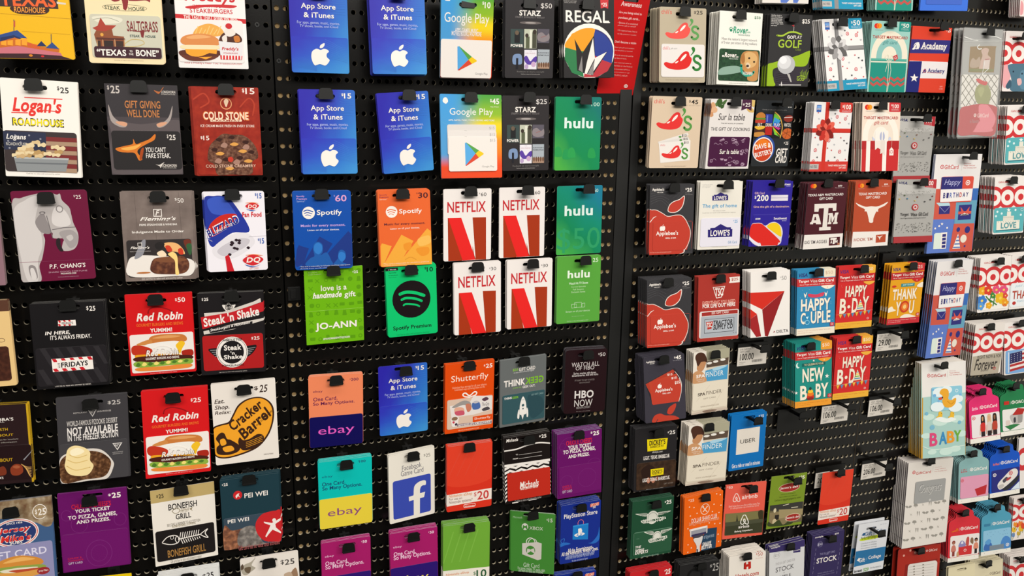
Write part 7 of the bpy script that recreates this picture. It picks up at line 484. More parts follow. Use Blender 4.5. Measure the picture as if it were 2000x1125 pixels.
 'wing':('1E4A32',1,'r','6E8E7E',[('t','$',778,68,811,98,'F1EAE3',2,0),('t','25',820,57,943,127,'F1EAE3',2,0),('s','DCDCD0',[80,217,182,222,361,235,365,281,253,270]),('s','DCDCD0',[946,253,787,248,613,249,642,294,772,289]),('L','1E4A32',7,[[148,226,362,240],[885,263,630,256],[174,237,362,249],[859,270,631,266],[200,247,363,259],[833,277,632,275],[227,257,364,268],[807,284,632,285]]),('e','DCDCD0',496,318,136,115),('o','1E4A32',496,318,116,85,7),('p','DCDCD0',[216,346,811,340,831,381,709,387,501,396,279,399,235,382]),('p','1E4A32',[246,360,790,350,804,372,518,388,282,389]),('t','WING STOP',270,331,772,409,'DCDCD0',2,0),('K','2A563C',56,542,1005,955,4),('l','7EA88E',7,[71,544,961,539]),('l','7EA88E',4,[57,557,68,931]),('s','DCDCD0',[300,552,380,555,522,564,524,619,438,609]),('s','DCDCD0',[988,566,860,566,721,573,740,625,844,614]),('L','1E4A32',7,[[354,561,522,570],[937,580,734,581],[375,572,523,581],[915,589,734,592],[396,583,523,592],[893,598,734,603],[417,595,524,603],[872,607,734,614]]),('e','DCDCD0',625,658,104,87),('o','1E4A32',625,658,88,65,7),('p','DCDCD0',[412,699,868,674,878,722,784,733,626,750,460,759,428,739]),('p','1E4A32',[435,713,850,687,859,712,639,739,463,747]),('t','WING STOP',452,680,830,757,'DCDCD0',2,0),('t','THE',108,778,247,816,'F1EAE3',2,0.2),('t','WING',112,832,325,876,'F1EAE3',2,0.2),('t','EXPERTS',105,870,421,928,'F1EAE3',2,0.2),('l','7EA88E',4,[122,650,195,651]),('E',),('t','Card has no value until activated',270,968,686,1001,'8EAE9E',0,0)]),
 'shave':('EC6410',2.6,'r','F4A870',[('t','$',105,42,135,68,'F4D0B8',1,0),('t','25',146,45,248,93,'F4D0B8',1,0),('o','F4D8C4',538,269,119,97,14),('L','F4D8C4',19,[[475,221,594,327],[589,234,487,311]]),('e','F4D8C4',483,222,23,16),('e','F4D8C4',589,230,18,13),('d','F8D8C0',16,11,[134,175,249,199,161,334,332,312,767,216,731,340,906,382,952,260,826,44,924,71,658,528,803,564,940,578,106,547,903,767,121,833,208,902,120,965,922,899]),('t','DOLLAR SHAVE CLUB',193,388,851,468,'F8E0D0',1,0),('t','Shaving, grooming and personal care essentials',131,445,908,521,'F4B890',0,0),('p','24405A',[609,622,867,636,848,999,466,1001,475,780]),('t','BUTTER AND BLADE',528,744,798,790,'A8B8C8',0,0),('t','SHAVE',497,853,728,923,'F1EAE3',2,0.1),('t','BUTTER',473,915,747,980,'F1EAE3',2,0.1),('o','8AA0B4',618,785,31,22,7),('p','ECE6E0',[143,568,606,563,616,601,150,605]),('p','9A9AA2',[157,602,616,598,604,672,179,678]),('p','3A3458',[178,669,609,670,600,708,188,707]),('p','D8D2CC',[156,575,183,574,201,709,169,695]),('p','D8D2CC',[588,579,615,583,613,692,586,697]),('s','4A4650',[254,708,493,701,482,754,295,760]),('s','DCD6D2',[255,754,388,748,494,737,472,835,427,902,427,1013,340,1008,341,887]),('p','3A3640',[343,947,383,950,378,1009,346,1009])]),
 'bnb':('E25C4A',0.6,'r',None,[('t','$',37,19,59,45,'F1EAE3',0,0),('t','50',74,19,164,68,'F1EAE3',0,0),('m','F4DCD4',17,[274,168,245,181,203,271,217,308,258,315,300,276,286,237,266,240,269,270,324,316,364,316,365,282,306,186,274,168]),('t','airbnb',415,207,802,286,'F4E0D8',1,0),('t','Book homes from more than a million rooms, flats,',110,376,876,421,'F4C8BC',0,0),('t','or unforgettable trips around the world.',149,420,856,459,'F4C8BC',0,0),('K','5A5438',52,533,990,934,3),('p','7A7448',[36,521,965,544,975,684,46,683]),('p','3A3C28',[51,732,982,742,990,956,64,920]),('s','3A3420',[844,557,960,548,973,799,904,755]),('p','2A2A24',[322,556,363,710,389,766,282,765,312,705]),('p','4A4C38',[46,683,977,699,984,762,54,761]),('m','F0ECE4',19,[507,581,473,596,426,700,442,743,489,752,537,707,521,661,498,664,501,700,565,754,612,753,614,713,544,601,507,581]),('t','airbnb',379,770,649,825,'F1EAE3',1,0),('t','Belong Anywhere',294,859,737,903,'F1EAE3',1,0),('E',)]),
 'deli':('7A9228',0.5,'r',None,[('t','$',779,54,803,86,'F1EAE3',1,0),('t','25',823,51,942,113,'F1EAE3',1,0),('e','E0D0B0',534,249,298,86),('e','A02A24',534,249,287,78),('t',"Jason's deli",276,221,779,279,'F1EAE3',1,0),('t','Good at all locations',321,357,728,376,'3A4414',0,0),('t','Visit us today at jasonsdeli.com',271,403,779,429,'3A4414',0,0),('t','Card has no value until activated by cashier',151,448,897,493,'3A4414',0,0),('t','Gift card',400,481,640,495,'3A4414',0,0),('K','6A6044',50,557,1014,943,0.8),('p','3A3834',[42,546,966,553,981,710,420,698,48,645]),('p','8A7A58',[40,683,592,694,608,966,56,937]),('p','A09068',[296,648,993,692,999,808,326,825]),('q','2A2420',203,745,321,840,1),('e','D8CCA8',186,653,40,43),('l','D8D0B8',15,[400,579,571,565]),('l','D0C8B0',20,[647,641,837,646]),('s','C8B890',[154,839,223,816,280,899,166,908]),('s','3A4424',[42,858,166,908,329,845,462,953,624,890,746,940,580,973,72,948]),('e','E0D0B0',724,838,224,74),('e','A02A24',724,838,212,66),('t',"Jason's deli",527,811,916,867,'F1EAE3',1,0),('E',)]),
 'redbot':('C8242A',3,'r',None,[('t','$',819,59,842,83,'F1EAE3',2,0),('t','25',847,45,966,133,'F1EAE3',2,0)]),
 'blackbot':('232223',2.5,'r','7A7A78',[('t','$',757,65,806,119,'B8B4B0',0,0),('t','25',827,51,977,186,'B8B4B0',0,0),('o','121112',385,230,206,149,59)]),
 'hotels':('EBE4DA',3,'r',None,[('t','$',734,15,772,54,'C04A40',0,0),('t','50',785,10,919,73,'B85A4C',0,0),('t','Plus activation',730,98,922,119,'D8A8A0',0,0),('p','C0281E',[406,158,461,142,474,188,525,186,518,144,596,146,607,267,534,283,527,230,482,233,483,277,404,265]),('p','8A1A14',[406,158,428,153,433,272,404,262]),('t','Hotels.com',179,334,824,413,'B8281E',1,0.1)]),
 'stockw':('D8D8D8',2.5,'r',None,[('p','3A3066',[0,0,1000,0,998,128,881,120,878,211,674,196,672,133,-2,91]),('t','stockpile',43,2,297,37,'F1EAE3',1,0),('t','stockpile',685,154,865,177,'F1EAE3',1,0),('o','9A9898',209,168,90,60,5),('t','$25',145,143,267,193,'9A9898',0,0),('t','THIS IS A GIFT CARD FOR',181,300,732,346,'A8A6A6',0,0),('t','STOCK',187,392,706,476,'4A484C',0,0),('t','IN',406,507,446,522,'8A888A',0,0),('t','APPLE',275,553,624,603,'4A484C',0,0)]),
 'stockp':('352C58',1.5,'r','8A86A8',[('t','stockpile',87,33,339,79,'F1EAE3',1,0),('t','$50',698,34,819,71,'F1EAE3',1,0),('o','9A94B8',259,206,83,55,6),('t','$50',191,181,328,235,'D8D4E8',0,0),('t','THIS IS A GIFT CARD',278,390,750,431,'9A94B8',0,0),('t','FOR',458,431,556,448,'9A94B8',0,0),('t','STOCK',191,487,827,592,'F1EAE3',1,0),('L','9A94B8',6,[[139,270,135,327],[917,258,914,314],[132,361,128,419],[909,352,905,408],[125,453,121,510],[900,446,897,503],[117,545,113,603],[891,541,888,597],[110,637,106,695],[883,636,880,693],[103,730,99,788],[874,731,871,788],[96,823,92,881],[865,827,862,884]]),('t','Redeem online for stock in',255,783,755,811,'8A84A8',0,0),('t','the company of your choice',244,831,779,862,'8A84A8',0,0)]),
 'college':('E0E2E6',2.5,'r',None,[('t','$50',708,55,922,83,'B8BCC4',0,0),('t','Gift',233,176,475,250,'3A6A98',1,0),('t','of',508,185,589,252,'8A9AA8',1,0),('t','College',616,158,940,255,'3A6A98',1,0),('p','2A5A88',[130,231,184,184,251,187,227,248]),('s','CCDC2E',[89,307,271,280,680,265,865,255,886,321,694,336,172,343]),('t','Perfect for College Savings',122,259,862,344,'5A6A20',1,0.2),('t','Contributes to 529 plans',140,383,669,423,'8A8E96',0,0),('t','Graduation or birthday',150,434,680,471,'8A8E96',0,0),('t','Education savings',159,485,691,519,'8A8E96',0,0),('t','It really is that simple',169,535,701,567,'8A8E96',0,0),('p','2A72A4',[6,540,1007,541,990,827,4,854]),('t','Gift',149,696,342,782,'F1EAE3',1,0),('t','of',370,696,416,762,'7AA8C8',0,0),('t','College',451,677,872,769,'F1EAE3',1,0),('p','F1EAE3',[72,730,129,683,188,696,164,763]),('t','invest',31,923,292,978,'2A2C30',2,0),('t','529',332,916,507,984,'6AA83A',1,0),('t','Smart college savings start here',559,914,928,963,'A0A4AA',0,0)]),
}
CARDS=[
 ('texas',-0.3152,-0.0396,0.0751,0.0924,0.1224,(-0.0341,-0.0122,-0.0613),1,0.0018,(0.0,0.0),1.0,(0.5,0.085),(-0.3158,0.1259,0.047,-0.3158,0.1259),'yellow gift card with red neon lettering and roadhouse building picture','gift card','gift_card'),
 ('saltgrass',-0.2037,-0.0419,0.0766,0.0959,0.1303,(-0.0612,-0.0042,-0.0922),2,0.0022,(0.0,0.0),1.0,(0.5,0.085),(-0.2036,0.1305,0.047,-0.2036,0.1305),'cream gift card with western building picture above TEXAS TO THE BONE','gift card','gift_card'),
 ('freddys',-0.0925,-0.0408,0.0783,0.0934,0.1379,(-0.0296,-0.0045,-0.1103),1,0.0022,(0.0,0.0),1.0,(0.5,0.085),(-0.0926,0.1355,0.047,-0.0926,0.1355),'white gift card with cheeseburger and sundae picture, red band','gift card','gift_card'),
 ('logans',-0.3176,-0.0408,-0.0776,0.0907,0.1294,(-0.0395,0.0416,0.0274),4,0.0027,(0.0,0.0),1.0,(0.442,0.078),(-0.3206,-0.0229,0.047,-0.3206,-0.0229),'white gift card with yellow lettering and bucket of peanuts','gift card','gift_card'),
 ('longhorn',-0.1902,-0.0419,-0.0779,0.0926,0.125,(0.0067,0.0044,-0.0062),1,0.0018,(0.0,0.0),1.0,(0.469,0.052),(-0.1928,-0.0219,0.047,-0.1928,-0.0219),'dark grey gift card with horns reading GIFT GIVING WELL DONE','gift card','gift_card'),
 ('coldstone',-0.0796,-0.0396,-0.0797,0.092,0.1268,(0.0118,-0.0038,-0.0244),4,0.0023,(-0.0008,0.0),1.0,(0.511,0.054),(-0.0788,-0.0232,0.047,-0.0788,-0.0232),'dark red gift card with chocolate ice cream heap picture','gift card','gift_card'),
 ('chang',-0.3167,-0.0404,-0.2247,0.0926,0.1267,(-0.0047,-0.0087,-0.0006),1,0.0014,(0.0,0.0),1.0,(0.462,0.1),(-0.3206,-0.174,0.048,-0.3206,-0.174),'maroon gift card with pale stone horse head','gift card','gift_card'),
 ('flemings',-0.1832,-0.0408,-0.2297,0.0948,0.1296,(-0.0806,0.0095,0.0042),4,0.0022,(0.0008,0.0),1.0,(0.531,0.076),(-0.1797,-0.175,0.047,-0.1797,-0.175),'grey wood grain gift card with filet steak picture','gift card','gift_card'),
 ('dq',-0.0759,-0.0402,-0.2269,0.0853,0.1205,(-0.0042,0.0008,-0.0128),3,0.0027,(-0.0006,0.0),1.0,(0.465,0.06),(-0.0788,-0.1739,0.047,-0.0788,-0.1739),'white gift card with tilted blue ice cream cup and spoon','gift card','gift_card'),
 ('edgeA',-0.4246,-0.0355,-0.228,0.0839,0.1267,(-0.0772,0.0042,0.0305),3,0.0027,(0.0,0.0),1.0,(0.5,0.085),(-0.4245,-0.1756,0.047,-0.4245,-0.1756),'grey pink card edge cut by left border, third row','gift card','gift_card'),
 ('brown',-0.4246,-0.0396,-0.3744,0.0824,0.1256,(0.0067,0.0141,-0.0007),3,0.0027,(0.0,0.0),1.0,(0.5,0.085),(-0.4238,-0.3223,0.047,-0.4238,-0.3223),'cream and brown gift card cut by the left border','gift card','gift_card'),
 ('fridays',-0.3116,-0.0411,-0.3841,0.0936,0.1267,(-0.0056,0.0205,0.0184),4,0.0036,(0.0006,0.0),1.0,(0.52,0.053),(-0.3087,-0.3275,0.046,-0.3087,-0.3275),'black gift card with red and white striped plate, IN HERE','gift card','gift_card'),
 ('robin',-0.191,-0.0369,-0.3786,0.0911,0.1252,(0.0198,0.0135,0.0008),3,0.0018,(0.0,0.0),1.0,(0.455,0.083),(-0.1943,-0.3263,0.048,-0.1943,-0.3263),'red burger gift card with $50, upper of the two','gift card','gift_card'),
 ('robin25',-0.1809,-0.0339,-0.5384,0.0939,0.1414,(-0.0175,0.0265,0.0457),3,0.0018,(0.0,0.0),1.0,(0.48,0.084),(-0.1812,-0.4795,0.05,-0.1812,-0.4795),'red burger gift card with $25, lower of the two','gift card','gift_card'),
 ('shake',-0.0909,-0.039,-0.3849,0.094,0.1298,(0.01,0.0146,-0.0411),3,0.0027,(0.0004,0.0),1.0,(0.516,0.063),(-0.0886,-0.3282,0.047,-0.0886,-0.3282),'black and red gift card with winged round badge','gift card','gift_card'),
 ('carrabba',-0.4265,-0.0396,-0.525,0.1016,0.1221,(0.0096,0.0372,-0.0361),4,0.0023,(0.0,0.0),1.0,(0.5,0.085),(-0.4246,-0.4744,0.047,-0.4246,-0.4744),'dark brown gift card with yellow right edge at left border','gift card','gift_card'),
 ('bjs',-0.2954,-0.0322,-0.5338,0.0941,0.133,(-0.0384,0.0412,0.0666),2,0.0018,(0.0,0.0),1.0,(0.501,0.078),(-0.2931,-0.4777,0.048,-0.2931,-0.4777),'charcoal gift card with ice cream scoop on baked cookie','gift card','gift_card'),
 ('cracker',-0.0789,-0.0339,-0.5339,0.0966,0.1354,(-0.0149,0.0001,-0.0023),3,0.0016,(0.0,0.0),1.0,(0.5,0.088),(-0.0789,-0.4781,0.049,-0.0789,-0.4781),'white gift card with mustard barrel shaped emblem','gift card','gift_card'),
 ('jersey',-0.408,-0.033,-0.6904,0.0893,0.144,(-0.0572,0.0265,0.0272),2,0.0018,(0.0,0.0),1.0,(0.46,0.083),(-0.4101,-0.6304,0.051,-0.4101,-0.6304),'blue gift card with oval badge and submarine sandwich','gift card','gift_card'),
 ('chuckA',-0.3096,-0.0209,-0.6895,0.0946,0.132,(-0.0005,0.0294,-0.0068),3,0.0014,(0.0,0.0),1.0,(0.499,0.055),(-0.308,-0.6308,0.047,-0.308,-0.6308),'purple gift card with white ticket slogan, left panel','gift card','gift_card'),
 ('bonefish',-0.18,-0.0292,-0.6973,0.0938,0.1307,(-0.0036,0.0104,0.0786),0,0.0014,(0.0,0.0),1.0,(0.483,0.047),(-0.1809,-0.6355,0.043,-0.181,-0.6381),'white and gold gift card with fish skeleton on black','gift card','gift_card'),
 ('peiwei',-0.0785,-0.0327,-0.6914,0.0912,0.1246,(0.01,0.0053,0.0114),3,0.0054,(0.0009,0.0),1.0,(0.488,0.05),(-0.0792,-0.6327,0.044,-0.0792,-0.6353),'dark teal gift card with red circle and leaping figure','gift card','gift_card'),
 ('yellowbit',-0.2937,-0.0372,-0.8402,0.0603,0.1631,(0.0573,0.0318,-0.065),0,0.0018,(0.0,0.0),1.0,(0.5,0.085),(-0.2918,-0.7726,0.047,-0.2918,-0.7726),'yellow gift card corner at the bottom border','gift card','gift_card'),
 ('white25',-0.1809,-0.0369,-0.8557,0.0923,0.1599,(0.0352,0.0031,-0.0224),3,0.0045,(0.0004,0.0),1.0,(0.493,0.059),(-0.1814,-0.7852,0.049,-0.1814,-0.7852),'white $25 gift card at bottom border under fish skeleton card','gift card','gift_card'),
 ('animals',-0.0535,-0.0366,-0.8554,0.0926,0.1634,(0.0071,-0.0145,-0.0468),3,0.0018,(0.0003,0.0),1.0,(0.481,0.059),(-0.0563,-0.7834,0.049,-0.0563,-0.7834),'white $25 gift card with animals at the bottom border','gift card','gift_card'),
 ('apple',0.1753,-0.0408,0.0712,0.085,0.1235,(-0.0399,-0.0208,-0.013),4,0.0036,(0.0,-0.0006),1.0,(0.5,0.085),(0.1742,0.1223,0.047,0.1742,0.1223),'blue card with white apple emblem, right one at top border','gift card','gift_card'),
 ('apple',0.0572,-0.0384,0.0683,0.0839,0.1214,(-0.0045,-0.0036,-0.048),1,0.0018,(0.0,0.0),1.0,(0.5,0.085),(0.057,0.1187,0.047,0.057,0.1187),'blue card with white apple emblem, left one at top border','gift card','gift_card'),
 ('apple',0.0654,-0.0408,-0.0792,0.0837,0.1261,(-0.0314,-0.0043,0.0048),2,0.0036,(0.0,0.0),1.0,(0.467,0.076),(0.0624,-0.0258,0.047,0.0624,-0.0258),'blue card with white apple emblem, second row beside the rack seam','gift card','gift_card'),
 ('apple',0.1858,-0.0357,-0.0788,0.0822,0.1247,(-0.004,-0.0721,-0.0082),3,0.0027,(0.0,0.0),1.0,(0.59,0.069),(0.1894,-0.0247,0.048,0.1894,-0.0247),'blue card with white apple emblem, tilted and beside a rainbow card','gift card','gift_card'),
 ('apple',0.1794,-0.0212,-0.5295,0.085,0.1249,(-0.0023,-0.0019,0.0086),0,0.0018,(0.0,0.0),1.0,(0.497,0.057),(0.179,-0.4741,0.046,0.179,-0.4741),'blue card with white apple emblem, alone below the green music card','gift card','gift_card'),
 ('google10',0.2843,-0.0423,0.0708,0.085,0.1271,(0.1006,-0.0092,-0.0134),3,0.0022,(0.0003,-0.0003),1.0,(0.505,0.131),(0.2843,0.1175,0.046,0.2843,0.1175),'rainbow gradient card with $10 and play triangle, cut by top border','gift card','gift_card'),
 ('google45',0.2927,-0.0431,-0.0842,0.1032,0.1329,(-0.0564,-0.0043,-0.0056),4,0.0027,(0.0006,-0.0003),1.0,(0.478,0.062),(0.2901,-0.0261,0.047,0.2901,-0.0261),'rainbow gradient card with $45 and three white cards attached','gift card','gift_card'),
 ('starz25',0.3895,-0.0357,-0.079,0.0826,0.1222,(-0.0164,-0.0125,-0.0087),1,0.0018,(0.0,0.0),1.0,(0.522,0.051),(0.3906,-0.0236,0.047,0.3906,-0.0241),'charcoal card with six small posters, lower one, $25','gift card','gift_card'),
 ('starz50',0.3898,-0.0434,0.0714,0.083,0.122,(0.0452,-0.0206,-0.0336),3,0.0045,(0.0,0.0),1.0,(0.483,0.081),(0.3873,0.1223,0.047,0.3873,0.1223),'charcoal card with six small posters, upper one, $50','gift card','gift_card'),
 ('regal',0.4959,-0.0434,0.0767,0.0918,0.1253,(-0.03,-0.0365,-0.0165),7,0.0024,(0.0,0.0),1.0,(0.46,0.098),(0.4904,0.1269,0.047,0.4904,0.1269),'black card with large multicolored crown wheel emblem','gift card','gift_card'),
 ('notice',0.5734,-0.0185,0.0731,0.0722,0.1744,(0.2265,0.0292,0.0127),0,0.0018,(0.0,0.0),1.0,(0.5,0.085),None,'red plastic notice sign about gift card scams, hanging aslant','sign','notice_sign'),
 ('hulu100',0.4852,-0.0354,-0.079,0.0851,0.1228,(0.0035,-0.0093,-0.0042),2,0.0027,(0.0,0.0),1.0,(0.581,0.064),(0.4915,-0.0254,0.049,0.4915,-0.0254),'green gradient card with white lowercase word, below red notice','gift card','gift_card'),
 ('hulu50',0.4985,-0.0249,-0.229,0.0873,0.1216,(-0.0037,-0.0122,-0.0074),0,0.0018,(0.0,0.0),1.0,(0.565,0.059),(0.5035,-0.1753,0.049,0.5035,-0.1753),'green card with white lowercase word and faint large numeral','gift card','gift_card'),
 ('hulu25',0.4975,-0.0342,-0.3527,0.0849,0.1219,(-0.0246,-0.0027,-0.0153),3,0.002,(0.0,0.0),1.0,(0.559,0.075),(0.5024,-0.3008,0.049,0.5024,-0.3008),'flat green card with white lowercase word, lowest of three','gift card','gift_card'),
 ('spot60',0.0519,-0.0419,-0.2294,0.0884,0.1221,(-0.0173,0.0027,0.0069),4,0.0022,(0.0,0.0),1.0,(0.488,0.062),(0.0509,-0.1759,0.047,0.0509,-0.1759),'blue music card with $60 and two people pictured','gift card','gift_card'),
 ('spot30',0.1822,-0.0396,-0.2304,0.0855,0.1232,(-0.0413,-0.0132,-0.0002),6,0.0023,(0.0,0.0),1.0,(0.45,0.072),(0.1772,-0.1778,0.047,0.1772,-0.1778),'orange music card with $30 and sunglasses face','gift card','gift_card'),
 ('netflix',0.2879,-0.0384,-0.2288,0.0828,0.12,(-0.0035,0.0012,0.0045),2,0.0022,(0.0,0.0),1.0,(0.532,0.058),(0.2907,-0.1758,0.047,0.2907,-0.1758),'white card with red folded ribbon letter, upper left of four','gift card','gift_card'),
 ('netflix',0.3872,-0.0322,-0.2286,0.083,0.1202,(-0.0029,-0.0074,-0.0084),1,0.0018,(0.0,0.0),1.0,(0.545,0.06),(0.3906,-0.1757,0.048,0.3906,-0.1757),'white card with red folded ribbon letter, upper right of four','gift card','gift_card'),
 ('netflix30',0.3054,-0.0419,-0.3544,0.0832,0.124,(-0.0173,-0.0081,-0.0107),4,0.0023,(0.0,0.0),1.0,(0.481,0.082),(0.3034,-0.3026,0.047,0.3034,-0.3026),'white card with red folded ribbon letter, lower left of four','gift card','gift_card'),
 ('netflix30',0.4019,-0.0381,-0.3538,0.0843,0.1219,(-0.0309,-0.0028,-0.008),4,0.0022,(0.0,0.0),1.0,(0.514,0.074),(0.4029,-0.302,0.048,0.4029,-0.302),'white card with red folded ribbon letter, lower right of four','gift card','gift_card'),
 ('joann',0.0668,-0.0329,-0.3526,0.0925,0.1258,(0.0256,-0.0026,0.0359),0,0.0018,(0.0,0.0),1.0,(0.482,0.055),(0.0651,-0.2967,0.047,0.0651,-0.2967),'lime green card reading love is a handmade gift','gift card','gift_card'),
 ('spotg',0.1927,-0.0369,-0.3519,0.0845,0.1207,(0.0092,-0.0254,-0.0127),5,0.0027,(0.0,0.0),1.0,(0.478,0.084),(0.1896,-0.3018,0.047,0.1896,-0.3018),'bright green music card with large black circle emblem','gift card','gift_card'),
 ('ebay200',0.0628,-0.0393,-0.5298,0.0871,0.1231,(-0.0019,0.0177,-0.0211),4,0.0027,(0.0003,0.0),1.0,(0.497,0.078),(0.0635,-0.4778,0.048,0.0635,-0.4778),'peach and navy card with pink lowercase word, $200','gift card','gift_card'),
 ('shutter',0.2925,-0.0399,-0.5316,0.0901,0.1278,(0.0303,0.0014,0.044),3,0.0036,(0.0002,0.0),1.0,(0.473,0.062),(0.2903,-0.4756,0.046,0.2903,-0.4756),'orange card with photo book and mug picture','gift card','gift_card'),
 ('geek',0.3937,-0.0372,-0.5328,0.0897,0.1276,(0.0414,-0.0252,0.0549),2,0.0027,(0.0,0.0),1.0,(0.485,0.06),(0.391,-0.4767,0.047,0.391,-0.4767),'grey and teal card with white rocket','gift card','gift_card'),
 ('hbo',0.5167,-0.0372,-0.5265,0.0835,0.121,(-0.0395,0.025,-0.0295),6,0.0032,(0.0006,0.0),1.0,(0.466,0.084),(0.5152,-0.4761,0.048,0.5152,-0.4761),'near black rounded card reading WATCH ALL','gift card','gift_card'),
 ('ebay100',0.0742,-0.0381,-0.6797,0.089,0.1227,(0.007,0.0063,-0.0106),4,0.0036,(0.0004,0.0),1.0,(0.511,0.074),(0.0755,-0.6274,0.048,0.0755,-0.6274),'turquoise and yellow card with purple lowercase word, $100','gift card','gift_card'),
 ('facebook',0.1901,-0.0326,-0.6874,0.0842,0.1334,(0.0792,-0.0314,0.1124),4,0.0027,(0.0003,0.0),1.0,(0.511,0.057),(0.1897,-0.6285,0.047,0.1897,-0.6285),'white card with blue square and white letter f','gift card','gift_card'),
 ('mario',0.2929,-0.0411,-0.6822,0.0839,0.1257,(0.0043,0.0018,-0.0127),3,0.004,(0.0003,0.0),1.0,(0.477,0.056),(0.2911,-0.6265,0.046,0.2911,-0.6265),'plain red card with white band and large $20, middle panel','gift card','gift_card'),
 ('mario',1.1501,-0.025,-0.8684,0.0839,0.1237,(-0.0222,0.0122,-0.0304),0,0.0018,(0.0,0.0),1.0,(0.43,0.05),(1.145,-0.8063,0.038,1.1449,-0.8127),'plain red card with white band and $20, far right panel','gift card','gift_card'),
 ('michaels',0.4059,-0.0369,-0.6836,0.0891,0.1306,(-0.0193,-0.0349,-0.0355),4,0.004,(0.0003,0.0),1.0,(0.499,0.067),(0.4038,-0.6271,0.047,0.4038,-0.6271),'black and red card with zigzag chevrons','gift card','gift_card'),
 ('chuckB',0.5092,-0.0414,-0.6884,0.09,0.1291,(-0.026,-0.025,-0.0378),6,0.004,(0.0,0.0),1.0,(0.459,0.056),(0.5042,-0.6312,0.045,0.5042,-0.6312),'purple gift card with white ticket slogan beside right post','gift card','gift_card'),
 ('ebay50',0.0722,-0.0339,-0.8333,0.0842,0.1277,(-0.0048,0.0098,-0.0063),3,0.0036,(0.0004,0.0),1.0,(0.523,0.079),(0.0746,-0.7796,0.05,0.0746,-0.7796),'magenta and violet card with lowercase word, left one','gift card','gift_card'),
 ('ebay50',0.1914,-0.0381,-0.8364,0.0859,0.1311,(-0.0101,-0.0096,-0.0299),4,0.004,(0.0003,0.0),1.0,(0.471,0.076),(0.1883,-0.7809,0.048,0.1883,-0.7809),'magenta and violet card with lowercase word, right one','gift card','gift_card'),
 ('luigi',0.2882,-0.0399,-0.8415,0.0871,0.1325,(-0.0436,0.0124,-0.0754),5,0.004,(0.0004,0.0),1.0,(0.525,0.053),(0.2913,-0.7823,0.046,0.2913,-0.7823),'plain green card with white band and large $10','gift card','gift_card'),
 ('xbox',0.4219,-0.0315,-0.8419,0.084,0.1307,(0.0608,0.0011,-0.4808),1,0.0027,(0.0,0.0),2,(0.45,0.047),(0.4165,-0.7814,0.043,0.4166,-0.7829),'green card with white shopping bag and sphere emblem','gift card','gift_card'),
 ('ps',0.5185,-0.0372,-0.8337,0.0834,0.1227,(-0.0149,-0.0024,-0.0165),5,0.004,(0.0002,0.0),1.0,(0.458,0.07),(0.5149,-0.781,0.046,0.5149,-0.781),'royal blue card with light blue shopping bag emblem, $50','gift card','gift_card'),
 ('ps',0.5108,-0.0414,-0.9817,0.0851,0.1254,(-0.0575,0.0135,-0.0711),3,0.004,(0.0002,0.0),1.0,(0.506,0.049),(0.5123,-0.9246,0.045,0.5123,-0.9253),'royal blue card with orange corner tag at bottom border','gift card','gift_card'),
 ('chili25',0.6761,-0.0431,0.074,0.0938,0.1256,(-0.0518,-0.0227,0.0122),8,0.0038,(0.0,0.0),1.0,(0.494,0.086),(0.6743,0.1259,0.047,0.6743,0.1259),'grey beige card with red chili pepper, $25','gift card','gift_card'),
 ('rover',0.7938,-0.0434,0.0731,0.0911,0.1259,(-0.0393,0.0014,0.0055),8,0.004,(0.0,0.0),1.0,(0.448,0.072),(0.7891,0.1269,0.047,0.7891,0.1269),'white card with green paw script and puppy photo','gift card','gift_card'),
 ('golf',0.9054,-0.0399,0.0747,0.092,0.1278,(-0.0188,-0.0155,-0.0179),5,0.0036,(0.0,0.0),1.0,(0.49,0.079),(0.9037,0.1284,0.046,0.9037,0.1284),'dark golf card with ball and lime hill, $25','gift card','gift_card'),
 ('amex50',1.0315,-0.0419,0.0728,0.0966,0.1335,(-0.1767,-0.079,0.0321),7,0.004,(0.0,0.0),1.0,(0.399,0.08),(1.0171,0.1271,0.045,1.0171,0.1271),'white star patterned card with silver bow','gift card','gift_card'),
 ('amex50',1.0049,-0.0408,0.2151,0.0945,0.1284,(-0.1733,-0.0432,0.0051),6,0.004,(0.0,0.0),1.0,(0.5,0.085),(1.0025,0.2676,0.047,1.0025,0.2676),'blue bottomed card with grey ribbon, cut by the top border','gift card','gift_card'),
 ('amex100',1.0189,-0.0423,-0.0813,0.0904,0.1312,(-0.0294,0.002,-0.0197),7,0.0032,(0.0,0.0),1.0,(0.485,0.063),(1.0177,-0.024,0.047,1.0177,-0.024),'white star patterned card with red bow, $100','gift card','gift_card'),
 ('mc50',1.1386,-0.0434,0.0722,0.0958,0.1323,(-0.0349,-0.0158,-0.0078),7,0.004,(0.0,0.0),1.0,(0.452,0.053),(1.1331,0.1313,0.047,1.1331,0.1313),'teal striped card with mint arches and tag, $50','gift card','gift_card'),
 ('mc50',1.1339,-0.0408,0.2232,0.0899,0.1311,(-0.0514,-0.0366,-0.0269),5,0.004,(0.0,0.0),1.0,(0.5,0.085),(1.132,0.2775,0.047,1.132,0.2775),'teal striped card with white string, cut by the top border','gift card','gift_card'),
 ('mc100',1.1424,-0.0419,-0.0804,0.097,0.1343,(-0.1011,-0.0066,0.0036),7,0.0036,(0.0,0.0),1.0,(0.435,0.074),(1.1357,-0.0235,0.045,1.1357,-0.0235),'cream card with red and white striped present, $100','gift card','gift_card'),
 ('academy',1.2559,-0.0289,0.0718,0.1035,0.1265,(-0.002,-0.0084,0.0037),3,0.0027,(0.0,0.0),1.0,(0.556,0.049),(1.2612,0.1317,0.051,1.2612,0.1289),'orange red card with navy band and lone star flag','gift card','gift_card'),
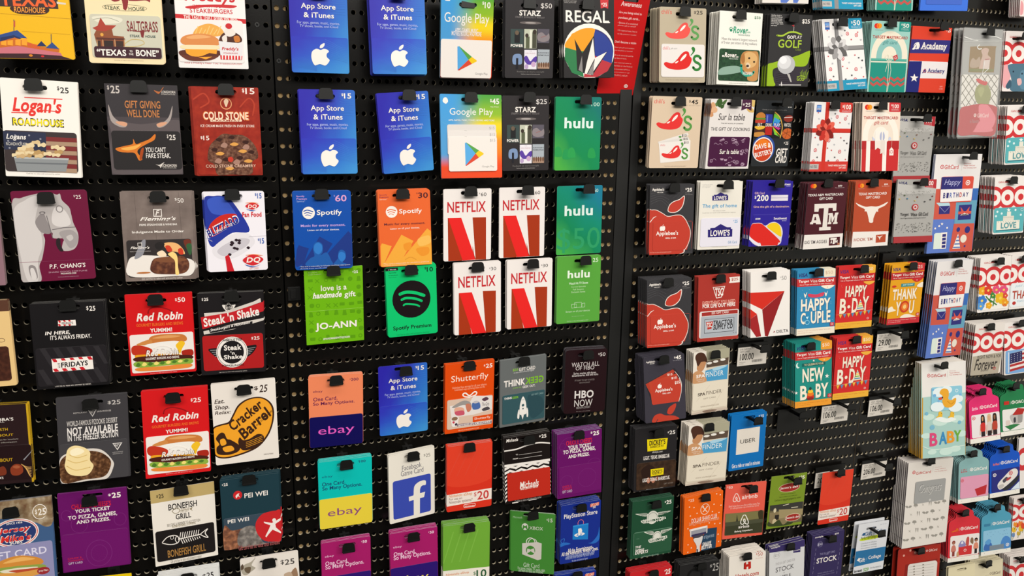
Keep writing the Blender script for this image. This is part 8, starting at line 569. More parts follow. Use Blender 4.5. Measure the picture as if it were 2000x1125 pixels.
 ('topwhite',0.882,-0.0419,0.2186,0.0983,0.1256,(-0.0229,-0.0394,-0.0386),5,0.004,(0.0,0.0),1.0,(0.5,0.085),(0.88,0.2706,0.047,0.88,0.2706),'white card with blue diagonal stripes, cut by top border','gift card','gift_card'),
 ('topblue',1.2657,-0.0361,0.227,0.1197,0.1237,(-0.0346,-0.0466,-0.0275),1,0.0018,(0.0,0.0),1.0,(0.5,0.085),(1.2634,0.2782,0.047,1.2634,0.2782),'plain bright blue card, cut by top border','gift card','gift_card'),
 ('toppink',1.5137,-0.0443,0.2372,0.1088,0.1439,(-0.1005,-0.0281,-0.0392),6,0.004,(0.0,0.0),1.0,(0.5,0.085),(1.5123,0.2965,0.0483,1.5123,0.2965),'white and pink card, cut by the top right corner','gift card','gift_card'),
 ('chili45',0.6732,-0.0419,-0.0752,0.1006,0.1249,(-0.0031,0.0041,-0.016),2,0.0063,(0.0,0.0),1.0,(0.521,0.094),(0.6755,-0.0245,0.048,0.6755,-0.0245),'beige card with red chili pepper and three fanned cards, $45','gift card','gift_card'),
 ('surla',0.7907,-0.0384,-0.0778,0.0938,0.1255,(0.0339,0.0028,-0.0124),5,0.004,(0.0,0.0),1.0,(0.516,0.063),(0.7924,-0.023,0.047,0.7924,-0.023),'white card over purple kitchen utensil pattern card','gift card','gift_card'),
 ('dave',0.8975,-0.0225,-0.0761,0.084,0.1228,(0.0163,0.006,-0.0095),0,0.0018,(0.0,0.0),1.0,(0.562,0.058),(0.9031,-0.0219,0.049,0.9031,-0.0219),'dark arcade card with orange round badge, $25','gift card','gift_card'),
 ('visa',1.2582,-0.0179,-0.1062,0.0979,0.135,(-0.0285,0.0018,-0.0115),1,0.0027,(0.0,0.0),1.0,(0.462,0.052),(1.2546,-0.0457,0.045,1.2546,-0.0457),'grey speckled card with red dot, tucked behind cream present card','gift card','gift_card'),
 ('visa',1.2612,-0.0372,-0.2316,0.1062,0.1314,(-0.062,0.0122,0.0015),2,0.0014,(0.0,0.0),1.0,(0.523,0.061),(1.2644,-0.1741,0.048,1.2644,-0.1741),'grey speckled card with red dot, fully seen beside cattle skull card','gift card','gift_card'),
 ('bday',1.3788,-0.0285,-0.2202,0.1287,0.2097,(-0.0353,-0.0062,-0.0192),2,0.0022,(0.0,0.0),1.0,(0.583,0.03),(1.389,-0.121,0.05,1.389,-0.1216),'tall white and blue party card, upper happy birthday one','gift card','gift_card'),
 ('bday',1.3927,-0.0404,-0.4511,0.1004,0.2181,(0.0005,-0.0077,-0.0329),4,0.0054,(0.0,0.0),1.0,(0.503,0.038),(1.3922,-0.3504,0.048,1.3922,-0.3504),'tall white and blue party card, lower happy birthday one','gift card','gift_card'),
 ('love',1.5273,-0.0439,-0.0736,0.0936,0.1244,(-0.0698,-0.0355,-0.0022),10,0.0038,(0.0,0.0),1.0,(0.476,0.098),(1.5233,-0.0238,0.047,1.5233,-0.0238),'bullseye topped card with teal LOVE cake, upper of the two','gift card','gift_card'),
 ('love',1.5224,-0.0439,-0.2245,0.0919,0.1247,(-0.0992,-0.0153,-0.0103),9,0.0038,(0.0,0.0),1.0,(0.489,0.089),(1.5207,-0.1736,0.047,1.5207,-0.1736),'bullseye topped card with teal LOVE cake, lower of the two','gift card','gift_card'),
 ('elephant',1.5165,-0.0232,0.0785,0.0935,0.1237,(-0.0679,-0.0211,-0.0119),3,0.0036,(0.0,0.0),1.0,(0.358,0.122),(1.5023,0.1249,0.038,1.5023,0.1249),'bullseye topped card with blue elephant face, right border','gift card','gift_card'),
 ('pouch',1.3871,-0.0424,0.0295,0.1268,0.2159,(-0.0613,-0.0245,0.1139),2,0.0108,(0.0,0.0),1.0,(0.546,0.046),(1.3898,0.1275,0.048,1.3898,0.1275),'clear pouch with olive candy tag and red label','pouch','clear_pouch'),
 ('bee25',0.676,-0.0419,-0.231,0.0919,0.1273,(-0.0766,0.006,-0.017),4,0.0036,(0.0,0.0),1.0,(0.486,0.068),(0.6751,-0.1761,0.047,0.6751,-0.1761),'dark card with large red apple, $25, third row','gift card','gift_card'),
 ('bee25',0.6813,-0.0446,-0.4065,0.0932,0.1279,(-0.0976,-0.0029,-0.0445),9,0.0036,(0.0,0.0),1.0,(0.418,0.06),(0.6738,-0.3505,0.048,0.6738,-0.3505),'dark card with large red apple, $25, fourth row','gift card','gift_card'),
 ('lowes',0.7843,-0.0354,-0.2274,0.0929,0.1277,(-0.0474,0.0066,-0.0105),2,0.0063,(0.0,0.0),1.0,(0.538,0.069),(0.7883,-0.1725,0.049,0.7883,-0.1725),'white card with navy gabled house sign and blue wording','gift card','gift_card'),
 ('swa',0.8992,-0.0357,-0.2274,0.0926,0.1252,(-0.0293,0.0109,-0.0049),6,0.0032,(0.0,0.0),1.0,(0.54,0.056),(0.9035,-0.1719,0.048,0.9035,-0.1719),'royal blue card with striped heart, $200','gift card','gift_card'),
 ('aggie',1.0248,-0.0426,-0.2339,0.0961,0.1305,(-0.0042,-0.0086,-0.0024),7,0.0034,(0.0,0.0),1.0,(0.465,0.048),(1.0209,-0.1727,0.046,1.0209,-0.1748),'dark maroon card with white block letter monogram','gift card','gift_card'),
 ('horn',1.1417,-0.0426,-0.2333,0.0926,0.1335,(-0.0463,-0.0118,-0.0126),6,0.0034,(0.0,0.0),1.0,(0.438,0.05),(1.1353,-0.1734,0.046,1.1353,-0.1734),'burnt orange card with white cattle skull','gift card','gift_card'),
 ('tsc',0.7915,-0.0426,-0.406,0.0912,0.1262,(-0.0741,-0.0093,-0.0318),4,0.0036,(0.0,0.0),1.0,(0.477,0.055),(0.789,-0.3501,0.046,0.789,-0.3501),'brick red card with grey number plate style card','gift card','gift_card'),
 ('delta',0.9101,-0.0443,-0.4047,0.0908,0.1304,(-0.1224,-0.011,-0.0467),6,0.0043,(0.0,0.0),1.0,(0.441,0.08),(0.9045,-0.3505,0.048,0.9045,-0.3505),'white card with large red folded triangle, $50','gift card','gift_card'),
 ('couple',1.025,-0.0414,-0.4095,0.0937,0.1331,(-0.1245,0.0013,-0.0269),5,0.0036,(0.0,0.0),1.0,(0.455,0.057),(1.021,-0.351,0.045,1.021,-0.351),'blue celebration card with white doves, HAPPY COUPLE','gift card','gift_card'),
 ('hbd',1.1309,-0.0357,-0.4076,0.0939,0.1312,(-0.0526,0.0003,-0.0229),3,0.0032,(0.0,0.0),1.0,(0.536,0.056),(1.1343,-0.3494,0.048,1.1343,-0.3494),'red birthday card with flag garland, upper one','gift card','gift_card'),
 ('hbd',1.1398,-0.0414,-0.5604,0.0949,0.134,(-0.0547,0.0083,-0.018),5,0.004,(0.0,0.0),1.0,(0.475,0.054),(1.138,-0.5007,0.045,1.138,-0.5007),'red birthday card with flag garland, lower one','gift card','gift_card'),
 ('thank',1.2633,-0.0393,-0.4086,0.0887,0.1304,(-0.0248,-0.004,-0.0158),3,0.0067,(0.0,0.0),1.0,(0.521,0.051),(1.265,-0.35,0.048,1.265,-0.35),'mustard yellow thank you card with orange sun letter','gift card','gift_card'),
 ('nbaby',1.0355,-0.0438,-0.5637,0.0894,0.136,(-0.1244,-0.0129,-0.0549),9,0.0042,(-0.0002,0.0),1.0,(0.32,0.059),(1.0191,-0.5044,0.047,1.0191,-0.5044),'teal card with stacking toy, NEW BABY lettering','gift card','gift_card'),
 ('flowers',1.5164,-0.0424,-0.4017,0.0914,0.1233,(-0.081,-0.0113,-0.0333),8,0.0041,(0.0,0.0),1.0,(0.505,0.09),(1.5164,-0.3513,0.049,1.5164,-0.3513),'bullseye topped card with painted flower bouquet','gift card','gift_card'),
 ('thx',1.6124,-0.0439,-0.3997,0.095,0.1243,(-0.0831,-0.0155,-0.0316),6,0.0041,(0.0,0.0),1.0,(0.307,0.097),(1.5933,-0.3501,0.047,1.5933,-0.3501),'bullseye topped THANKS card, cut by the right border','gift card','gift_card'),
 ('bee45',0.6822,-0.0446,-0.5561,0.0866,0.1278,(-0.1321,-0.0286,-0.0565),9,0.004,(0.0001,0.0),1.0,(0.425,0.056),(0.6745,-0.5001,0.048,0.6745,-0.5001),'dark violet card with three fanned red apple cards, $45','gift card','gift_card'),
 ('spa',0.7884,-0.0389,-0.5553,0.0834,0.1278,(-0.0213,-0.0223,0.0116),4,0.0063,(0.0,0.0),1.0,(0.522,0.07),(0.789,-0.5003,0.048,0.789,-0.5003),'spa card with bathing woman in turban, upper of two','gift card','gift_card'),
 ('spa',0.7912,-0.0431,-0.7066,0.0941,0.1262,(-0.0353,0.02,-0.0166),5,0.0054,(0.0,0.0),1.0,(0.458,0.061),(0.7883,-0.6512,0.047,0.7883,-0.6512),'spa card with bathing woman in turban, lower of two','gift card','gift_card'),
 ('dickey',0.6757,-0.0369,-0.7033,0.0908,0.1287,(-0.0614,0.0044,-0.0552),6,0.0036,(0.0,0.0),1.0,(0.474,0.075),(0.6738,-0.6487,0.047,0.6738,-0.6487),'black card with yellow slanted sign, $25','gift card','gift_card'),
 ('uber',0.9048,-0.019,-0.7053,0.0863,0.1221,(-0.0213,-0.0079,-0.0146),2,0.0063,(0.0,0.0),1.0,(0.505,0.067),(0.9048,-0.6524,0.047,0.9048,-0.6524),'sky blue card with white square and black word','gift card','gift_card'),
 ('hpink',1.5499,-0.0419,-0.7173,0.0898,0.1252,(-0.1877,-0.0334,-0.0531),7,0.0041,(0.0,0.0),1.0,(0.269,0.05),(1.5278,-0.6588,0.045,1.5278,-0.6626),'hot pink tag shaped card with three women pictured','gift card','gift_card'),
 ('hgreen',1.6501,-0.0419,-0.7154,0.0938,0.1191,(-0.1878,-0.0185,-0.0521),8,0.0045,(0.0,0.0),1.0,(0.336,0.052),(1.6342,-0.6559,0.045,1.6342,-0.6633),'green tag shaped card with toy brick house, right border','gift card','gift_card'),
 ('hmint',1.5458,-0.0419,-0.8718,0.0909,0.1232,(-0.1563,0.0103,-0.058),7,0.0041,(0.0,0.0),1.0,(0.317,0.05),(1.5303,-0.8128,0.045,1.5303,-0.8169),'mint tag shaped card with pink picture and red envelope','gift card','gift_card'),
 ('hblue',1.6476,-0.0419,-0.8708,0.0945,0.1258,(-0.1566,-0.0139,-0.0446),8,0.0045,(0.0,0.0),1.0,(0.382,0.057),(1.6362,-0.816,0.045,1.6362,-0.816),'bright blue tag shaped card with white toy race car','gift card','gift_card'),
 ('hred',1.5445,-0.0419,-1.0264,0.0942,0.1238,(-0.1472,0.0248,-0.0702),8,0.0043,(0.0,0.0),1.0,(0.363,0.05),(1.5338,-0.9656,0.045,1.5337,-0.971),'red tag shaped card with children around red toy box','gift card','gift_card'),
 ('haqua',1.6522,-0.0419,-1.0309,0.0934,0.1204,(-0.1594,0.0102,-0.0679),8,0.0045,(0.0,0.0),1.0,(0.341,0.051),(1.6388,-0.9684,0.045,1.6386,-0.9774),'aqua tag shaped card with blue balloons picture','gift card','gift_card'),
 ('duck',1.415,-0.0439,-0.6864,0.1169,0.2172,(-0.1719,-0.0056,-0.1392),9,0.0041,(0.0002,0.0),1.0,(0.307,0.029),(1.3947,-0.5815,0.047,1.3946,-0.5857),'tall pale card with yellow duckling, BABY lettering','gift card','gift_card'),
 ('forever',1.5254,-0.0436,-0.5533,0.0895,0.1188,(-0.0595,0.0139,-0.0248),7,0.005,(0.0,0.0),1.0,(0.44,0.073),(1.5208,-0.5026,0.047,1.5208,-0.5026),'bullseye topped card with slanted tan script panel','gift card','gift_card'),
 ('flag',1.6273,-0.0439,-0.5582,0.0915,0.1224,(-0.125,-0.0424,-0.0644),6,0.0045,(0.0,0.0),1.0,(0.417,0.051),(1.6178,-0.5017,0.047,1.6179,-0.504),'bullseye topped card with striped flag, right border','gift card','gift_card'),
 ('congrats',1.4082,-0.0428,-0.9172,0.128,0.21,(-0.063,0.0014,-0.063),7,0.0053,(0.0002,0.0),1.0,(0.418,0.03),(1.3983,-0.8117,0.046,1.3982,-0.8186),'tall cream card with silver panel and grey bird pattern','gift card','gift_card'),
 ('ornament',1.4139,-0.0419,-1.131,0.1253,0.1885,(-0.1058,0.0269,-0.0645),1,0.0144,(0.0,0.0),1.0,(0.426,0.033),(1.4077,-1.0421,0.045,1.4077,-1.0433),'red blister pack with white ornament, bottom border','blister pack','blister_pack'),
 ('creamA',1.559,-0.0466,-1.183,0.0807,0.1451,(-0.1185,-0.0184,-0.0769),2,0.0027,(0.0,0.0),1.0,(0.492,0.074),None,'cream card with open slot, bottom border','gift card','gift_card'),
 ('creamB',1.6594,-0.0419,-1.1981,0.0876,0.1518,(-0.1405,-0.0166,-0.087),7,0.0045,(0.0,0.0),1.0,(0.286,0.041),(1.6404,-1.1212,0.045,1.6404,-1.1294),'cream card with brown lettering, under blue tag cards','gift card','gift_card'),
 ('edgeR',1.7844,-0.0174,-0.8786,0.1157,0.1302,(-0.119,0.0166,-0.0465),1,0.0036,(0.0,0.0),1.0,(0.5,0.085),(1.7856,-0.825,0.047,1.7856,-0.825),'red and white card edge beside race car card, right border','gift card','gift_card'),
 ('tulips',1.7505,-0.0428,-1.0129,0.0911,0.1088,(-0.1292,0.0239,-0.0488),3,0.0036,(0.0,0.0),1.0,(0.286,0.057),(1.7325,-0.9647,0.046,1.7325,-0.9647),'bullseye topped card with tulips, right border','gift card','gift_card'),
 ('bullC',1.7797,-0.0428,-1.1999,0.0908,0.1462,(-0.138,0.0049,-0.0853),7,0.004,(0.0,0.0),1.0,(0.266,0.042),(1.7597,-1.133,0.046,1.7597,-1.1336),'bullseye topped card in the lower right corner','gift card','gift_card'),
 ('wing',0.6781,-0.0357,-0.8536,0.0931,0.1232,(-0.0341,0.0097,-0.0201),4,0.0036,(0.0,0.0),1.0,(0.497,0.068),(0.6784,-0.8004,0.047,0.6784,-0.8004),'dark green card with winged round badge','gift card','gift_card'),
 ('shave',0.7941,-0.0419,-0.8595,0.0915,0.1282,(-0.008,-0.0406,-0.0069),4,0.0036,(0.0002,0.0),1.0,(0.508,0.067),(0.7926,-0.804,0.047,0.7926,-0.804),'orange dotted card with razor and blue tube','gift card','gift_card'),
 ('bnb',0.9063,-0.0262,-0.8594,0.0987,0.1201,(-0.058,0.0325,-0.0551),1,0.0022,(0.0,0.0),1.0,(0.516,0.052),(0.9098,-0.805,0.045,0.9098,-0.8057),'coral card with looped white line emblem and tower photo','gift card','gift_card'),
 ('deli',1.02,-0.0205,-0.8586,0.0924,0.122,(-0.0186,0.0277,-0.0209),0,0.0018,(0.0,0.0),1.0,(0.502,0.051),(1.0217,-0.8037,0.046,1.0217,-0.8038),'olive green card with red oval and restaurant photo','gift card','gift_card'),
 ('redbot',0.6804,-0.0393,-1.013,0.0958,0.1347,(-0.0325,0.0141,-0.025),4,0.0045,(0.0,0.0),1.0,(0.507,0.064),(0.682,-0.9543,0.047,0.682,-0.9543),'red $25 gift card, bottom border below the green winged card','gift card','gift_card'),
 ('blackbot',0.7971,-0.0399,-1.0169,0.0931,0.1242,(-0.0635,0.0213,-0.0577),5,0.0045,(0.0,0.0),1.0,(0.489,0.06),(0.7975,-0.9624,0.045,0.7975,-0.9624),'black $25 gift card, bottom border below orange razor card','gift card','gift_card'),
 ('hotels',0.9166,-0.0419,-1.0206,0.0884,0.1281,(-0.0757,-0.014,-0.0788),8,0.0045,(0.0002,0.0),1.0,(0.433,0.048),(0.9102,-0.9601,0.045,0.9103,-0.963),'white card with red block letter H, bottom border','gift card','gift_card'),
 ('stockw',1.0222,-0.0399,-1.0178,0.0912,0.1334,(-0.0301,-0.0598,-0.031),2,0.0072,(0.0001,0.0),1.0,(0.528,0.051),(1.0212,-0.9578,0.046,1.0212,-0.9578),'pale grey STOCK card with violet top, bottom border','gift card','gift_card'),
 ('stockp',1.1359,-0.0337,-1.0098,0.0862,0.1209,(-0.0268,-0.0127,-0.0407),4,0.0045,(0.0001,0.0),1.0,(0.472,0.077),(1.1329,-0.9587,0.048,1.1329,-0.9587),'dark violet STOCK card, bottom border','gift card','gift_card'),
 ('college',1.2758,-0.0219,-1.017,0.0878,0.1242,(-0.0238,0.0238,-0.0213),1,0.0126,(0.0,0.0),1.0,(0.433,0.116),(1.2711,-0.9691,0.051,1.2711,-0.9691),'white and blue college savings card with yellow highlight','gift card','gift_card'),
]
EMPTY=[
 (0.9066,-0.522,0.0713,0.0404,(0.9051,-0.4991,0.047),'100.00','empty hook with white 100.00 price label, right of spa card'),
 (1.2679,-0.5224,0.0727,0.0421,(1.267,-0.5002,0.047),'29.00','empty hook with 29.00 price label, under thank you card'),
 (1.1381,-0.6764,0.0733,0.0399,(1.1438,-0.6515,0.047),'106.00','empty hook with 106.00 price label, left of the two'),
 (1.2678,-0.6727,0.072,0.0463,(1.27,-0.6532,0.047),'106.00','empty hook with 106.00 price label, right of the two'),
 (1.2701,-0.827,0.072,0.0435,(1.2708,-0.8072,0.047),'206.00','empty hook with 206.00 price label, left of congratulations card'),
 (1.0226,-0.6776,0.0717,0.0412,(1.0178,-0.6548,0.047),'','empty hook with blank black plate, under new baby card'),
 (1.1447,-0.8312,0.0816,0.0362,None,'206.00','hook plate with price label mostly hidden by plain red card'),
]

# ---------------------------------------------------------------- setting: pegboard panels, upright, backing
def board_mat():
    m = bpy.data.materials.new('black_hardboard'); m.use_nodes = True
    t = m.node_tree; b = t.nodes['Principled BSDF']
    tc = t.nodes.new('ShaderNodeTexCoord'); ns = t.nodes.new('ShaderNodeTexNoise')
    ns.inputs['Scale'].default_value = 60; ns.inputs['Detail'].default_value = 3
    t.links.new(tc.outputs['Object'], ns.inputs['Vector'])
    r = t.nodes.new('ShaderNodeValToRGB'); t.links.new(ns.outputs['Fac'], r.inputs[0])
    r.color_ramp.elements[0].color = (0.0035, 0.0031, 0.0027, 1); r.color_ramp.elements[1].color = (0.0065, 0.0058, 0.005, 1)
    t.links.new(r.outputs[0], b.inputs['Base Color'])
    b.inputs['Roughness'].default_value = 0.2
    b.inputs['Specular IOR Level'].default_value = 0.4
    bp = t.nodes.new('ShaderNodeBump'); bp.inputs['Strength'].default_value = 0.04
    n2 = t.nodes.new('ShaderNodeTexNoise'); n2.inputs['Scale'].default_value = 400
    t.links.new(tc.outputs['Object'], n2.inputs['Vector']); t.links.new(n2.outputs['Fac'], bp.inputs['Height'])
    t.links.new(bp.outputs[0], b.inputs['Normal'])
    return m
BOARD = board_mat()
FIBRE = mat('CFC4AC', 0.8, 0.1)
TAN = mat('8E7854', 0.7, 0.2)
DARK = mat('060606', 0.9, 0.1)
CLEAR = mat('F4F4F2', 0.06, 0.6)
CLEAR.node_tree.nodes['Principled BSDF'].inputs['Alpha'].default_value = 0.10
STEEL = mat('171716', 0.42, 0.4)
PLASTIC = mat('121211', 0.4, 0.35)

def peg_panel(name, x0, x1, ox, c0, c1, sx, r0, r1, skip=()):
    """board with real drilled holes: columns c0..c1 at ox + c*sx, rows r0..r1 every inch"""
    P, HR, TH = 0.0254, 0.00375, 0.0034
    ang = [math.radians(45 + 22.5*i) for i in range(16)]
    V, F, MI = [], [], []
    def quad(a, b, c, d, mi):
        o = len(V); V.extend((a, b, c, d)); F.append((o, o+1, o+2, o+3)); MI.append(mi)
    zt, zb = -r0*P + P/2, -r1*P - P/2
    xl, xr = ox + (c0-.5)*sx, ox + (c1+.5)*sx
    if xl > x0: quad((x0, 0, zb), (xl, 0, zb), (xl, 0, zt), (x0, 0, zt), 0)
    if xr < x1: quad((xr, 0, zb), (x1, 0, zb), (x1, 0, zt), (xr, 0, zt), 0)
    hx, hz = sx/2, P/2
    outer = []
    for k in range(4):
        cs = [(1, 1), (-1, 1), (-1, -1), (1, -1)]
        a, b = cs[k], cs[(k+1) % 4]
        for i in range(4): outer.append(((a[0]+(b[0]-a[0])*i/4)*hx, (a[1]+(b[1]-a[1])*i/4)*hz))
    inner = [(HR*math.cos(a), HR*math.sin(a)) for a in ang]
    for r in range(r0, r1+1):
        for c in range(c0, c1+1):
            cx, cz = ox + c*sx, -r*P
            if (c, r) in skip:
                quad((cx-hx, 0, cz-hz), (cx+hx, 0, cz-hz), (cx+hx, 0, cz+hz), (cx-hx, 0, cz+hz), 0); continue
            o = len(V)
            V.extend([(cx+a, 0, cz+b) for a, b in outer] + [(cx+a, 0, cz+b) for a, b in inner] + [(cx+a, TH, cz+b) for a, b in inner])
            for i in range(16):
                j = (i+1) % 16
                F.append((o+i, o+j, o+16+j, o+16+i)); MI.append(0)
                F.append((o+16+i, o+16+j, o+32+j, o+32+i)); MI.append(1)
    for xx in (x0, x1):
        quad((xx, 0, zb), (xx, TH, zb), (xx, TH, zt), (xx, 0, zt), 0)
    me = bpy.data.meshes.new(name); me.from_pydata(V, [], F)
    me.materials.append(BOARD); me.materials.append(FIBRE)
    me.polygons.foreach_set('material_index', MI); me.update()
    return setp(link(name, me), kind='structure')
R0, R1 = -15, 48
S = 0.0127
peg_panel('wall_left', OFF[0]-10*S-.006, -0.0086, OFF[0], -10, 27, S, R0, R1)
peg_panel('wall_center', -0.0055, 0.5803, 0.0, 0, 45, S, R0, R1)
peg_panel('wall_right', 0.6228, 1.2155, OFF[2], 0, 45, 0.01283, R0, R1)
peg_panel('wall_far_right', 1.2164, 1.75, 1.2240, 0, 41, S, R0, R1)
def struct_boxes(name, boxes, m):
    b = MB()
    for q in boxes: b.box(*q, m)
    return setp(link(name, b.mesh(name)), kind='structure')
ZT, ZB = -R0*.0254+.0127, -R1*.0254-.0127
struct_boxes('trim_1', [(0.5808, 0.6040, -0.0015, 0.004, ZB, ZT), (0.6068, 0.6223, -0.0015, 0.004, ZB, ZT)], STEEL)
struct_boxes('trim_2', [(-0.006+.0005, 0.0135, 0.0036, 0.0055, ZB, ZT), (44*S-.007, 45*S+.009, 0.0036, 0.0055, ZB, ZT), (0.6230, OFF[2]+.007, 0.0036, 0.0055, ZB, ZT)], TAN)
struct_boxes('wall_back', [(-1.1, 1.9, 0.03, 0.034, ZB, ZT)], DARK)
struct_boxes('trim_3', [(1.2157, 1.2162, -0.0006, 0.004, ZB, ZT)], mat('5A4A34', 0.6, 0.3))

# small black board bracket at the seam right of the cattle skull card
b = MB(); b.box(1.2185, 1.243, -0.010, 0.0, -0.353, -0.3245, PLASTIC)
br = setp(bpy.data.objects.new('board_bracket', None), 'small black square bracket on the board seam above the thank you card', 'bracket'); COL.objects.link(br)
br.location = (1.23, 0, -0.34)
o = link('bracket_body', None) if False else bpy.data.objects.new('bracket_body', b.mesh('bracket_body')); COL.objects.link(o); o.parent = br
o.matrix_parent_inverse = Matrix.Translation((-1.23, 0, .34))
b = MB(); b.box(1.2435, 1.262, -0.004, 0.0, -0.347, -0.3235, PLASTIC)
o = bpy.data.objects.new('bracket_plate', b.mesh('bracket_plate')); COL.objects.link(o); o.parent = br
o.matrix_parent_inverse = Matrix.Translation((-1.23, 0, .34))
b = MB(); b.box(-0.0025, 0.0170, -0.004, 0.0, -0.3475, -0.3265, PLASTIC); b.box(0.0015, 0.010, -0.0065, -0.004, -0.344, -0.330, PLASTIC)
setp(link('board_latch', b.mesh('board_latch')), 'flat black latch on the board left of the lime green card', 'latch')

# screws in the panel edges
def screw(x, z, label):
    b = MB()
    b.slab([(x+.0034*math.cos(i*math.pi/8), z+.0034*math.sin(i*math.pi/8)) for i in range(16)], None, -0.0012, 0.003, STEEL, STEEL)
    for a in (0.5, 2.07):
        c, s_ = math.cos(a)*.0024, math.sin(a)*.0024; n = (-math.sin(a)*.0005, math.cos(a)*.0005)
        b.flat([(x-c-n[0], z-s_-n[1]), (x+c-n[0], z+s_-n[1]), (x+c+n[0], z+s_+n[1]), (x-c+n[0], z-s_+n[1])], -0.00123, DARK)
    setp(link('screw', b.mesh('screw')), label, 'screw')
screw(0.0, 0.0254, 'black cross head screw beside the left blue apple card at top')
screw(OFF[0]+26*S, 0.0762, 'black cross head screw at upper right of the left panel, beside burger card')

# ---------------------------------------------------------------- hooks
def tab_outline(w=0.0205, h=0.0155):
    r = 0.0052
    o = [(-w/2-.0012, -h/2), (w/2+.0012, -h/2), (w/2+.0006, -h/2+.0025)]
    for cx, a0 in ((w/2-r, 0), (-w/2+r, 90)):
        for i in range(6):
            a = math.radians(a0 + 18*i); o.append((cx + r*math.cos(a), h/2 - r + r*math.sin(a)))
    o.append((-w/2-.0006, -h/2+.0025))
    return o
def make_hook(tx, tz, tip, rx_, rz_, label):
    root = bpy.data.objects.new('peg_hook', None); COL.objects.link(root)
    root.location = (rx_, 0, rz_)
    setp(root, label, 'hook', 'black display hooks')
    b = MB(); b.box(-.0022, .0022, -tip, 0.004, -.0024, .0024, PLASTIC); b.box(-.0036, .0036, -tip*.98, -.004, -.0026, -.0014, PLASTIC)
    link('rod', b.mesh('rod'), root)
    b = MB(); b.box(-.009, .009, -.003, 0.0, -.011, .003, PLASTIC)
    link('base', b.mesh('base'), root)
    b = MB()
    ox, oz = tx - rx_, tz + .004 - rz_
    b.slab([(x+ox, z+oz) for x, z in tab_outline()], None, -tip-.0018, -tip, PLASTIC, PLASTIC)
    b.box(ox-.0102, ox+.0102, -tip-.0035, -tip, oz-.0085, oz-.0068, PLASTIC)
    link('end_tab', b.mesh('end_tab'), root)
    return root
LT = {'100.00': ('$100 CARNIVAL', 'GIFT CARD'), '29.00': ('VISA 25+4', 'GIFT CARD'), '106.00': ('VISA 100+6', 'GIFT CARD'), '206.00': ('VISA 200+6', 'GIFT CARD'), '': None}

# ---------------------------------------------------------------- all lettering
keys = set()
for dsg in DESIGNS.values():
    for e in dsg[4]:
        if e[0] == 't': keys.add((e[1], e[7], e[8]))
        elif e[0] == 'T': keys.add((e[1], e[9], e[10]))
for p_, v_ in LT.items():
    if v_:
        keys.add((p_, 1, 0)); keys.add((v_[0], 0, 0)); keys.add((v_[1], 0, 0))
prepare_text(sorted(keys))

for (cx, cz, w, h, t, price, desc) in EMPTY:
    if t: root = make_hook(t[0], t[1], t[2], t[0], t[1], 'black ' + desc)
    else:
        root = bpy.data.objects.new('peg_hook', None); COL.objects.link(root); root.location = (cx, 0, cz + h/2)
        setp(root, 'black ' + desc, 'hook', 'black display hooks')
    lx, lz = root.location.x, root.location.z
    if t: top = t[1] + .004
    else: top = cz + h/2 + .012
    if not price: top = max(top, cz + h/2)
    b = MB(); b.box(cx-w/2-lx-.0005, cx+w/2-lx+.0005, -.0075, -.0052, cz-h/2-lz-.0005, top-lz, PLASTIC)
    b.box(cx-.008-lx, cx+.008-lx, -.0052, 0.0, cz-.004-lz, top-lz-.004, PLASTIC)
    link('label_holder', b.mesh('label_holder'), root)
    if price:
        b = MB(); WH = mat('DCD5CB', 0.5, 0.3); INK = mat('2A2826')
        x0, z0, z1 = cx-w/2-lx, cz-h/2-lz, min(cz+h/2-lz, top-lz-.008)
        hh = z1 - z0
        b.slab(rrect(x0, x0+w, z0, z1, .0005), None, -.0081, -.0075, WH, WH)
        def tx(s, bb, u0, v0, u1, v1):
            co, f = TXT[(s, bb, 0)]
            b.add([(x0+w*(u0+(u1-u0)*a), -.00813, z1-hh*(v1+(v0-v1)*c)) for a, c in co.tolist()], f, INK)
        tx(LT[price][0], 0, .07, .06, .45, .16); tx(LT[price][1], 0, .07, .19, .40, .28); tx(price, 1, .08, .34, .55, .70)
        rr = random.Random(3); u = .5
        while u < .86:
            d = .006 + rr.random()*.010
            b.flat([(x0+w*u, z1-hh*.86), (x0+w*(u+d), z1-hh*.86), (x0+w*(u+d), z1-hh*.72), (x0+w*u, z1-hh*.72)], -.00813, INK); u += d + .006 + rr.random()*.008
        for v, u1 in ((.80, .28), (.88, .22)):
            b.flat([(x0+w*.07, z1-hh*(v+.025)), (x0+w*u1, z1-hh*(v+.025)), (x0+w*u1, z1-hh*v), (x0+w*.07, z1-hh*v)], -.00813, mat('8A8680'))
        o = link('price_label', b.mesh('price_label'), root); o['label'] = 'white printed price label'

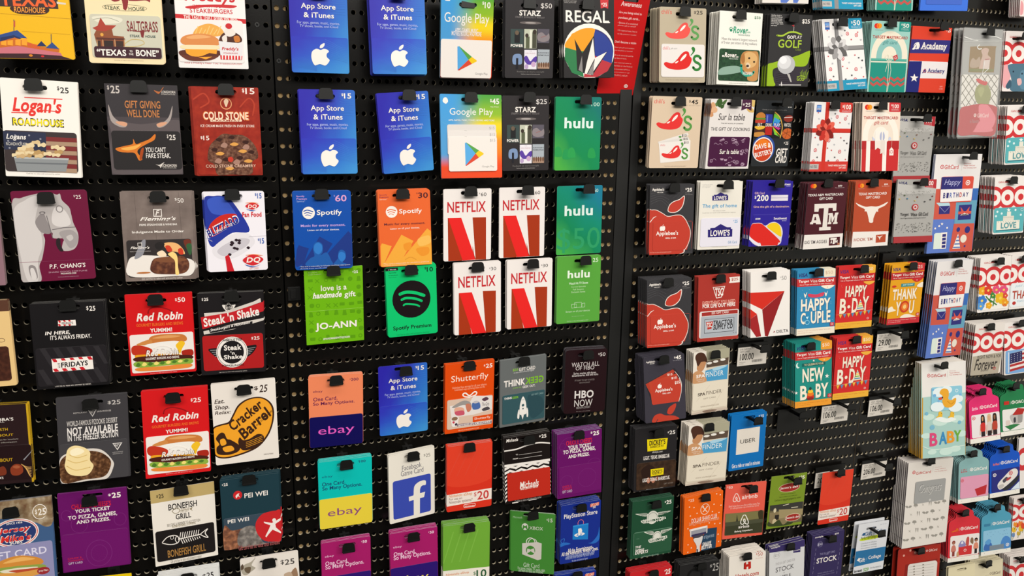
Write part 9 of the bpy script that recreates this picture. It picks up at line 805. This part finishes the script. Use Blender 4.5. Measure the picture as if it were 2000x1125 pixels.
# ---------------------------------------------------------------- cards: the front one of each stack, then the ones behind
area_of = lambda c: c[4]*c[5] / (c[2] - CAM_LOC[1])**2 / (1 + ((c[1]-CAM_LOC[0])/1.3)**2)
MAXI = 300
n_front = len(CARDS)
budget = MAXI - n_front
order = []
for i, c in enumerate(CARDS):
    for k in range(1, c[7]+1): order.append((k, -area_of(c), i))
order.sort()
single = set((i, k) for k, a, i in order[:max(budget, 0)])
STUFF = MB()
def place(o, c, k, rnd):
    (dz_, x, y, z, w, h, rot, n, gap, fan, jit) = c[:11]
    jx = (rnd.random()-.5)*.0018*jit + fan[0]*k; jz = (rnd.random()-.5)*.0010*jit + fan[1]*k
    if k == 0: jx = jz = 0
    return Matrix.Translation((x + jx, y + gap*k, z + jz)) @ (Matrix.Rotation(rot[2], 4, 'Z') @ Matrix.Rotation(rot[1], 4, 'Y') @ Matrix.Rotation(rot[0], 4, 'X'))
for i, c in enumerate(CARDS):
    design, x, y, z, w, h, rot, n, gap, fan, jit, slot, hk, desc, cat, name = c
    carrier, plates, thick = card_meshes(design, w, h, slot)
    rnd = random.Random(100 + i)
    cm = carrier.mesh('backing_card'); pm = [p.mesh('plastic_card') for p in plates]
    front = None
    for k in range(0, n+1):
        if k and (i, k) not in single: continue
        Mx = place(None, c, k, rnd)
        if pm or name == 'clear_pouch':
            root = bpy.data.objects.new(name, None); COL.objects.link(root)
            link('backing_card', cm, root)
            for q in pm: link('plastic_card', q, root)
            if name == 'clear_pouch':
                bag = MB(); bag.slab(rrect(-w/2-.002, w/2+.002, -h/2-.003, h/2+.001, .002), rrect(-w/2+slot[0]*w-.0145, -w/2+slot[0]*w+.0145, h/2-slot[1]*h-.003, h/2-slot[1]*h+.003, .003), -.0034, -.0030, CLEAR, CLEAR)
                link('clear_front', bag.mesh('clear_front'), root)
        else: root = link(name, cm)
        root.matrix_world = Mx
        if k == 0: setp(root, desc, cat, 'front cards of the hanging stacks')
        else: setp(root, 'card hanging behind the ' + desc, cat, 'cards behind the ' + desc)
    rest = [k for k in range(1, n+1) if (i, k) not in single]
    if rest:
        lc, lp, _ = card_meshes(design, w, h, slot, True)
        for k in rest:
            Mx = place(None, c, k, rnd)
            for part in [lc] + lp:
                vv = np.array(part.v); A = np.array(Mx.to_3x3()); t_ = np.array(Mx.translation)
                vv = vv @ A.T + t_
                o0 = len(STUFF.v); STUFF.v += vv.tolist()
                STUFF.f += [tuple(a + o0 for a in f) for f in part.f]
                mp = [STUFF.mi(m) for m in part.mats]
                STUFF.m += [mp[a] for a in part.m]
    if hk: make_hook(hk[0], hk[1], hk[2], hk[3], hk[4], 'black hook holding the ' + desc)
if STUFF.v:
    setp(link('gift_card_stacks', STUFF.mesh('gift_card_stacks')), 'rear gift cards deep in the hanging stacks, only their edges showing', 'gift cards', kind='stuff')
